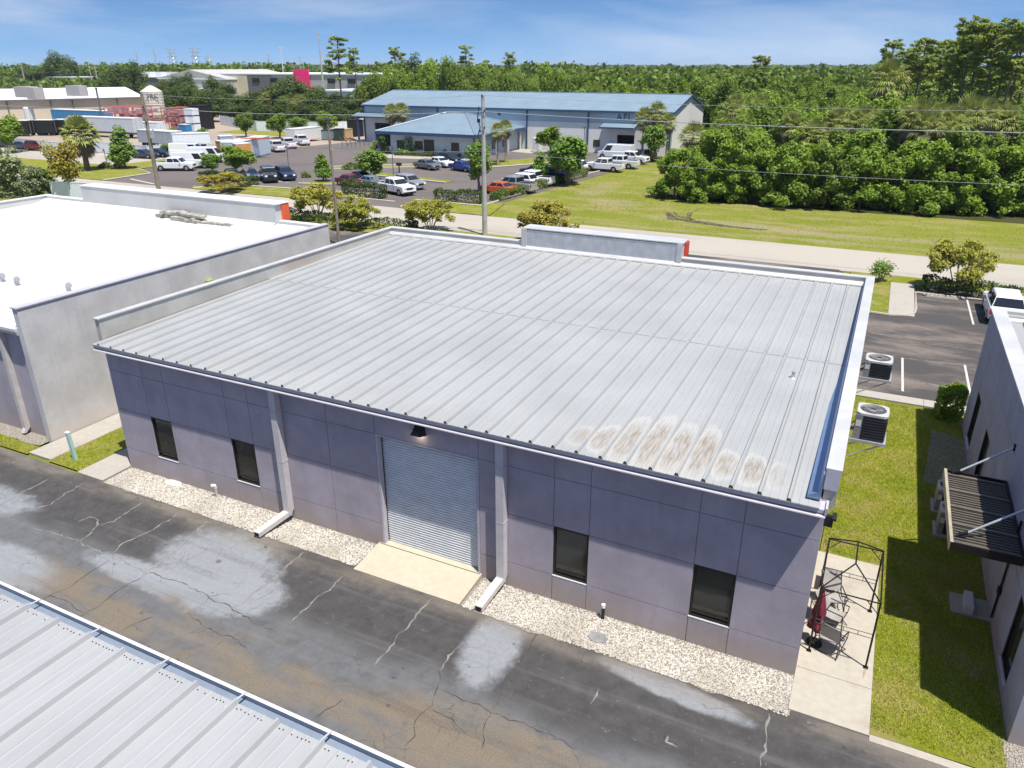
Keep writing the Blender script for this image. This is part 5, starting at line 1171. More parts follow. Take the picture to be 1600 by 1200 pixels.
# ------------------------------------------------------------------ blue roofed warehouse and hipped office across the road
m_blue = metal_roof('blue_metal_roof', (.205,.275,.33), .5, .1, (8,.4,1))
m_afi_w = simple('warehouse_white_wall', (.72,.72,.71), .7, var=.04, scale=.3); m_afi_b = simple('warehouse_blue_band', (.36,.45,.52), .6, var=.05, scale=.3)
A = thing('blue_roofed_warehouse', 'long white warehouse with a blue metal gable roof and dark letters AFI on its front', 'building', (-42,126,0))
ax0, ax1, ay0, ay1, ae, ar = -74.0, -10.2, 115.5, 138.0, 7.0, 9.35; ym = (ay0+ay1)/2
g = MB(); 
def wall_open(mb, x0, x1, y, th, z0, z1, holes):
    xs = sorted(set([x0,x1]+[q for h in holes for q in h[:2]]))
    for i in range(len(xs)-1):
        xm = (xs[i]+xs[i+1])/2; zz = z0
        for h in sorted([h for h in holes if h[0] < xm < h[1]], key=lambda h: h[2]):
            if h[2] > zz: mb.box(xs[i],y,zz,xs[i+1],y+th,h[2])
            zz = h[3]
        if zz < z1: mb.box(xs[i],y,zz,xs[i+1],y+th,z1)
holes = [(-19.85,-16.7,-.1,3.1),(-71.5,-67.5,-.1,3.6)]
wall_open(g, ax0, ax1, ay0, .3, -.1, 4.9, holes)
g.add([(ax1,ay0,-.1),(ax1,ay1,-.1),(ax1,ay1,ae),(ax1,ym,ar-.05),(ax1,ay0,ae),(ax1-.3,ay0+.31,-.1),(ax1-.3,ay1,-.1),(ax1-.3,ay1,ae),(ax1-.3,ym,ar-.05),(ax1-.3,ay0+.31,ae)],[(0,1,2,3,4),(9,8,7,6,5),(0,5,6,1),(1,6,7,2),(0,4,9,5)])
g.add([(ax0,ay0+.31,-.1),(ax0,ay0+.31,ae),(ax0,ym,ar-.05),(ax0,ay1,ae),(ax0,ay1,-.1)],[(0,1,2,3,4)]); g.box(ax0+.01,ay1-.3,-.1,ax1-.31,ay1-.01,ae)
g.build('wall', m_afi_w, A)
g = MB(); g.box(ax0,ay0-.02,4.9,ax1-.005,ay0+.28,6.95); g.build('upper_band', m_afi_b, A)
g = MB(); g.box(ax0+.02,ay0+.6,-.05,ax1-.4,ay1-.4,.02); g.build('floor', M_WALK, A)
g = MB()
def gable_roof(mb, x0, x1, ya, yb, ze, zr, ov=.35, pitch=.6, th=.12, rib=.06):
    ym_ = (ya+yb)/2; k = (zr-ze)/(ym_-ya)
    for sg, y0, in ((1, ya-ov), (-1, yb+ov)):
        z0 = ze-k*ov
        mb.hexa(*( (lambda q: (q, [(a[0],a[1],a[2]+th) for a in q]))([(x0,y0,z0),(x1,y0,z0),(x1,ym_,zr),(x0,ym_,zr)] if sg > 0 else [(x0,ym_,zr),(x1,ym_,zr),(x1,y0,z0),(x0,y0,z0)])))
        x = x0+.3
        while x < x1:
            a = (x,y0,z0+th); b = (x,ym_,zr+th); mb.add([(x-.06,a[1],a[2]),(x+.06,a[1],a[2]),(x+.06,b[1],b[2]),(x-.06,b[1],b[2]),(x-.02,a[1],a[2]+rib),(x+.02,a[1],a[2]+rib),(x+.02,b[1],b[2]+rib),(x-.02,b[1],b[2]+rib)],[(0,1,5,4),(1,2,6,5),(3,0,4,7),(4,5,6,7)]); x += pitch
gable_roof(g, ax0-.3, ax1+.3, ay0, ay1, ae, ar); ro = g.build('roof', m_blue, A)
g = MB(); g.box(ax0-.3,ym-.25,ar+.10,ax1+.3,ym+.25,ar+.2); x = ax0
while x < ax1: g.box(x,ym-.28,ar+.08,x+.25,ym+.28,ar+.22); x += .6
g.build('ridge_cap', m_blue, ro)
g = MB(); g.box(ax0-.35,ay0-.52,6.72,ax1+.35,ay0-.36,6.98); g.build('gutter', m_navy, A)
g = MB()
for sg in (-1,1):
    yo = ay0-.4 if sg < 0 else ay1+.4; g.hexa([(ax1+.301,yo,6.75),(ax1+.36,yo,6.75),(ax1+.36,ym,ar-.12),(ax1+.301,ym,ar-.12)],[(ax1+.301,yo,7.06),(ax1+.36,yo,7.06),(ax1+.36,ym,ar+.16),(ax1+.301,ym,ar+.16)])
g.build('rake_trim', m_navy, A)
for x in (-73.9,-56.4,-37.3,-25.3,-10.4): g = MB(); g.box(x-.11,ay0-.2,.1,x+.11,ay0-.03,6.9); g.box(x-.11,ay0-.4,6.6,x+.11,ay0-.2,6.72); g.build('downspout', m_navy, A)
for x0_, x1_, z1_ in ((-22.4,-16.2,4.45),(-75.5,-66.3,4.9)):
    g = MB(); g.hexa([(x0_,ay0-2.3,z1_-.12),(x1_,ay0-2.3,z1_-.12),(x1_,ay0-.02,z1_+.42),(x0_,ay0-.02,z1_+.42)],[(x0_,ay0-2.3,z1_),(x1_,ay0-2.3,z1_),(x1_,ay0-.02,z1_+.56),(x0_,ay0-.02,z1_+.56)])
    x = x0_+.2
    while x < x1_: g.hexa([(x-.03,ay0-2.3,z1_),(x+.03,ay0-2.3,z1_),(x+.03,ay0-.02,z1_+.56),(x-.03,ay0-.02,z1_+.56)],[(x-.02,ay0-2.3,z1_+.05),(x+.02,ay0-2.3,z1_+.05),(x+.02,ay0-.02,z1_+.61),(x-.02,ay0-.02,z1_+.61)]); x += .5
    c = g.build('canopy', m_blue, A); g = MB(); g.box(x0_-.05,ay0-2.4,z1_-.22,x1_+.05,ay0-2.31,z1_+.03); g.build('canopy_fascia', m_navy, c)
g = MB(); g.box(-74.2,ay0-2.25,-.1,-73.85,ay0-2.0,4.8); g.build('canopy_post', m_navy, A)
g = MB(); g.box(-21.2,ay0-.05,0,-20.3,ay0-.01,2.1); d_ = g.build('door', simple('door_pale_blue', (.42,.58,.72), .5), A); g = MB(); g.box(-21.05,ay0-.06,1.25,-20.45,ay0-.052,1.9); g.build('pane', m_white, d_)
g = MB(); g.box(-24.2,ay0-.06,.95,-23.0,ay0-.02,2.1); d_ = g.build('window', m_bronze, A); g = MB(); g.box(-24.1,ay0-.07,1.05,-23.65,ay0-.061,2.0); g.box(-23.58,ay0-.07,1.05,-23.1,ay0-.061,2.0); g.build('pane', m_glass, d_)
g = MB(); g.box(-43.3,ay0-.05,5.7,-42.7,ay0-.021,6.1); g.build('vent', m_navy, A)
def text_mesh(name, body, size, m, loc, rot, parent, depth=.03):
    cu = bpy.data.curves.new(name, 'FONT'); cu.body = body; cu.size = size; cu.extrude = depth; cu.align_x = 'CENTER'; cu.offset = .03*size*.6
    o = bpy.data.objects.new(name+'_curve', cu); COL.objects.link(o); bpy.context.view_layer.update()
    me = bpy.data.meshes.new_from_object(o.evaluated_get(bpy.context.evaluated_depsgraph_get())); bpy.data.objects.remove(o)
    me.materials.clear(); me.materials.append(m); q = bpy.data.objects.new(name, me); COL.objects.link(q)
    q.location = Vector(loc)-(parent.location if parent else Vector()); q.rotation_euler = rot; q.parent = parent; return q
for ch, x in (('A',-19.6),('F',-18.55),('I',-17.85)): text_mesh('wall_letter', ch, 1.45, m_darkgrey, (x,ay0-.07,5.55), (R(90),0,0), A)
O = thing('hipped_office', 'low pale blue office with a blue hipped metal roof and deep eaves', 'building', (-47,105,0))
ox0, ox1, oy0, oy1, oe = -55.3, -38.6, 97.6, 114.2, 3.35
g = MB(); g.box(ox0,oy0,-.1,ox1,oy1,oe); g.build('wall', simple('office_wall', (.50,.56,.63), .7, var=.05, scale=.4), O)
e0x, e1x, e0y, e1y = ox0-1.9, ox1+1.2, oy0-1.7, oy1+1.5; rx0, rx1, ryc, rzz = -48.5, -44.5, 105.5, 6.55
g = MB(); eh = 3.78
cs = [(e0x,e0y,eh),(e1x,e0y,eh),(e1x,e1y,eh),(e0x,e1y,eh)]; ra, rb = (rx0,ryc,rzz), (rx1,ryc,rzz)
g.add(cs+[ra,rb]+[(c[0],c[1],c[2]-.05) for c in cs], [(0,1,5,4),(1,2,5),(2,3,4,5),(3,0,4),(9,8,7,6)])
def ribs_between(mb, a, b, c, d, n):  # eave a-b, top d-c
    a,b,c,d = map(Vector,(a,b,c,d)); nrm = (b-a).cross(d-a).normalized()
    for i in range(1,n):
        u = i/n; p0 = a.lerp(b,u); ed = (b-a).length*u; dirn = ((d-a)-(b-a).normalized()*(d-a).dot((b-a).normalized())); L0 = dirn.length
        fa = (d-a).dot((b-a).normalized()); fb = (b-a).length-(c-a).dot((b-a).normalized())
        k = 1.0
        if ed < fa: k = ed/fa
        elif (b-a).length-ed < fb: k = ((b-a).length-ed)/fb
        p1 = p0+dirn*k; s_ = (b-a).normalized()*.035; mb.hexa([p0-s_,p0+s_,p1+s_,p1-s_],[p0-s_*.4+nrm*.06,p0+s_*.4+nrm*.06,p1+s_*.4+nrm*.06,p1-s_*.4+nrm*.06])
ribs_between(g, cs[0], cs[1], rb, ra, 42); ribs_between(g, cs[1], cs[2], rb, rb, 42); ribs_between(g, cs[3], cs[0], ra, ra, 42)
ro = g.build('roof', m_blue, O)
g = MB()
for c in (cs[0],cs[3]): g.tube([Vector(c)+Vector((0,0,.06)),Vector(ra)+Vector((0,0,.06))], .14, 5)
for c in (cs[1],cs[2]): g.tube([Vector(c)+Vector((0,0,.06)),Vector(rb)+Vector((0,0,.06))], .14, 5)
g.tube([Vector(ra)+Vector((0,0,.07)),Vector(rb)+Vector((0,0,.07))], .15, 5); g.build('ridge_cap', m_blue, ro)
g = MB(); g.box(e0x,e0y-.08,eh-.45,e1x,e0y-.001,eh+.06); g.box(e1x+.001,e0y-.08,eh-.45,e1x+.08,e1y,eh+.06); g.box(e0x-.08,e0y-.08,eh-.45,e0x-.001,e1y,eh+.06); g.build('fascia', m_navy, O)
for x in (-50.2,-43.0,-54.0): g = MB(); g.box(x,oy0-.06,.9,x+1.5,oy0-.01,2.3); f = g.build('window', m_bronze, O); g = MB(); g.box(x+.08,oy0-.07,.98,x+1.42,oy0-.061,2.22); g.build('pane', m_glass, f)
g = MB(); g.box(-48.4,oy0-.06,0,-46.4,oy0-.01,2.6); f = g.build('door', m_bronze, O); g = MB(); g.box(-48.3,oy0-.07,.1,-47.45,oy0-.061,2.5); g.box(-47.35,oy0-.07,.1,-46.5,oy0-.061,2.5); g.build('pane', m_glass, f)
for y in (100,104,108): g = MB(); g.box(ox1+.01,y,.9,ox1+.06,y+1.3,2.3); f = g.build('window', m_bronze, O); g = MB(); g.box(ox1+.061,y+.08,1.0,ox1+.07,y+1.22,2.2); g.build('pane', m_glass, f)
for x, y in ((e1x-.4,e0y+.3),(e1x-.3,104.),(e1x-.3,108.5),(e1x-.3,113.5),(e0x+.4,e0y+.3)): g = MB(); g.box(x-.12,y-.12,-.05,x+.12,y+.12,eh-.05); g.build('porch_post', m_white if y > 100 else m_navy, O)
g = MB(); g.box(-34.2,111.2,0,-32.9,112.4,2.4); o_ = g.build('white_cabinet', m_vinyl); tag(o_, 'tall white utility cabinet between the office and the warehouse', 'cabinet'); g = MB(); g.box(-34.1,111.17,.1,-33.6,111.2,2.3); g.box(-33.5,111.17,.1,-33.0,111.2,2.3); g.build('door', m_white, o_)

# ------------------------------------------------------------------ tan warehouse, silo, storage yard
T = thing('tan_warehouse', 'long tan metal warehouse with a low white gable roof at far left', 'building', (-195,110,0))
q0 = at(-40,157,6.3); q1 = at(222,151,6.3); dv = (q1-q0); dv.z = 0; ln = dv.length; u = dv.normalized(); nn_ = Vector((-u.y,u.x,0)); 
Pq = lambda a,b,z: tuple(q0*1.0+u*a+nn_*b+Vector((0,0,z-q0.z)))
dp = 34; g = MB(); g.hexa([Pq(0,0,-.1),Pq(ln,0,-.1),Pq(ln,dp,-.1),Pq(0,dp,-.1)],[Pq(0,0,6.2),Pq(ln,0,6.2),Pq(ln,dp,6.2),Pq(0,dp,6.2)]); g.add([Pq(ln,0,6.2),Pq(ln,dp,6.2),Pq(ln,dp/2,8.3)],[(0,1,2)]); g.build('wall', m_tan, T)
g = MB(); g.hexa([Pq(-.4,-.5,6.2),Pq(ln+.4,-.5,6.2),Pq(ln+.4,dp/2,8.35),Pq(-.4,dp/2,8.35)],[Pq(-.4,-.5,6.35),Pq(ln+.4,-.5,6.35),Pq(ln+.4,dp/2,8.5),Pq(-.4,dp/2,8.5)]); g.hexa([Pq(-.4,dp/2,8.35),Pq(ln+.4,dp/2,8.35),Pq(ln+.4,dp+.5,6.2),Pq(-.4,dp+.5,6.2)],[Pq(-.4,dp/2,8.5),Pq(ln+.4,dp/2,8.5),Pq(ln+.4,dp+.5,6.35),Pq(-.4,dp+.5,6.35)]); g.build('roof', m_whiteroof_far, T)
g = MB(); g.hexa([Pq(-.4,-.75,5.95),Pq(ln+.4,-.75,5.95),Pq(ln+.4,-.52,5.95),Pq(-.4,-.52,5.95)],[Pq(-.4,-.75,6.25),Pq(ln+.4,-.75,6.25),Pq(ln+.4,-.52,6.25),Pq(-.4,-.52,6.25)]); g.build('gutter', m_darkgrey, T)
for fr in (.17,.42,.55,.83): g = MB(); g.tube([Pq(ln*fr,-.25,0),Pq(ln*fr,-.25,6.1)], .16, 6); g.build('downspout', m_darkgrey, T)
for fr in (.46,.63): g = MB(); g.hexa([Pq(ln*fr,-.12,0),Pq(ln*fr+4.2,-.12,0),Pq(ln*fr+4.2,-.02,0),Pq(ln*fr,-.02,0)],[Pq(ln*fr,-.12,3.4),Pq(ln*fr+4.2,-.12,3.4),Pq(ln*fr+4.2,-.02,3.4),Pq(ln*fr,-.02,3.4)]); g.build('bay_door', m_dark if fr > .5 else m_greysiding, T)
for px_, py_, w__ in ((42,144,3.0),(120,142,2.6),(55,146,1.5)):
    q = at(px_,py_,8.3); g = MB(); g.box(q.x-w__,q.y-1.2,q.z-1.2,q.x+w__,q.y+1.2,q.z+1.3); g.build('roof_unit', m_greysiding, T)
q = at(150,157,6.4); g = MB(); g.tube([(q.x+.9,q.y,1),(q.x+.9,q.y,9.0)], .22, 8); g.tube([(q.x+.9,q.y,9.0),(q.x+.9,q.y,9.3)], .32, 8); g.build('stack', m_darkgrey, T)
# silo
q = at(245,193); si = thing('storage_silo', 'tall cream silo with a conical top lettered at its head beside the tan warehouse', 'silo', (q.x,q.y,0))
g = MB(); rs_ = 2.75; prof = [(rs_*.45,.6),(rs_,2.2)]+[(rs_*(1.0 if i%2 else .985),2.2+5.6*i/16) for i in range(1,17)]+[(rs_,8.0),(rs_*.25,9.3),(.2,9.5)]; g.lathe(prof, (q.x,q.y,0), 26); g.build('body', simple('silo_cream', (.56,.53,.45), .6, var=.05, scale=.5), si, smooth=False)
for k in range(4): a = k*1.57+.6; g = MB(); g.tube([(q.x+2.1*math.cos(a),q.y+2.1*math.sin(a),-.1),(q.x+2.1*math.cos(a),q.y+2.1*math.sin(a),2.4)], .12, 6); g.build('leg', m_galv, si)
dcam = Vector((CAM.x-q.x, CAM.y-q.y, 0)).normalized(); ta = math.atan2(dcam.y, dcam.x)+R(90)
text_mesh('silo_lettering', 'TRC', 1.6, m_darkgrey, (q.x+dcam.x*2.82,q.y+dcam.y*2.82,6.4), (R(90),0,ta), si, .05)
def tank(bx,by,ty,wp,label,m):
    p,h = pxh(bx,by,ty); r_ = wp*(p-CAM).dot(_fw)/F_PX/2; o = thing('storage_tank', label, 'tank', (p.x,p.y,0)); g = MB(); g.lathe([(r_*.95,-.1),(r_,.1),(r_,h-.3),(r_*.8,h-.05),(r_*.3,h)], (p.x,p.y,0), 18); g.build('shell', m, o); g = MB(); g.tube([(p.x+r_*.9,p.y-r_*.5,0),(p.x+r_*.9,p.y-r_*.5,h)], .06, 6); g.build('pipe', m_galv, o)
tank(51,200,167,14,'white upright tank against the tan warehouse wall', m_white)
def obox(mb, c, ux, L_, W2, z0, z1):
    ux = Vector((ux[0],ux[1],0)).normalized(); uy = Vector((-ux.y,ux.x,0)); c = Vector((c[0],c[1],0)); P4 = [c+ux*(sx*L_/2)+uy*(sy*W2/2) for sx,sy in ((-1,-1),(1,-1),(1,1),(-1,1))]
    mb.hexa([(p_.x,p_.y,z0) for p_ in P4],[(p_.x,p_.y,z1) for p_ in P4])
def container(a, b, h, label, m, wd=2.44, name='shipping_container', cat='container', z=0.05, roof=None, wheels=False, roofm=None):
    a = Vector((a[0],a[1],0)); b = Vector((b[0],b[1],0)); c = (a+b)/2; ux = (b-a).normalized(); L_ = (b-a).length; uy = Vector((-ux.y,ux.x,0)); c = c+uy*wd/2
    o = thing(name, label, cat, (c.x,c.y,0)); g = MB(); obox(g, c, ux, L_, wd, z, h); n = int(L_/.55)
    for sy in (-1,1):
        for i in range(n): cc = c+ux*(-L_/2+(i+.5)*L_/n)+uy*(sy*(wd/2+.02)); obox(g, cc, ux, L_/n*.5, .05, z+.12, h-.12)
    g.build('body', m, o)
    g = MB(); obox(g, c, ux, L_+.06, wd+.12, h, h+.10); g.build('roof', roofm or m_white, o)
    g = MB(); obox(g, c+ux*(L_/2+.02), ux, .06, wd*.96, z+.05, h-.05); e = g.build('door', roofm or m, o); g = MB()
    for k in (-.25,.25): obox(g, c+ux*(L_/2+.07)+uy*(k*wd), ux, .05, .06, z+.1, h-.1)
    g.build('lock_rod', m_galv, e)
    if wheels:
        for k in (-.36,-.28,.30):
            for sy in (-1,1): cc = c+ux*(k*L_)+uy*(sy*wd*.42); g = MB(); g.tube([(cc.x-uy.x*.15,cc.y-uy.y*.15,.5),(cc.x+uy.x*.15,cc.y+uy.y*.15,.5)], .5, 14); g.build('wheel', m_rubber, o)
        g = MB(); obox(g, c, ux, L_*.96, .9, .75, z); g.build('chassis', m_darkgrey, o)
    return o
a_, b_ = at(112,212), at(212,217); container(a_, b_, 4.0, 'long pale grey semi trailer behind the fan palm in the storage yard', simple('trailer_grey', (.50,.54,.58), .5, var=.04), 2.6, 'semi_trailer', 'trailer', 1.2, wheels=True)
a_, b_ = at(84,196), at(166,200); container(a_, b_, 3.9, 'blue and grey semi trailer parked along the tan warehouse', m_blue_cont, 2.6, 'semi_trailer', 'trailer', 1.2, wheels=True)
a_, b_ = at(214,213), at(250,214); container(a_, b_, 2.9, 'small white box trailer behind the wooden utility pole', m_vinyl, 2.3, 'box_trailer', 'trailer', .7, wheels=True)
a_, b_ = at(218,229), at(270,233); container(a_, b_, 3.0, 'long grey trailer with a white roof just beyond the fence', simple('trailer_slate', (.34,.38,.43), .5), 2.5, 'semi_trailer', 'trailer', .8, wheels=True)
a_, b_ = at(272,233), at(330,231); container(a_, b_, 2.6, 'white box truck body with dark end, right of the long grey trailer', m_vinyl, 2.4, 'box_trailer', 'trailer', .7, wheels=True)
a_, b_ = at(340,247), at(372,254); container(a_, b_, 2.75, 'orange shipping container with an open white roof beside the vans', m_orange_steel)
a_, b_ = at(372,253), at(424,240); o_ = container(a_, b_, 2.9, 'pale blue-grey shipping container with orange steel on its roof', simple('container_pale', (.47,.55,.62), .5, var=.05), 2.6); g = MB(); c_ = (a_+b_)/2
for k in range(4): g.box(c_.x-2.2+k*.5,c_.y-.6+k*.5,3.0,c_.x+1.6+k*.3,c_.y-.3+k*.5,3.15)
tag(g.build('steel_beams', simple('beam_red_orange', (.5,.12,.05), .6)), 'red-orange steel beams stacked on the roof of the pale container', 'beams')
a_, b_ = at(462,224), at(503,219); container(a_, b_, 2.6, 'long plain white trailer right of the three white pickups', m_white, 2.4, 'box_trailer', 'trailer', .4)
a_, b_ = at(346,232), at(366,231); container(a_, b_, 2.1, 'small blue-grey trailer on the dirt yard behind the orange container', simple('trailer_blue', (.28,.38,.5), .5), 2.2, 'box_trailer', 'trailer', .4)
a_, b_ = at(503,219), at(522,219); container(a_, b_, 1.9, 'grey-green open dumpster right of the plain white trailer', simple('dumpster_grey', (.16,.22,.24), .6), 2.2, 'dumpster', 'dumpster', .1, roofm=m_dark)
a_, b_ = at(522,220), at(536,220); container(a_, b_, 2.2, 'dark green dumpster with a white label', simple('dumpster_green', (.02,.05,.035), .6), 2.2, 'dumpster', 'dumpster', .1, roofm=m_dark)
a_, b_ = at(537,219), at(552,217); container(a_, b_, 2.0, 'tan plywood crate at the right of the dumpsters', simple('plywood', (.48,.36,.2), .8), 2.0, 'wooden_crate', 'crate', .05, roofm=simple('plywood_top', (.4,.3,.17), .8))
a_, b_ = at(552,214), at(568,213); container(a_, b_, 3.4, 'black open steel bin behind the tan crate', m_black, 2.4, 'dumpster', 'dumpster', .1, roofm=m_dark)
a_, b_ = at(570,213), at(584,212); container(a_, b_, 3.4, 'white shed by the workshop door of the blue warehouse', m_vinyl, 2.4, 'small_shed', 'shed', .05)
p = at(548,219); r = np.random.default_rng(5); g = MB()
for k in range(26): 
    q = Vector((p.x+r.normal()*1.3, p.y-1.3+r.normal()*.6, 0)); e = q+Vector((r.normal()*1.2, r.normal()*.5, .25+abs(r.normal()*.3))); g.tube([q+Vector((0,0,.15)), e], .09, 5)
tag(g.build('scrap_heap', m_rope), 'heap of rusty scrap in front of the tan crate', 'scrap', kind='stuff')
a_, b_ = at(316,203), at(336,201); container(a_, b_, 5.4, 'tall stack-like black steel container at the end of the far white fence', m_black, 3.2, 'shipping_container', 'container', .05, roofm=m_black)
for k in range(3):
    q = at(318,204); g = MB(); z = k*1.75; g.box(q.x-2.6,q.y-2.6,z+.05,q.x-.0,q.y-.6,z+1.55); o_ = g.build('liquid_tote', m_vinyl); tag(o_, ('bottom','middle','top')[k]+' white tote of the stack of three by the black container', 'tote'); g = MB(); g.box(q.x-2.65,q.y-2.65,z-.05 if k else 0,q.x+.05,q.y-.55,z+.05); g.build('pallet', m_dark, o_)
q = at(308,201); md = thing('yellow_machine', 'yellow-topped white machine left of the tote stack in the yard', 'machine', (q.x,q.y,0)); g = MB(); g.box(q.x-2,q.y-1.5,.3,q.x+2,q.y+1.5,2.4); g.build('body', m_white, md); g = MB(); g.hexa([(q.x-2.1,q.y-1.6,2.4),(q.x+2.1,q.y-1.6,2.4),(q.x+2.1,q.y+1.6,2.4),(q.x-2.1,q.y+1.6,2.4)],[(q.x-1.3,q.y-1,3.6),(q.x+1.6,q.y-1,3.4),(q.x+1.6,q.y+1,3.4),(q.x-1.3,q.y+1,3.6)]); g.build('hood', m_yellow, md)
q = at(292,205); g = MB(); g.box(q.x-1.2,q.y-1.2,0,q.x+1.2,q.y+1.2,1.5); o_ = g.build('blue_bin', simple('bin_blue', (.03,.2,.45), .5)); tag(o_, 'bright blue square bin in front of the red racks', 'bin'); g = MB(); g.box(q.x-1.25,q.y-1.25,1.5,q.x+1.25,q.y+1.25,1.62); g.build('lid', m_white, o_)
def racks(bx0,by0,bx1,by1,h,label,seed,dpth=5,m=None):
    a, b = at(bx0,by0), at(bx1,by1); ux = (b-a); ux.z = 0; L_ = ux.length; ux.normalize(); uy = Vector((-ux.y,ux.x,0)); c = (a+b)/2+uy*dpth/2; o = thing('pallet_racks', label, 'rack', (c.x,c.y,0)); rr = random.Random(seed); fr = MB(); ld_ = MB(); nx = max(3,int(L_/2.2)); nz = max(2,int(h/1.3))
    for i in range(nx+1):
        for yy in (0,dpth/2,dpth): p_ = a+ux*(L_*i/nx)+uy*yy; fr.bar((p_.x,p_.y,0),(p_.x,p_.y,h),.16)
    for k in range(1,nz+1):
        for yy in (0,dpth/2,dpth): p0 = a+uy*yy; p1 = b+uy*yy; fr.bar((p0.x,p0.y,h*k/nz),(p1.x,p1.y,h*k/nz),.16)
    fr.build('frame', m_rackred, o)
    for i in range(nx):
        for k in range(nz):
            for yy in (dpth*.25,dpth*.75):
                if rr.random() < .75: p_ = a+ux*(L_*(i+.5)/nx)+uy*yy; obox(ld_, (p_.x,p_.y), ux, 1.5*rr.uniform(.6,1), dpth*.35, h*k/nz+.12, h*k/nz+h/nz*rr.uniform(.4,.85))
    ld_.build('load', m or simple('rack_load', (.42,.25,.25), .7, var=.35, scale=1.0), o)
racks(170,207,228,208,5.6,'wide red pallet racks behind the pale semi trailer', 1, 7); racks(257,203,283,204,5.0,'red and rusty racks right of the cream silo', 2, 5); racks(284,202,296,203,2.4,'low rusty steel rack behind the blue bin', 3, 4, m_rope)
def shed_roof(): 
    q = at(150,178); o = thing('open_shed', 'open shed with a bright white lean-to roof against the tan warehouse', 'shed', (q.x,q.y,0)); g = MB(); g.hexa([(q.x-9,q.y-8,3.0),(q.x+9,q.y-4,3.0),(q.x+4,q.y+8,5.0),(q.x-12,q.y+4,5.0)],[(q.x-9,q.y-8,3.15),(q.x+9,q.y-4,3.15),(q.x+4,q.y+8,5.15),(q.x-12,q.y+4,5.15)]); g.build('roof', m_whiteroof_far, o)
    for dx,dy,z in ((-8.5,-7.5,3),(8.3,-3.8,3),(-11.2,3.6,4.9),(3.6,7.3,4.9)): g = MB(); g.tube([(q.x+dx,q.y+dy,0),(q.x+dx,q.y+dy,z)], .12, 6); g.build('post', m_darkgrey, o)
shed_roof()
for bx,by,hx,lb in ((72,212,9,'dark sided motor coach with a white roof under the warehouse, left one'),(95,211,6,'shorter dark motor coach with a white roof near the fan palm'),(36,213,7,'white roofed dark coach at far left behind the small round tree')):
    a_ = at(bx-hx*1.6,by); b_ = at(bx+hx*1.6,by); container(a_, b_, 3.2, lb, m_black, 2.5, 'parked_coach', 'coach', .5, wheels=True)
# white vinyl fences
def fence(pts, h, label, step=2.3, m=m_vinyl):
    c = pts[0]; t = thing('vinyl_fence', label, 'fence', (c[0],c[1],0))
    for i in range(len(pts)-1):
        a = Vector((*pts[i],0)); b = Vector((*pts[i+1],0)); n = max(1,round((b-a).length/step)); ux = (b-a).normalized()
        for k in range(n):
            p0 = a.lerp(b,k/n); p1 = a.lerp(b,(k+1)/n); g = MB(); obox(g, (p0+p1)/2, ux, (p1-p0).length-.12, .05, .06, h-.12); obox(g, (p0+p1)/2, ux, (p1-p0).length-.12, .09, h-.12, h-.02); g.build('fence_panel', m, t)
            g = MB(); obox(g, p0, ux, .14, .14, 0, h+.05); obox(g, p0, ux, .18, .18, h+.05, h+.10); g.build('fence_post', m_white, t)
v2 = lambda x,y: tuple(at(x,y).to_2d())
fence([v2(-30,226),v2(100,240)], 1.9, 'white vinyl fence behind the maroon minivan at far left'); fence([v2(140,237),v2(232,246)], 1.9, 'white vinyl fence behind the conical tree and fan palm'); fence([v2(232,246),v2(263,243)], 1.9, 'short return of white fence behind the utility pole')
fence([v2(345,195),v2(402,205)], 2.3, 'white vinyl fence at the back of the storage yard by the oaks', 3.2); fence([v2(402,205),v2(520,207)], 2.3, 'white vinyl fence behind the three white pickups', 3.2); fence([v2(520,207),v2(583,202)], 2.3, 'white vinyl fence behind the dumpsters', 3.2)
fence([v2(84,309),v2(140,311)], 1.9, 'white fence seen just over the left end of the white roof')
q = at(535,232); w_ = at(590,228); t = thing('gate_fence', 'low dark chain gate across the work yard entrance', 'gate', (q.x,q.y,0)); g = MB(); n = 8
for k in range(n+1): p_ = q.lerp(w_, k/n); g.tube([(p_.x,p_.y,0),(p_.x,p_.y,1.3)], .05, 5)
g.build('posts', m_darkgrey, t); g = MB()
for z in (.4,.85,1.25): g.tube([(q.x,q.y,z),(w_.x,w_.y,z)], .03, 5)
g.build('rails', m_darkgrey, t)

# ------------------------------------------------------------------ far buildings, masts and towers
def farbox(name, label, x0, x1, yb, yt, Y, m, depth=30, roofm=None, ribs=True):
    a = atY(x0,yb,Y); b = atY(x1,yb,Y); top = atY((x0+x1)/2,yt,Y).z; o = thing(name, label, 'building', ((a.x+b.x)/2,Y,0)); g = MB(); g.box(a.x,Y,-.2,b.x,Y+depth,top); g.build('wall', m, o)
    g = MB(); g.box(a.x-.4,Y-.4,top,b.x+.4,Y+depth+.4,top+.5); g.build('roof', roofm or m_whiteroof_far, o); return o, a.x, b.x, top
o, xa, xb, tp = farbox('industrial_building','long low white-roofed factory far behind the oaks at left',178,262,150,121,270,m_darkgrey,60)
for k in range(4): g = MB(); x = xa+(xb-xa)*(.3+.2*k); g.box(x,275,tp+.5,x+4,279,tp+2.6); g.build('roof_unit', m_white, o)
o, xa, xb, tp = farbox('industrial_building','grey gabled factory far behind the dark oaks',252,356,150,124,255,m_greysiding,50); xm = (xa+xb)/2
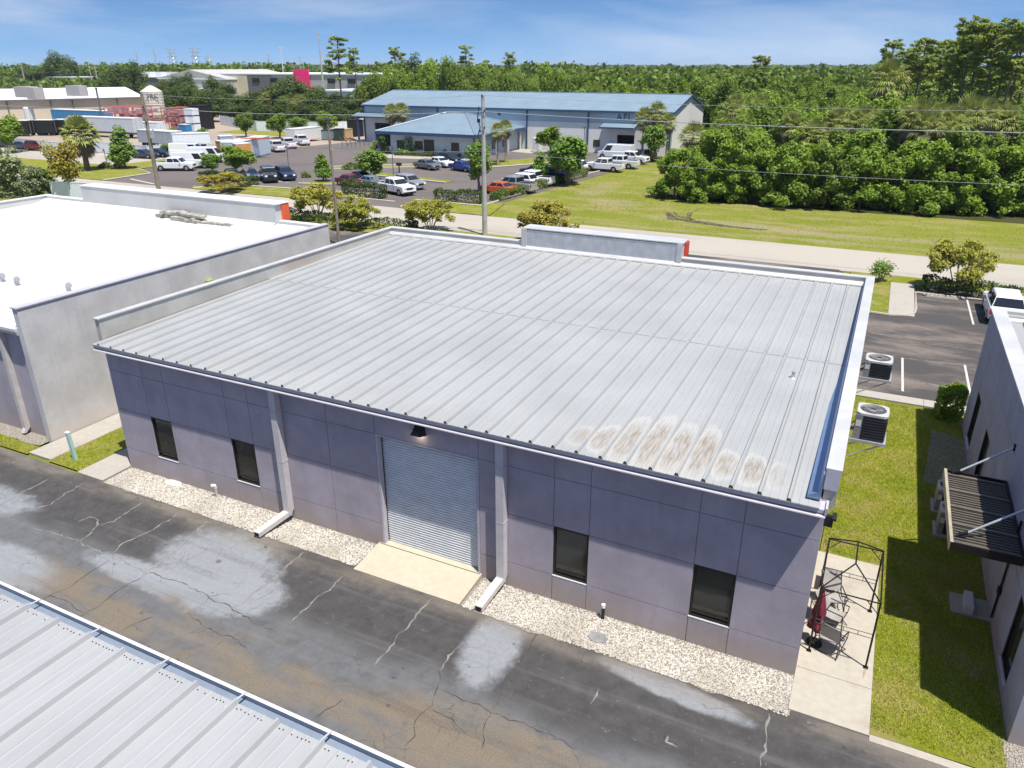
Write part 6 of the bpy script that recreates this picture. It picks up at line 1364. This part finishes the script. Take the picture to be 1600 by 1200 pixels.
g = MB(); g.add([(xa,254.6,tp+.5),(xb,254.6,tp+.5),(xm,254.6,tp+4.2),(xa,305,tp+.5),(xb,305,tp+.5),(xm,305,tp+4.2)],[(0,1,2),(1,4,5,2),(0,2,5,3)]); g.build('gable', m_greysiding, o); g = MB(); g.box(xa+3,251,1,xb-6,254.8,4.2); g.box(xa+2.5,250.8,4.2,xb-5.5,254.9,4.6); g.build('canopy', m_white, o)
o, xa, xb, tp = farbox('industrial_building','beige and charcoal factory with a magenta panel far behind the oaks',345,645,152,117,262,m_greysiding,55)
for f0,f1,m_,nm in ((.0,.17,m_tan,'pale_wall_panel'),(.17,.30,m_darkgrey,'charcoal_panel')): g = MB(); g.box(xa+(xb-xa)*f0,261.7,-.1,xa+(xb-xa)*f1,261.99,tp-.4); g.build(nm, m_, o)
a = atY(456,100,261).x; b = atY(482,100,261).x; zt_ = atY(470,108,261).z; g = MB(); g.box(a+.3,260.9,-.1,b-.6,261.6,zt_); g.build('magenta_panel', m_pink, o)
for k in range(8):
    x = xa+(xb-xa)*(.20+.10*k)
    if a-4 < x < b+1: continue
    z1_ = atY(400,122,261).z; g = MB(); g.box(x,261.4,z1_-1.8,x+4,261.69,z1_); g.build('window', m_dark, o)
o, xa, xb, tp = farbox('industrial_building','white roofed building low behind the lone pine',500,545,152,143,225,m_vinyl,24)
o, xa, xb, tp = farbox('industrial_building','pale long building on the horizon right of the magenta panel',450,660,112,101,520,simple('far_pale_wall', (.45,.5,.55), .7),40)
for i,(x0,x1,yb,yt,Y) in enumerate(((0,14,138,124,330),(62,72,128,122,340),(75,115,138,121,300),(24,52,124,120,420),(0,24,118,114,520),(178,200,120,115,420))): farbox('distant_house',('tan house at the left edge beyond the warehouse roof','small pale house between trees beyond the warehouse','cream house with a white roof behind the tree row','low grey roofed house in the far suburb','faint white building at the far left horizon','white building glimpsed left of the long factory')[i],x0,x1,yb,yt,Y,m_tan if i in (0,2) else m_vinyl,14)
def mast(px_, ty, Y, r_, label, name='steel_mast', head=True):
    q = atY(px_, ty, Y); t = pole_thing(name, label, 'mast', (q.x,Y,0), (q.x,Y,q.z), r_*1.4, r_*.7, m_pole)
    if head: g = MB(); g.bar((q.x-1.6,Y,q.z-.8),(q.x+1.6,Y,q.z-.8),.2); g.bar((q.x-1.2,Y,q.z-2.6),(q.x+1.2,Y,q.z-2.6),.2); g.build('crossarm', m_pole, t)
mast(497,48,240,.30,'tallest thin mast left of the lone pine', head=False); mast(438,72,300,.25,'thin mast left of the magenta panel'); mast(240,77,330,.3,'dark pole above the trees, left of the lattice towers'); mast(212,80,330,.22,'thin pole left of the dark pole on the skyline')
mast(32,98,260,.28,'pale pole standing before the far suburb'); mast(138,98,300,.25,'left one of two pale poles beyond the tan warehouse'); mast(147,99,310,.25,'right one of two pale poles beyond the tan warehouse'); mast(3,97,330,.25,'pale pole at the left edge of the horizon'); mast(419,84,330,.2,'short thin mast above the white factory roof'); mast(468,87,340,.18,'faint mast just above the magenta panel')
mast(520,86,300,.2,'short mast right of the tallest thin mast')
def lattice(px_, ty, Y, label):
    q = atY(px_, ty, Y); h = q.z; t = thing('lattice_tower', label, 'pylon', (q.x,Y,0)); g = MB(); wb_, wt_ = 4.5, 1.0; n = 9
    L4 = lambda f: [(q.x+sx*(wb_+(wt_-wb_)*f), Y+sy*(wb_+(wt_-wb_)*f), h*f) for sx,sy in ((-1,-1),(1,-1),(1,1),(-1,1))]
    for i in range(n):
        a4, b4 = L4(i/n), L4((i+1)/n)
        for k in range(4): g.bar(a4[k],b4[k],.34); g.bar(a4[k],b4[(k+1)%4],.2); g.bar(a4[(k+1)%4],b4[k],.2)
    g.build('lattice', m_galv, t)
    for f in (.74,.86,.97): g = MB(); g.bar((q.x-8,Y,h*f),(q.x+8,Y,h*f),.34); g.bar((q.x-8,Y,h*f),(q.x,Y,h*f+2),.2); g.bar((q.x+8,Y,h*f),(q.x,Y,h*f+2),.2); g.build('crossarm', m_galv, t)
lattice(267,76,620,'left lattice pylon on the skyline'); lattice(303,75,620,'right lattice pylon on the skyline'); lattice(326,88,800,'small faint lattice pylon right of the two larger ones')

# ------------------------------------------------------------------ small things by the buildings
# grill gazebo frame
gz = thing('gazebo_frame', 'bare black steel gazebo frame without canopy on the side patio', 'gazebo', (25.15,2.3,.045))
GX = (24.47,25.84); GY = (1.07,3.45); gh = 2.08
for x in GX:
    for y in GY:
        g = MB(); g.tube([(x,y,.045),(x,y,gh)], .026, 6); lg = g.build('post', m_bronze, gz); g = MB(); g.box(x-.06,y-.06,.045,x+.06,y+.06,.055); g.build('foot_plate', m_bronze, lg)
def railbar(a, b, nm='eave_rail'): g = MB(); g.tube([a,b], .020, 6); g.build(nm, m_bronze, gz)
for z in (gh-.02,):
    for x in GX: railbar((x,GY[0],z),(x,GY[1],z))
    for y in GY: railbar((GX[0],y,z),(GX[1],y,z))
pk0, pk1 = (25.155,1.75,gh+.50), (25.155,2.8,gh+.50)
railbar(pk0,pk1,'ridge_bar')
for a, b in (((GX[0],GY[0],gh),pk0),((GX[1],GY[0],gh),pk0),((GX[0],GY[1],gh),pk1),((GX[1],GY[1],gh),pk1)): railbar(a,b,'hip_bar')
for x in GX:
    for y in GY:
        sx = 1 if x < 25 else -1; sy = 1 if y < 2 else -1; g = MB(); g.tube([(x,y,gh-.35),(x+sx*.3,y,gh-.03)], .012, 5); g.tube([(x,y,gh-.35),(x,y+sy*.3,gh-.03)], .012, 5); g.build('knee_brace', m_bronze, gz)
for y in GY:
    g = MB()
    for z in (.98,1.10): g.tube([(GX[0],y,z),(GX[1],y,z)], .010, 5)
    for k in range(5): x = GX[0]+(GX[1]-GX[0])*k/4; g.tube([(x,y,.98),(x,y,1.10)], .008, 5)
    g.build('shelf_rail', m_bronze, gz)
M = NT('rust_stain'); M.base(M.mix(M.noise(6,4,.6), (.33,.17,.07), (.34,.28,.20))); M.rough(.9)
g = MB(); g.add([(25.82,1.06,.0495),(25.87,1.02,.0495),(25.84,.80,.0495),(25.80,.60,.0495),(25.79,.85,.0495)],[(4,3,2,1,0)]); struct('rust_stain', g, M.m)
# folding camp chairs
def camp_chair(label, loc, rz, lean=.35):
    t = thing('folding_chair', label, 'chair', loc, rz, 'folding chairs on the side patio'); w2 = .25
    def P(nm, mb, m, par=None): return mb.build(nm, m, par or t, world=False)
    g = MB(); g.add([(-w2,-.22,.40),(w2,-.22,.40),(w2,.0,.375),(w2,.22,.40),(-w2,.22,.40),(-w2,.0,.375)],[(0,1,2,5),(5,2,3,4)]); g.add([(-w2,-.22,.39),(w2,-.22,.39),(w2,.0,.365),(w2,.22,.39),(-w2,.22,.39),(-w2,.0,.365)],[(5,2,1,0),(4,3,2,5)]); P('seat', g, m_fabric)
    g = MB(); g.hexa([(-w2,.22,.50),(w2,.22,.50),(w2,.235,.50),(-w2,.235,.50)],[(-w2,.22+lean,.98),(w2,.22+lean,.98),(w2,.235+lean,.98),(-w2,.235+lean,.98)]); P('backrest', g, m_fabric)
    for s in (-1,1):
        x = s*(w2+.02)
        g = MB(); g.tube([(x,-.30,0),(x,.24,.46),(x,.23+lean,1.0)], .013, 6); P('leg', g, m_black)
        g = MB(); g.tube([(x,.32,0),(x,-.24,.42)], .013, 6); P('leg', g, m_black)
        g = MB(); g.tube([(x,-.26,.62),(x,.24,.64)], .016, 6); g.tube([(x,-.24,.42),(x,-.26,.62)], .011, 6); P('armrest', g, m_black)
    g = MB(); g.tube([(-w2-.02,-.24,.42),(w2+.02,-.24,.42)], .012, 6); g.tube([(-w2-.02,.28,.04),(w2+.02,.28,.04)], .012, 6); P('stretcher', g, m_black); return t
camp_chair('grey folding chair nearest the street, tilted beside the folded burgundy umbrella', (24.98,1.35,.045), R(160), .12)
camp_chair('grey folding chair in the middle of the patio, turned toward the lawn', (24.95,2.35,.045), R(75), .30)
camp_chair('grey folding chair by the wall at the back of the patio', (24.85,3.05,.045), R(20), .25)
bt = thing('low_table', 'dark low square table at the back corner of the patio', 'table', (24.72,4.1,.045)); g = MB(); g.box(24.45,3.75,.42,25.0,4.45,.46); g.build('tabletop', m_darkgrey, bt)
for x,y in ((24.49,3.79),(24.96,3.79),(24.49,4.41),(24.96,4.41)): g = MB(); g.tube([(x,y,.045),(x,y,.42)], .018, 6); g.build('leg', m_black, bt)
um = thing('folded_umbrella', 'folded burgundy patio umbrella leaning by the gazebo post at the wall corner', 'umbrella', (24.62,1.42,.045)); g = MB(); g.tube([(24.62,1.42,.045),(24.58,1.46,2.15)], .02, 8); g.build('pole', m_black, um)
r = np.random.default_rng(3); g = MB(); k = 16; vs = []; fs = []; rings = [(2.10,.03),(1.9,.06),(1.55,.12),(1.2,.17),(.95,.12),(.8,.19),(.62,.22),(.55,.10)]
for i,(z,rr_) in enumerate(rings):
    for q in range(k): a = 2*math.pi*q/k; f = rr_*(1+.38*math.sin(q*math.pi/2*1.0+i*.2)*(1 if z < 2 else 0)); vs.append((24.62-.04*(z/2.15)+f*math.cos(a), 1.42+.04*(z/2.15)+f*math.sin(a), z))
for i in range(len(rings)-1):
    for q in range(k): fs.append((i*k+q,(i+1)*k+q,(i+1)*k+(q+1)%k,i*k+(q+1)%k))
g.add(vs, fs); g.build('canopy', m_burg, um, smooth=True)
g = MB(); g.lathe([(.24,0),(.24,.05),(.08,.09),(.04,.2)], (24.62,1.42,.045), 16); g.build('base', m_black, um); um.scale = (.85,.85,.86); um.location.x -= .06
# air conditioners
m_acbody = simple('condenser_dark', (.035,.035,.04), .5); m_acgrey = simple('condenser_grey', (.22,.225,.23), .5); m_actop = simple('condenser_top', (.42,.42,.41), .5)
def condenser(label, c, sx, sy, h, bracket=True, grp=None, rz=0.0):
    x, y, z = c; t = thing('air_conditioner', label, 'air conditioner', c, rz, grp)
    def P(nm, mb, m, par=None): return mb.build(nm, m, par or t, world=False)
    a, b = sx/2, sy/2
    g = MB(); g.box(-a+.02,-b+.02,.04,a-.02,b-.02,h-.08); P('coil', g, m_acbody)
    lv = MB(); n = int(h/.10)
    for i in range(n): z0 = .08+i*(h-.2)/n; lv.box(-a*.55,-b-.004,z0,a,-b+.019,z0+.028); lv.box(a-.019,-b,z0+.001,a+.004,b,z0+.029); lv.box(-a,b-.019,z0,a,b+.004,z0+.028)
    P('louvres', lv, bpy.data.materials.get('condenser_louvre') or simple('condenser_louvre', (.03,.03,.034), .5))
    g = MB(); g.box(-a-.002,-b-.006,.04,-a*.56,b,h-.08); s_ = P('service_panel', g, m_acgrey); g = MB(); g.box(-a*.95,-b-.012,h*.5,-a*.62,-b-.007,h*.72); P('label_plate', g, m_white, s_)
    n = 28; vs = []; fs = []; rr_ = min(a,b)*.90
    def sq(q, k): 
        ca, sa = math.cos(q), math.sin(q); m_ = max(abs(ca)/(a*k), abs(sa)/(b*k)); rad = 1/m_; lim = math.hypot(a*k,b*k)*.90; rad = min(rad, lim); return ca*rad, sa*rad
    for q in range(n):
        an = 2*math.pi*q/n; o0 = sq(an,1.02); vs += [(o0[0],o0[1],h-.09),(o0[0],o0[1],h-.02),(o0[0]*.95,o0[1]*.95,h),(rr_*math.cos(an),rr_*math.sin(an),h),(rr_*.97*math.cos(an),rr_*.97*math.sin(an),h-.10)]
    for q in range(n):
        q2 = (q+1)%n
        for k in range(4): fs.append((q*5+k,q2*5+k,q2*5+k+1,q*5+k+1))
    g = MB(); g.add(vs, fs); P('top_cover', g, m_actop)
    g = MB(); g.lathe([(rr_*.96,h-.13),(.0,h-.128)], (0,0,0), 20); P('fan_well', g, m_dark)
    g = MB()
    for k in range(4):
        an = k*math.pi/2+.4; ca, sa = math.cos(an), math.sin(an); ta_ = rr_*.9
        g.hexa([(ca*.06-sa*-.05,sa*.06+ca*-.05,h-.10),(ca*ta_-sa*-.13,sa*ta_+ca*-.13,h-.11),(ca*ta_-sa*.13,sa*ta_+ca*.13,h-.075),(ca*.06-sa*.05,sa*.06+ca*.05,h-.085)],[(ca*.06-sa*-.05,sa*.06+ca*-.05,h-.095),(ca*ta_-sa*-.13,sa*ta_+ca*-.13,h-.105),(ca*ta_-sa*.13,sa*ta_+ca*.13,h-.07),(ca*.06-sa*.05,sa*.06+ca*.05,h-.08)])
    g.lathe([(.09,h-.11),(.09,h-.05)], (0,0,0), 12); P('fan', g, m_acgrey)
    g = MB(); n = 20
    for k in range(n): an = 2*math.pi*k/n; g.tube([(.08*math.cos(an),.08*math.sin(an),h-.004),(rr_*math.cos(an),rr_*math.sin(an),h-.004)], .004, 4)
    for q in (.3,.5,.7,.9): g.tube([(rr_*q*math.cos(2*math.pi*k/24),rr_*q*math.sin(2*math.pi*k/24),h-.003) for k in range(25)], .004, 4)
    P('fan_guard', g, m_acgrey)
    if bracket:
        g = MB(); g.box(-a-.22,-b-.06,-.05,a+.06,-b+.06,.03); g.box(-a-.22,b-.06,-.05,a+.06,b+.06,.03); g.box(a-.02,-b+.061,-.05,a+.06,b-.061,.029); br_ = P('wall_bracket', g, m_galv)
        for yy in (-b,b): g = MB(); g.tube([(-a-.2,yy,-.65),(a-.05,yy,-.05)], .02, 6); P('bracket_strut', g, m_galv, br_)
        g = MB(); g.tube([(-a,0,.2),(-a-.10,.05,.12),(-a-.24,.05,.3)], .03, 6); g.tube([(-a,.15,.35),(-a-.12,.2,.2),(-a-.24,.2,.4)], .02, 6); P('pipe', g, m_black)
    else:
        g = MB(); g.box(-a-.08,-b-.08,-.1,a+.08,b+.08,.0); P('pad', g, M_KERB)
GA = 'condensers on the main building side wall'
condenser('tall white-topped condenser on the wall bracket, nearer one beside the lawn', (24.98,6.25,4.10), .84, .80, .88, True, GA)
condenser('shorter condenser on the wall bracket, farther one above the rear parking lot', (24.99,10.75,4.38), .84, .80, .66, True, GA)
GB_ = 'condensers on the ground under the awning'
condenser('ground condenser in the shade, farther of two half hidden by the steel canopy', (27.95,10.4,.1), .74, .74, .86, False, GB_)
condenser('ground condenser in the shade, nearer of two half hidden by the steel canopy', (27.98,8.85,.1), .74, .74, .86, False, GB_)
# pipes and covers in the gravel
t = thing('marker_pipe', 'tilted pale green utility marker post in the lawn left of the main building', 'post', (-2.4,-.58,0)); g = MB(); g.hexa([(-2.47,-.64,-.1),(-2.33,-.64,-.1),(-2.33,-.52,-.1),(-2.47,-.52,-.1)],[(-2.52,-.66,1.22),(-2.38,-.66,1.22),(-2.38,-.54,1.22),(-2.52,-.54,1.22)]); g.build('post', m_teal, t); g = MB(); g.hexa([(-2.53,-.67,1.222),(-2.37,-.67,1.222),(-2.37,-.53,1.222),(-2.53,-.53,1.222)],[(-2.51,-.65,1.26),(-2.39,-.65,1.26),(-2.39,-.55,1.26),(-2.51,-.55,1.26)]); g.build('cap', m_pvc, t)
def stub(x, y, h, label, hook=False):
    t = thing('drain_pipe', label, 'pipe', (x,y,0)); g = MB(); g.tube([(x,y,-.05),(x,y,h)], .05, 10); g.build('pipe', m_trim if hook else m_black, t)
    g = MB(); g.tube([(x,y,h-.02),(x+.01,y-.02,h+.09),(x-.09,y-.09,h+.10)] if hook else [(x,y,h),(x,y,h+.10)], .058, 10); g.build('elbow' if hook else 'cap', m_pvc, t)
p = at(344,772); stub(4.65,-.16,.42,'short white elbow vent pipe in the gravel between the two left windows', True); stub(19.18,-.14,.42,'short drain pipe with a white cap in the gravel between the two right windows')
p = at(934,998); g = MB(); g.prism([(p.x+.28*math.cos(a), p.y+.20*math.sin(a)) for a in np.linspace(.3,6.58,9)[:-1]], -.02, .055); tag(g.build('meter_cover', simple('cover_grey', (.22,.22,.22), .8, var=.2)), 'flat grey meter box cover at the edge of the gravel', 'cover')
p = at(271,756); g = MB(); g.prism([(p.x+.40*math.cos(a), p.y+.20*math.sin(a)) for a in np.linspace(0,6.28,11)[:-1]], -.02, .05); tag(g.build('splash_block', simple('block_pale', (.48,.46,.43), .85, var=.1)), 'pale flat concrete patch in the gravel under the left window', 'concrete block')
# pile of roofing panels on the white roof
rr = random.Random(12); q = Vector((-15.2,17.2,5.27))
for k,(dx,dy,L_,W2,z,h_,a) in enumerate(((-1.2,.3,2.2,.8,0,.26,.1),(.5,-.1,2.4,.8,0,.24,-.05),(-.9,.2,1.7,.7,.27,.22,.15),(.9,.1,2.0,.6,.25,.2,-.1),(2.9,-.1,2.6,.45,0,.14,.03))):
    g = MB(); ux = Vector((math.cos(a),math.sin(a),0)); uy = Vector((-ux.y,ux.x,0)); n = 7
    for i in range(n): 
        c_ = q+Vector((dx,dy,0))+ux*((i+.5)/n-.5)*L_; s_ = rr.uniform(.75,1.0); obox(g, (c_.x,c_.y), ux, L_/n*.98, W2*s_, q.z+z, q.z+z+h_*rr.uniform(.7,1))
    tag(g.build('roofing_bundle', bpy.data.materials.get('debris') or simple('debris', (.34,.32,.28), .9, var=.45, scale=3, bump=.5, bscale=9)), ('lower left weathered bundle in the pile on the white roof','lower middle weathered bundle in the pile on the white roof','upper left bundle lying on top of the pile','upper right bundle lying on top of the pile','flat strip trailing off the right end of the pile')[k], 'bundle', 'weathered bundles piled on the white roof')
# gravel stones and grass blades near the camera
r = np.random.default_rng(21)
def stones(name, n, x0, x1, y0, y1, label):
    x = r.uniform(x0,x1,n); y = y1-(y1-y0)*r.random(n)**.8; z = .02+ (y+1.3)*.012; s = r.uniform(.012,.032,n)
    D = np.array([(1,0,0),(0,1,0),(-1,0,0),(0,-1,0),(0,0,.75),(0,0,-.6)], float); R_ = r.uniform(.7,1.3,(n,6,1)); V = np.stack([x,y,z],1)[:,None,:]+D[None]*R_*s[:,None,None]
    F_ = np.array([(0,1,4),(1,2,4),(2,3,4),(3,0,4)]); Q = (np.arange(n)[:,None,None]*6+F_[None]).reshape(-1,3)
    M = bpy.data.materials.get('loose_stones')
    if not M:
        N_ = NT('loose_stones'); a = N_.n('ShaderNodeAttribute', attribute_name='tint').outputs['Fac']; N_.base(N_.mix(a, (.33,.295,.245), (.53,.50,.45))); N_.rough(.85); M = N_.m
    o = np_mesh(name, V, Q, M, np.repeat(np.clip(r.random(n)**.7-.45*np.clip(np.sin(x*.9+1)*np.sin(x*2.3)+(-.75-y)*1.1,0,1),0,1),4), None, 3); tag(o, label, 'gravel', kind='stuff')
stones('gravel', 14000, .1, 11.5, -1.25, -.03, 'pale river gravel strip along the left half of the front wall'); stones('gravel', 12000, 15.4, 24.25, -1.42, -.03, 'pale river gravel strip along the right half of the front wall')
def blades(name, n, rects, label, m, h=.055, wd=.012):
    ar_ = np.array([(a[2]-a[0])*(a[3]-a[1]) for a in rects]); k = r.choice(len(rects), n, p=ar_/ar_.sum()); rc = np.array(rects)[k]; x = r.uniform(rc[:,0],rc[:,2]); y = r.uniform(rc[:,1],rc[:,3])
    a = r.uniform(0,6.28,n); hh = h*r.uniform(.5,1.4,n); wv2 = wd; dx, dy = np.cos(a)*wv2, np.sin(a)*wv2; lx, ly = r.normal(0,.03,n), r.normal(0,.03,n); z = np.full(n,.02)
    V = np.stack([np.stack([x-dx,y-dy,z],1),np.stack([x+dx,y+dy,z],1),np.stack([x+lx,y+ly,z+hh],1)],1); tt = np.clip(.45+.38*np.sin(x*1.7+np.sin(y*1.1)*2)*np.cos(y*.9+np.sin(x*2.3))+.15*np.sin(x*5.1+y*3.7)+r.normal(0,.24,n),0,1)
    o = np_mesh(name, V, np.arange(n*3).reshape(-1,3), m, tt, None, 3); tag(o, label, 'grass', kind='stuff')
lf_grass = leaf('grass_blades', (.20,.28,.018), (.53,.51,.045), (.38,.41,.028), dead=(.55,.45,.20))
blades('grass', 70000, [(26.05,-.95,28.8,19.4),(24.35,5.95,26.05,19.4)], 'mown yellow-green grass between the main building and the right building', lf_grass)
blades('grass', 16000, [(-3.28,-1.05,-1.47,8),(-1.45,1.3,-.05,8),(-9,-1.08,-4.7,-.5)], 'short green grass between the white-roofed and main buildings', lf_grass)

lf_verge = leaf('verge_blades', (.24,.28,.03), (.50,.48,.08), (.38,.38,.05), dead=(.50,.40,.20))
blades('grass', 9000, [(-14,52.6,46,61),(-12,61,40,69),(-13,69,0,92),(-4,61,3,74)], 'rough mown grass of the wide verge between the road and the woods', lf_verge, .10, .03)

# ------------------------------------------------------------------ the air
hz = MB(); hz.box(-3990,-390,-1.2,2990,6990,48); hzm = bpy.data.materials.new('air_haze'); hzm.use_nodes = True; hn = hzm.node_tree; hn.nodes.clear()
ho = hn.nodes.new('ShaderNodeOutputMaterial'); pv = hn.nodes.new('ShaderNodeVolumePrincipled'); pv.inputs['Color'].default_value = (.80,.88,1.0,1); pv.inputs['Density'].default_value = .00010; pv.inputs['Anisotropy'].default_value = .2
hn.links.new(pv.outputs[0], ho.inputs['Volume']); tag(hz.build('haze', hzm), 'faint bluish haze over the distant trees', 'haze', kind='stuff')
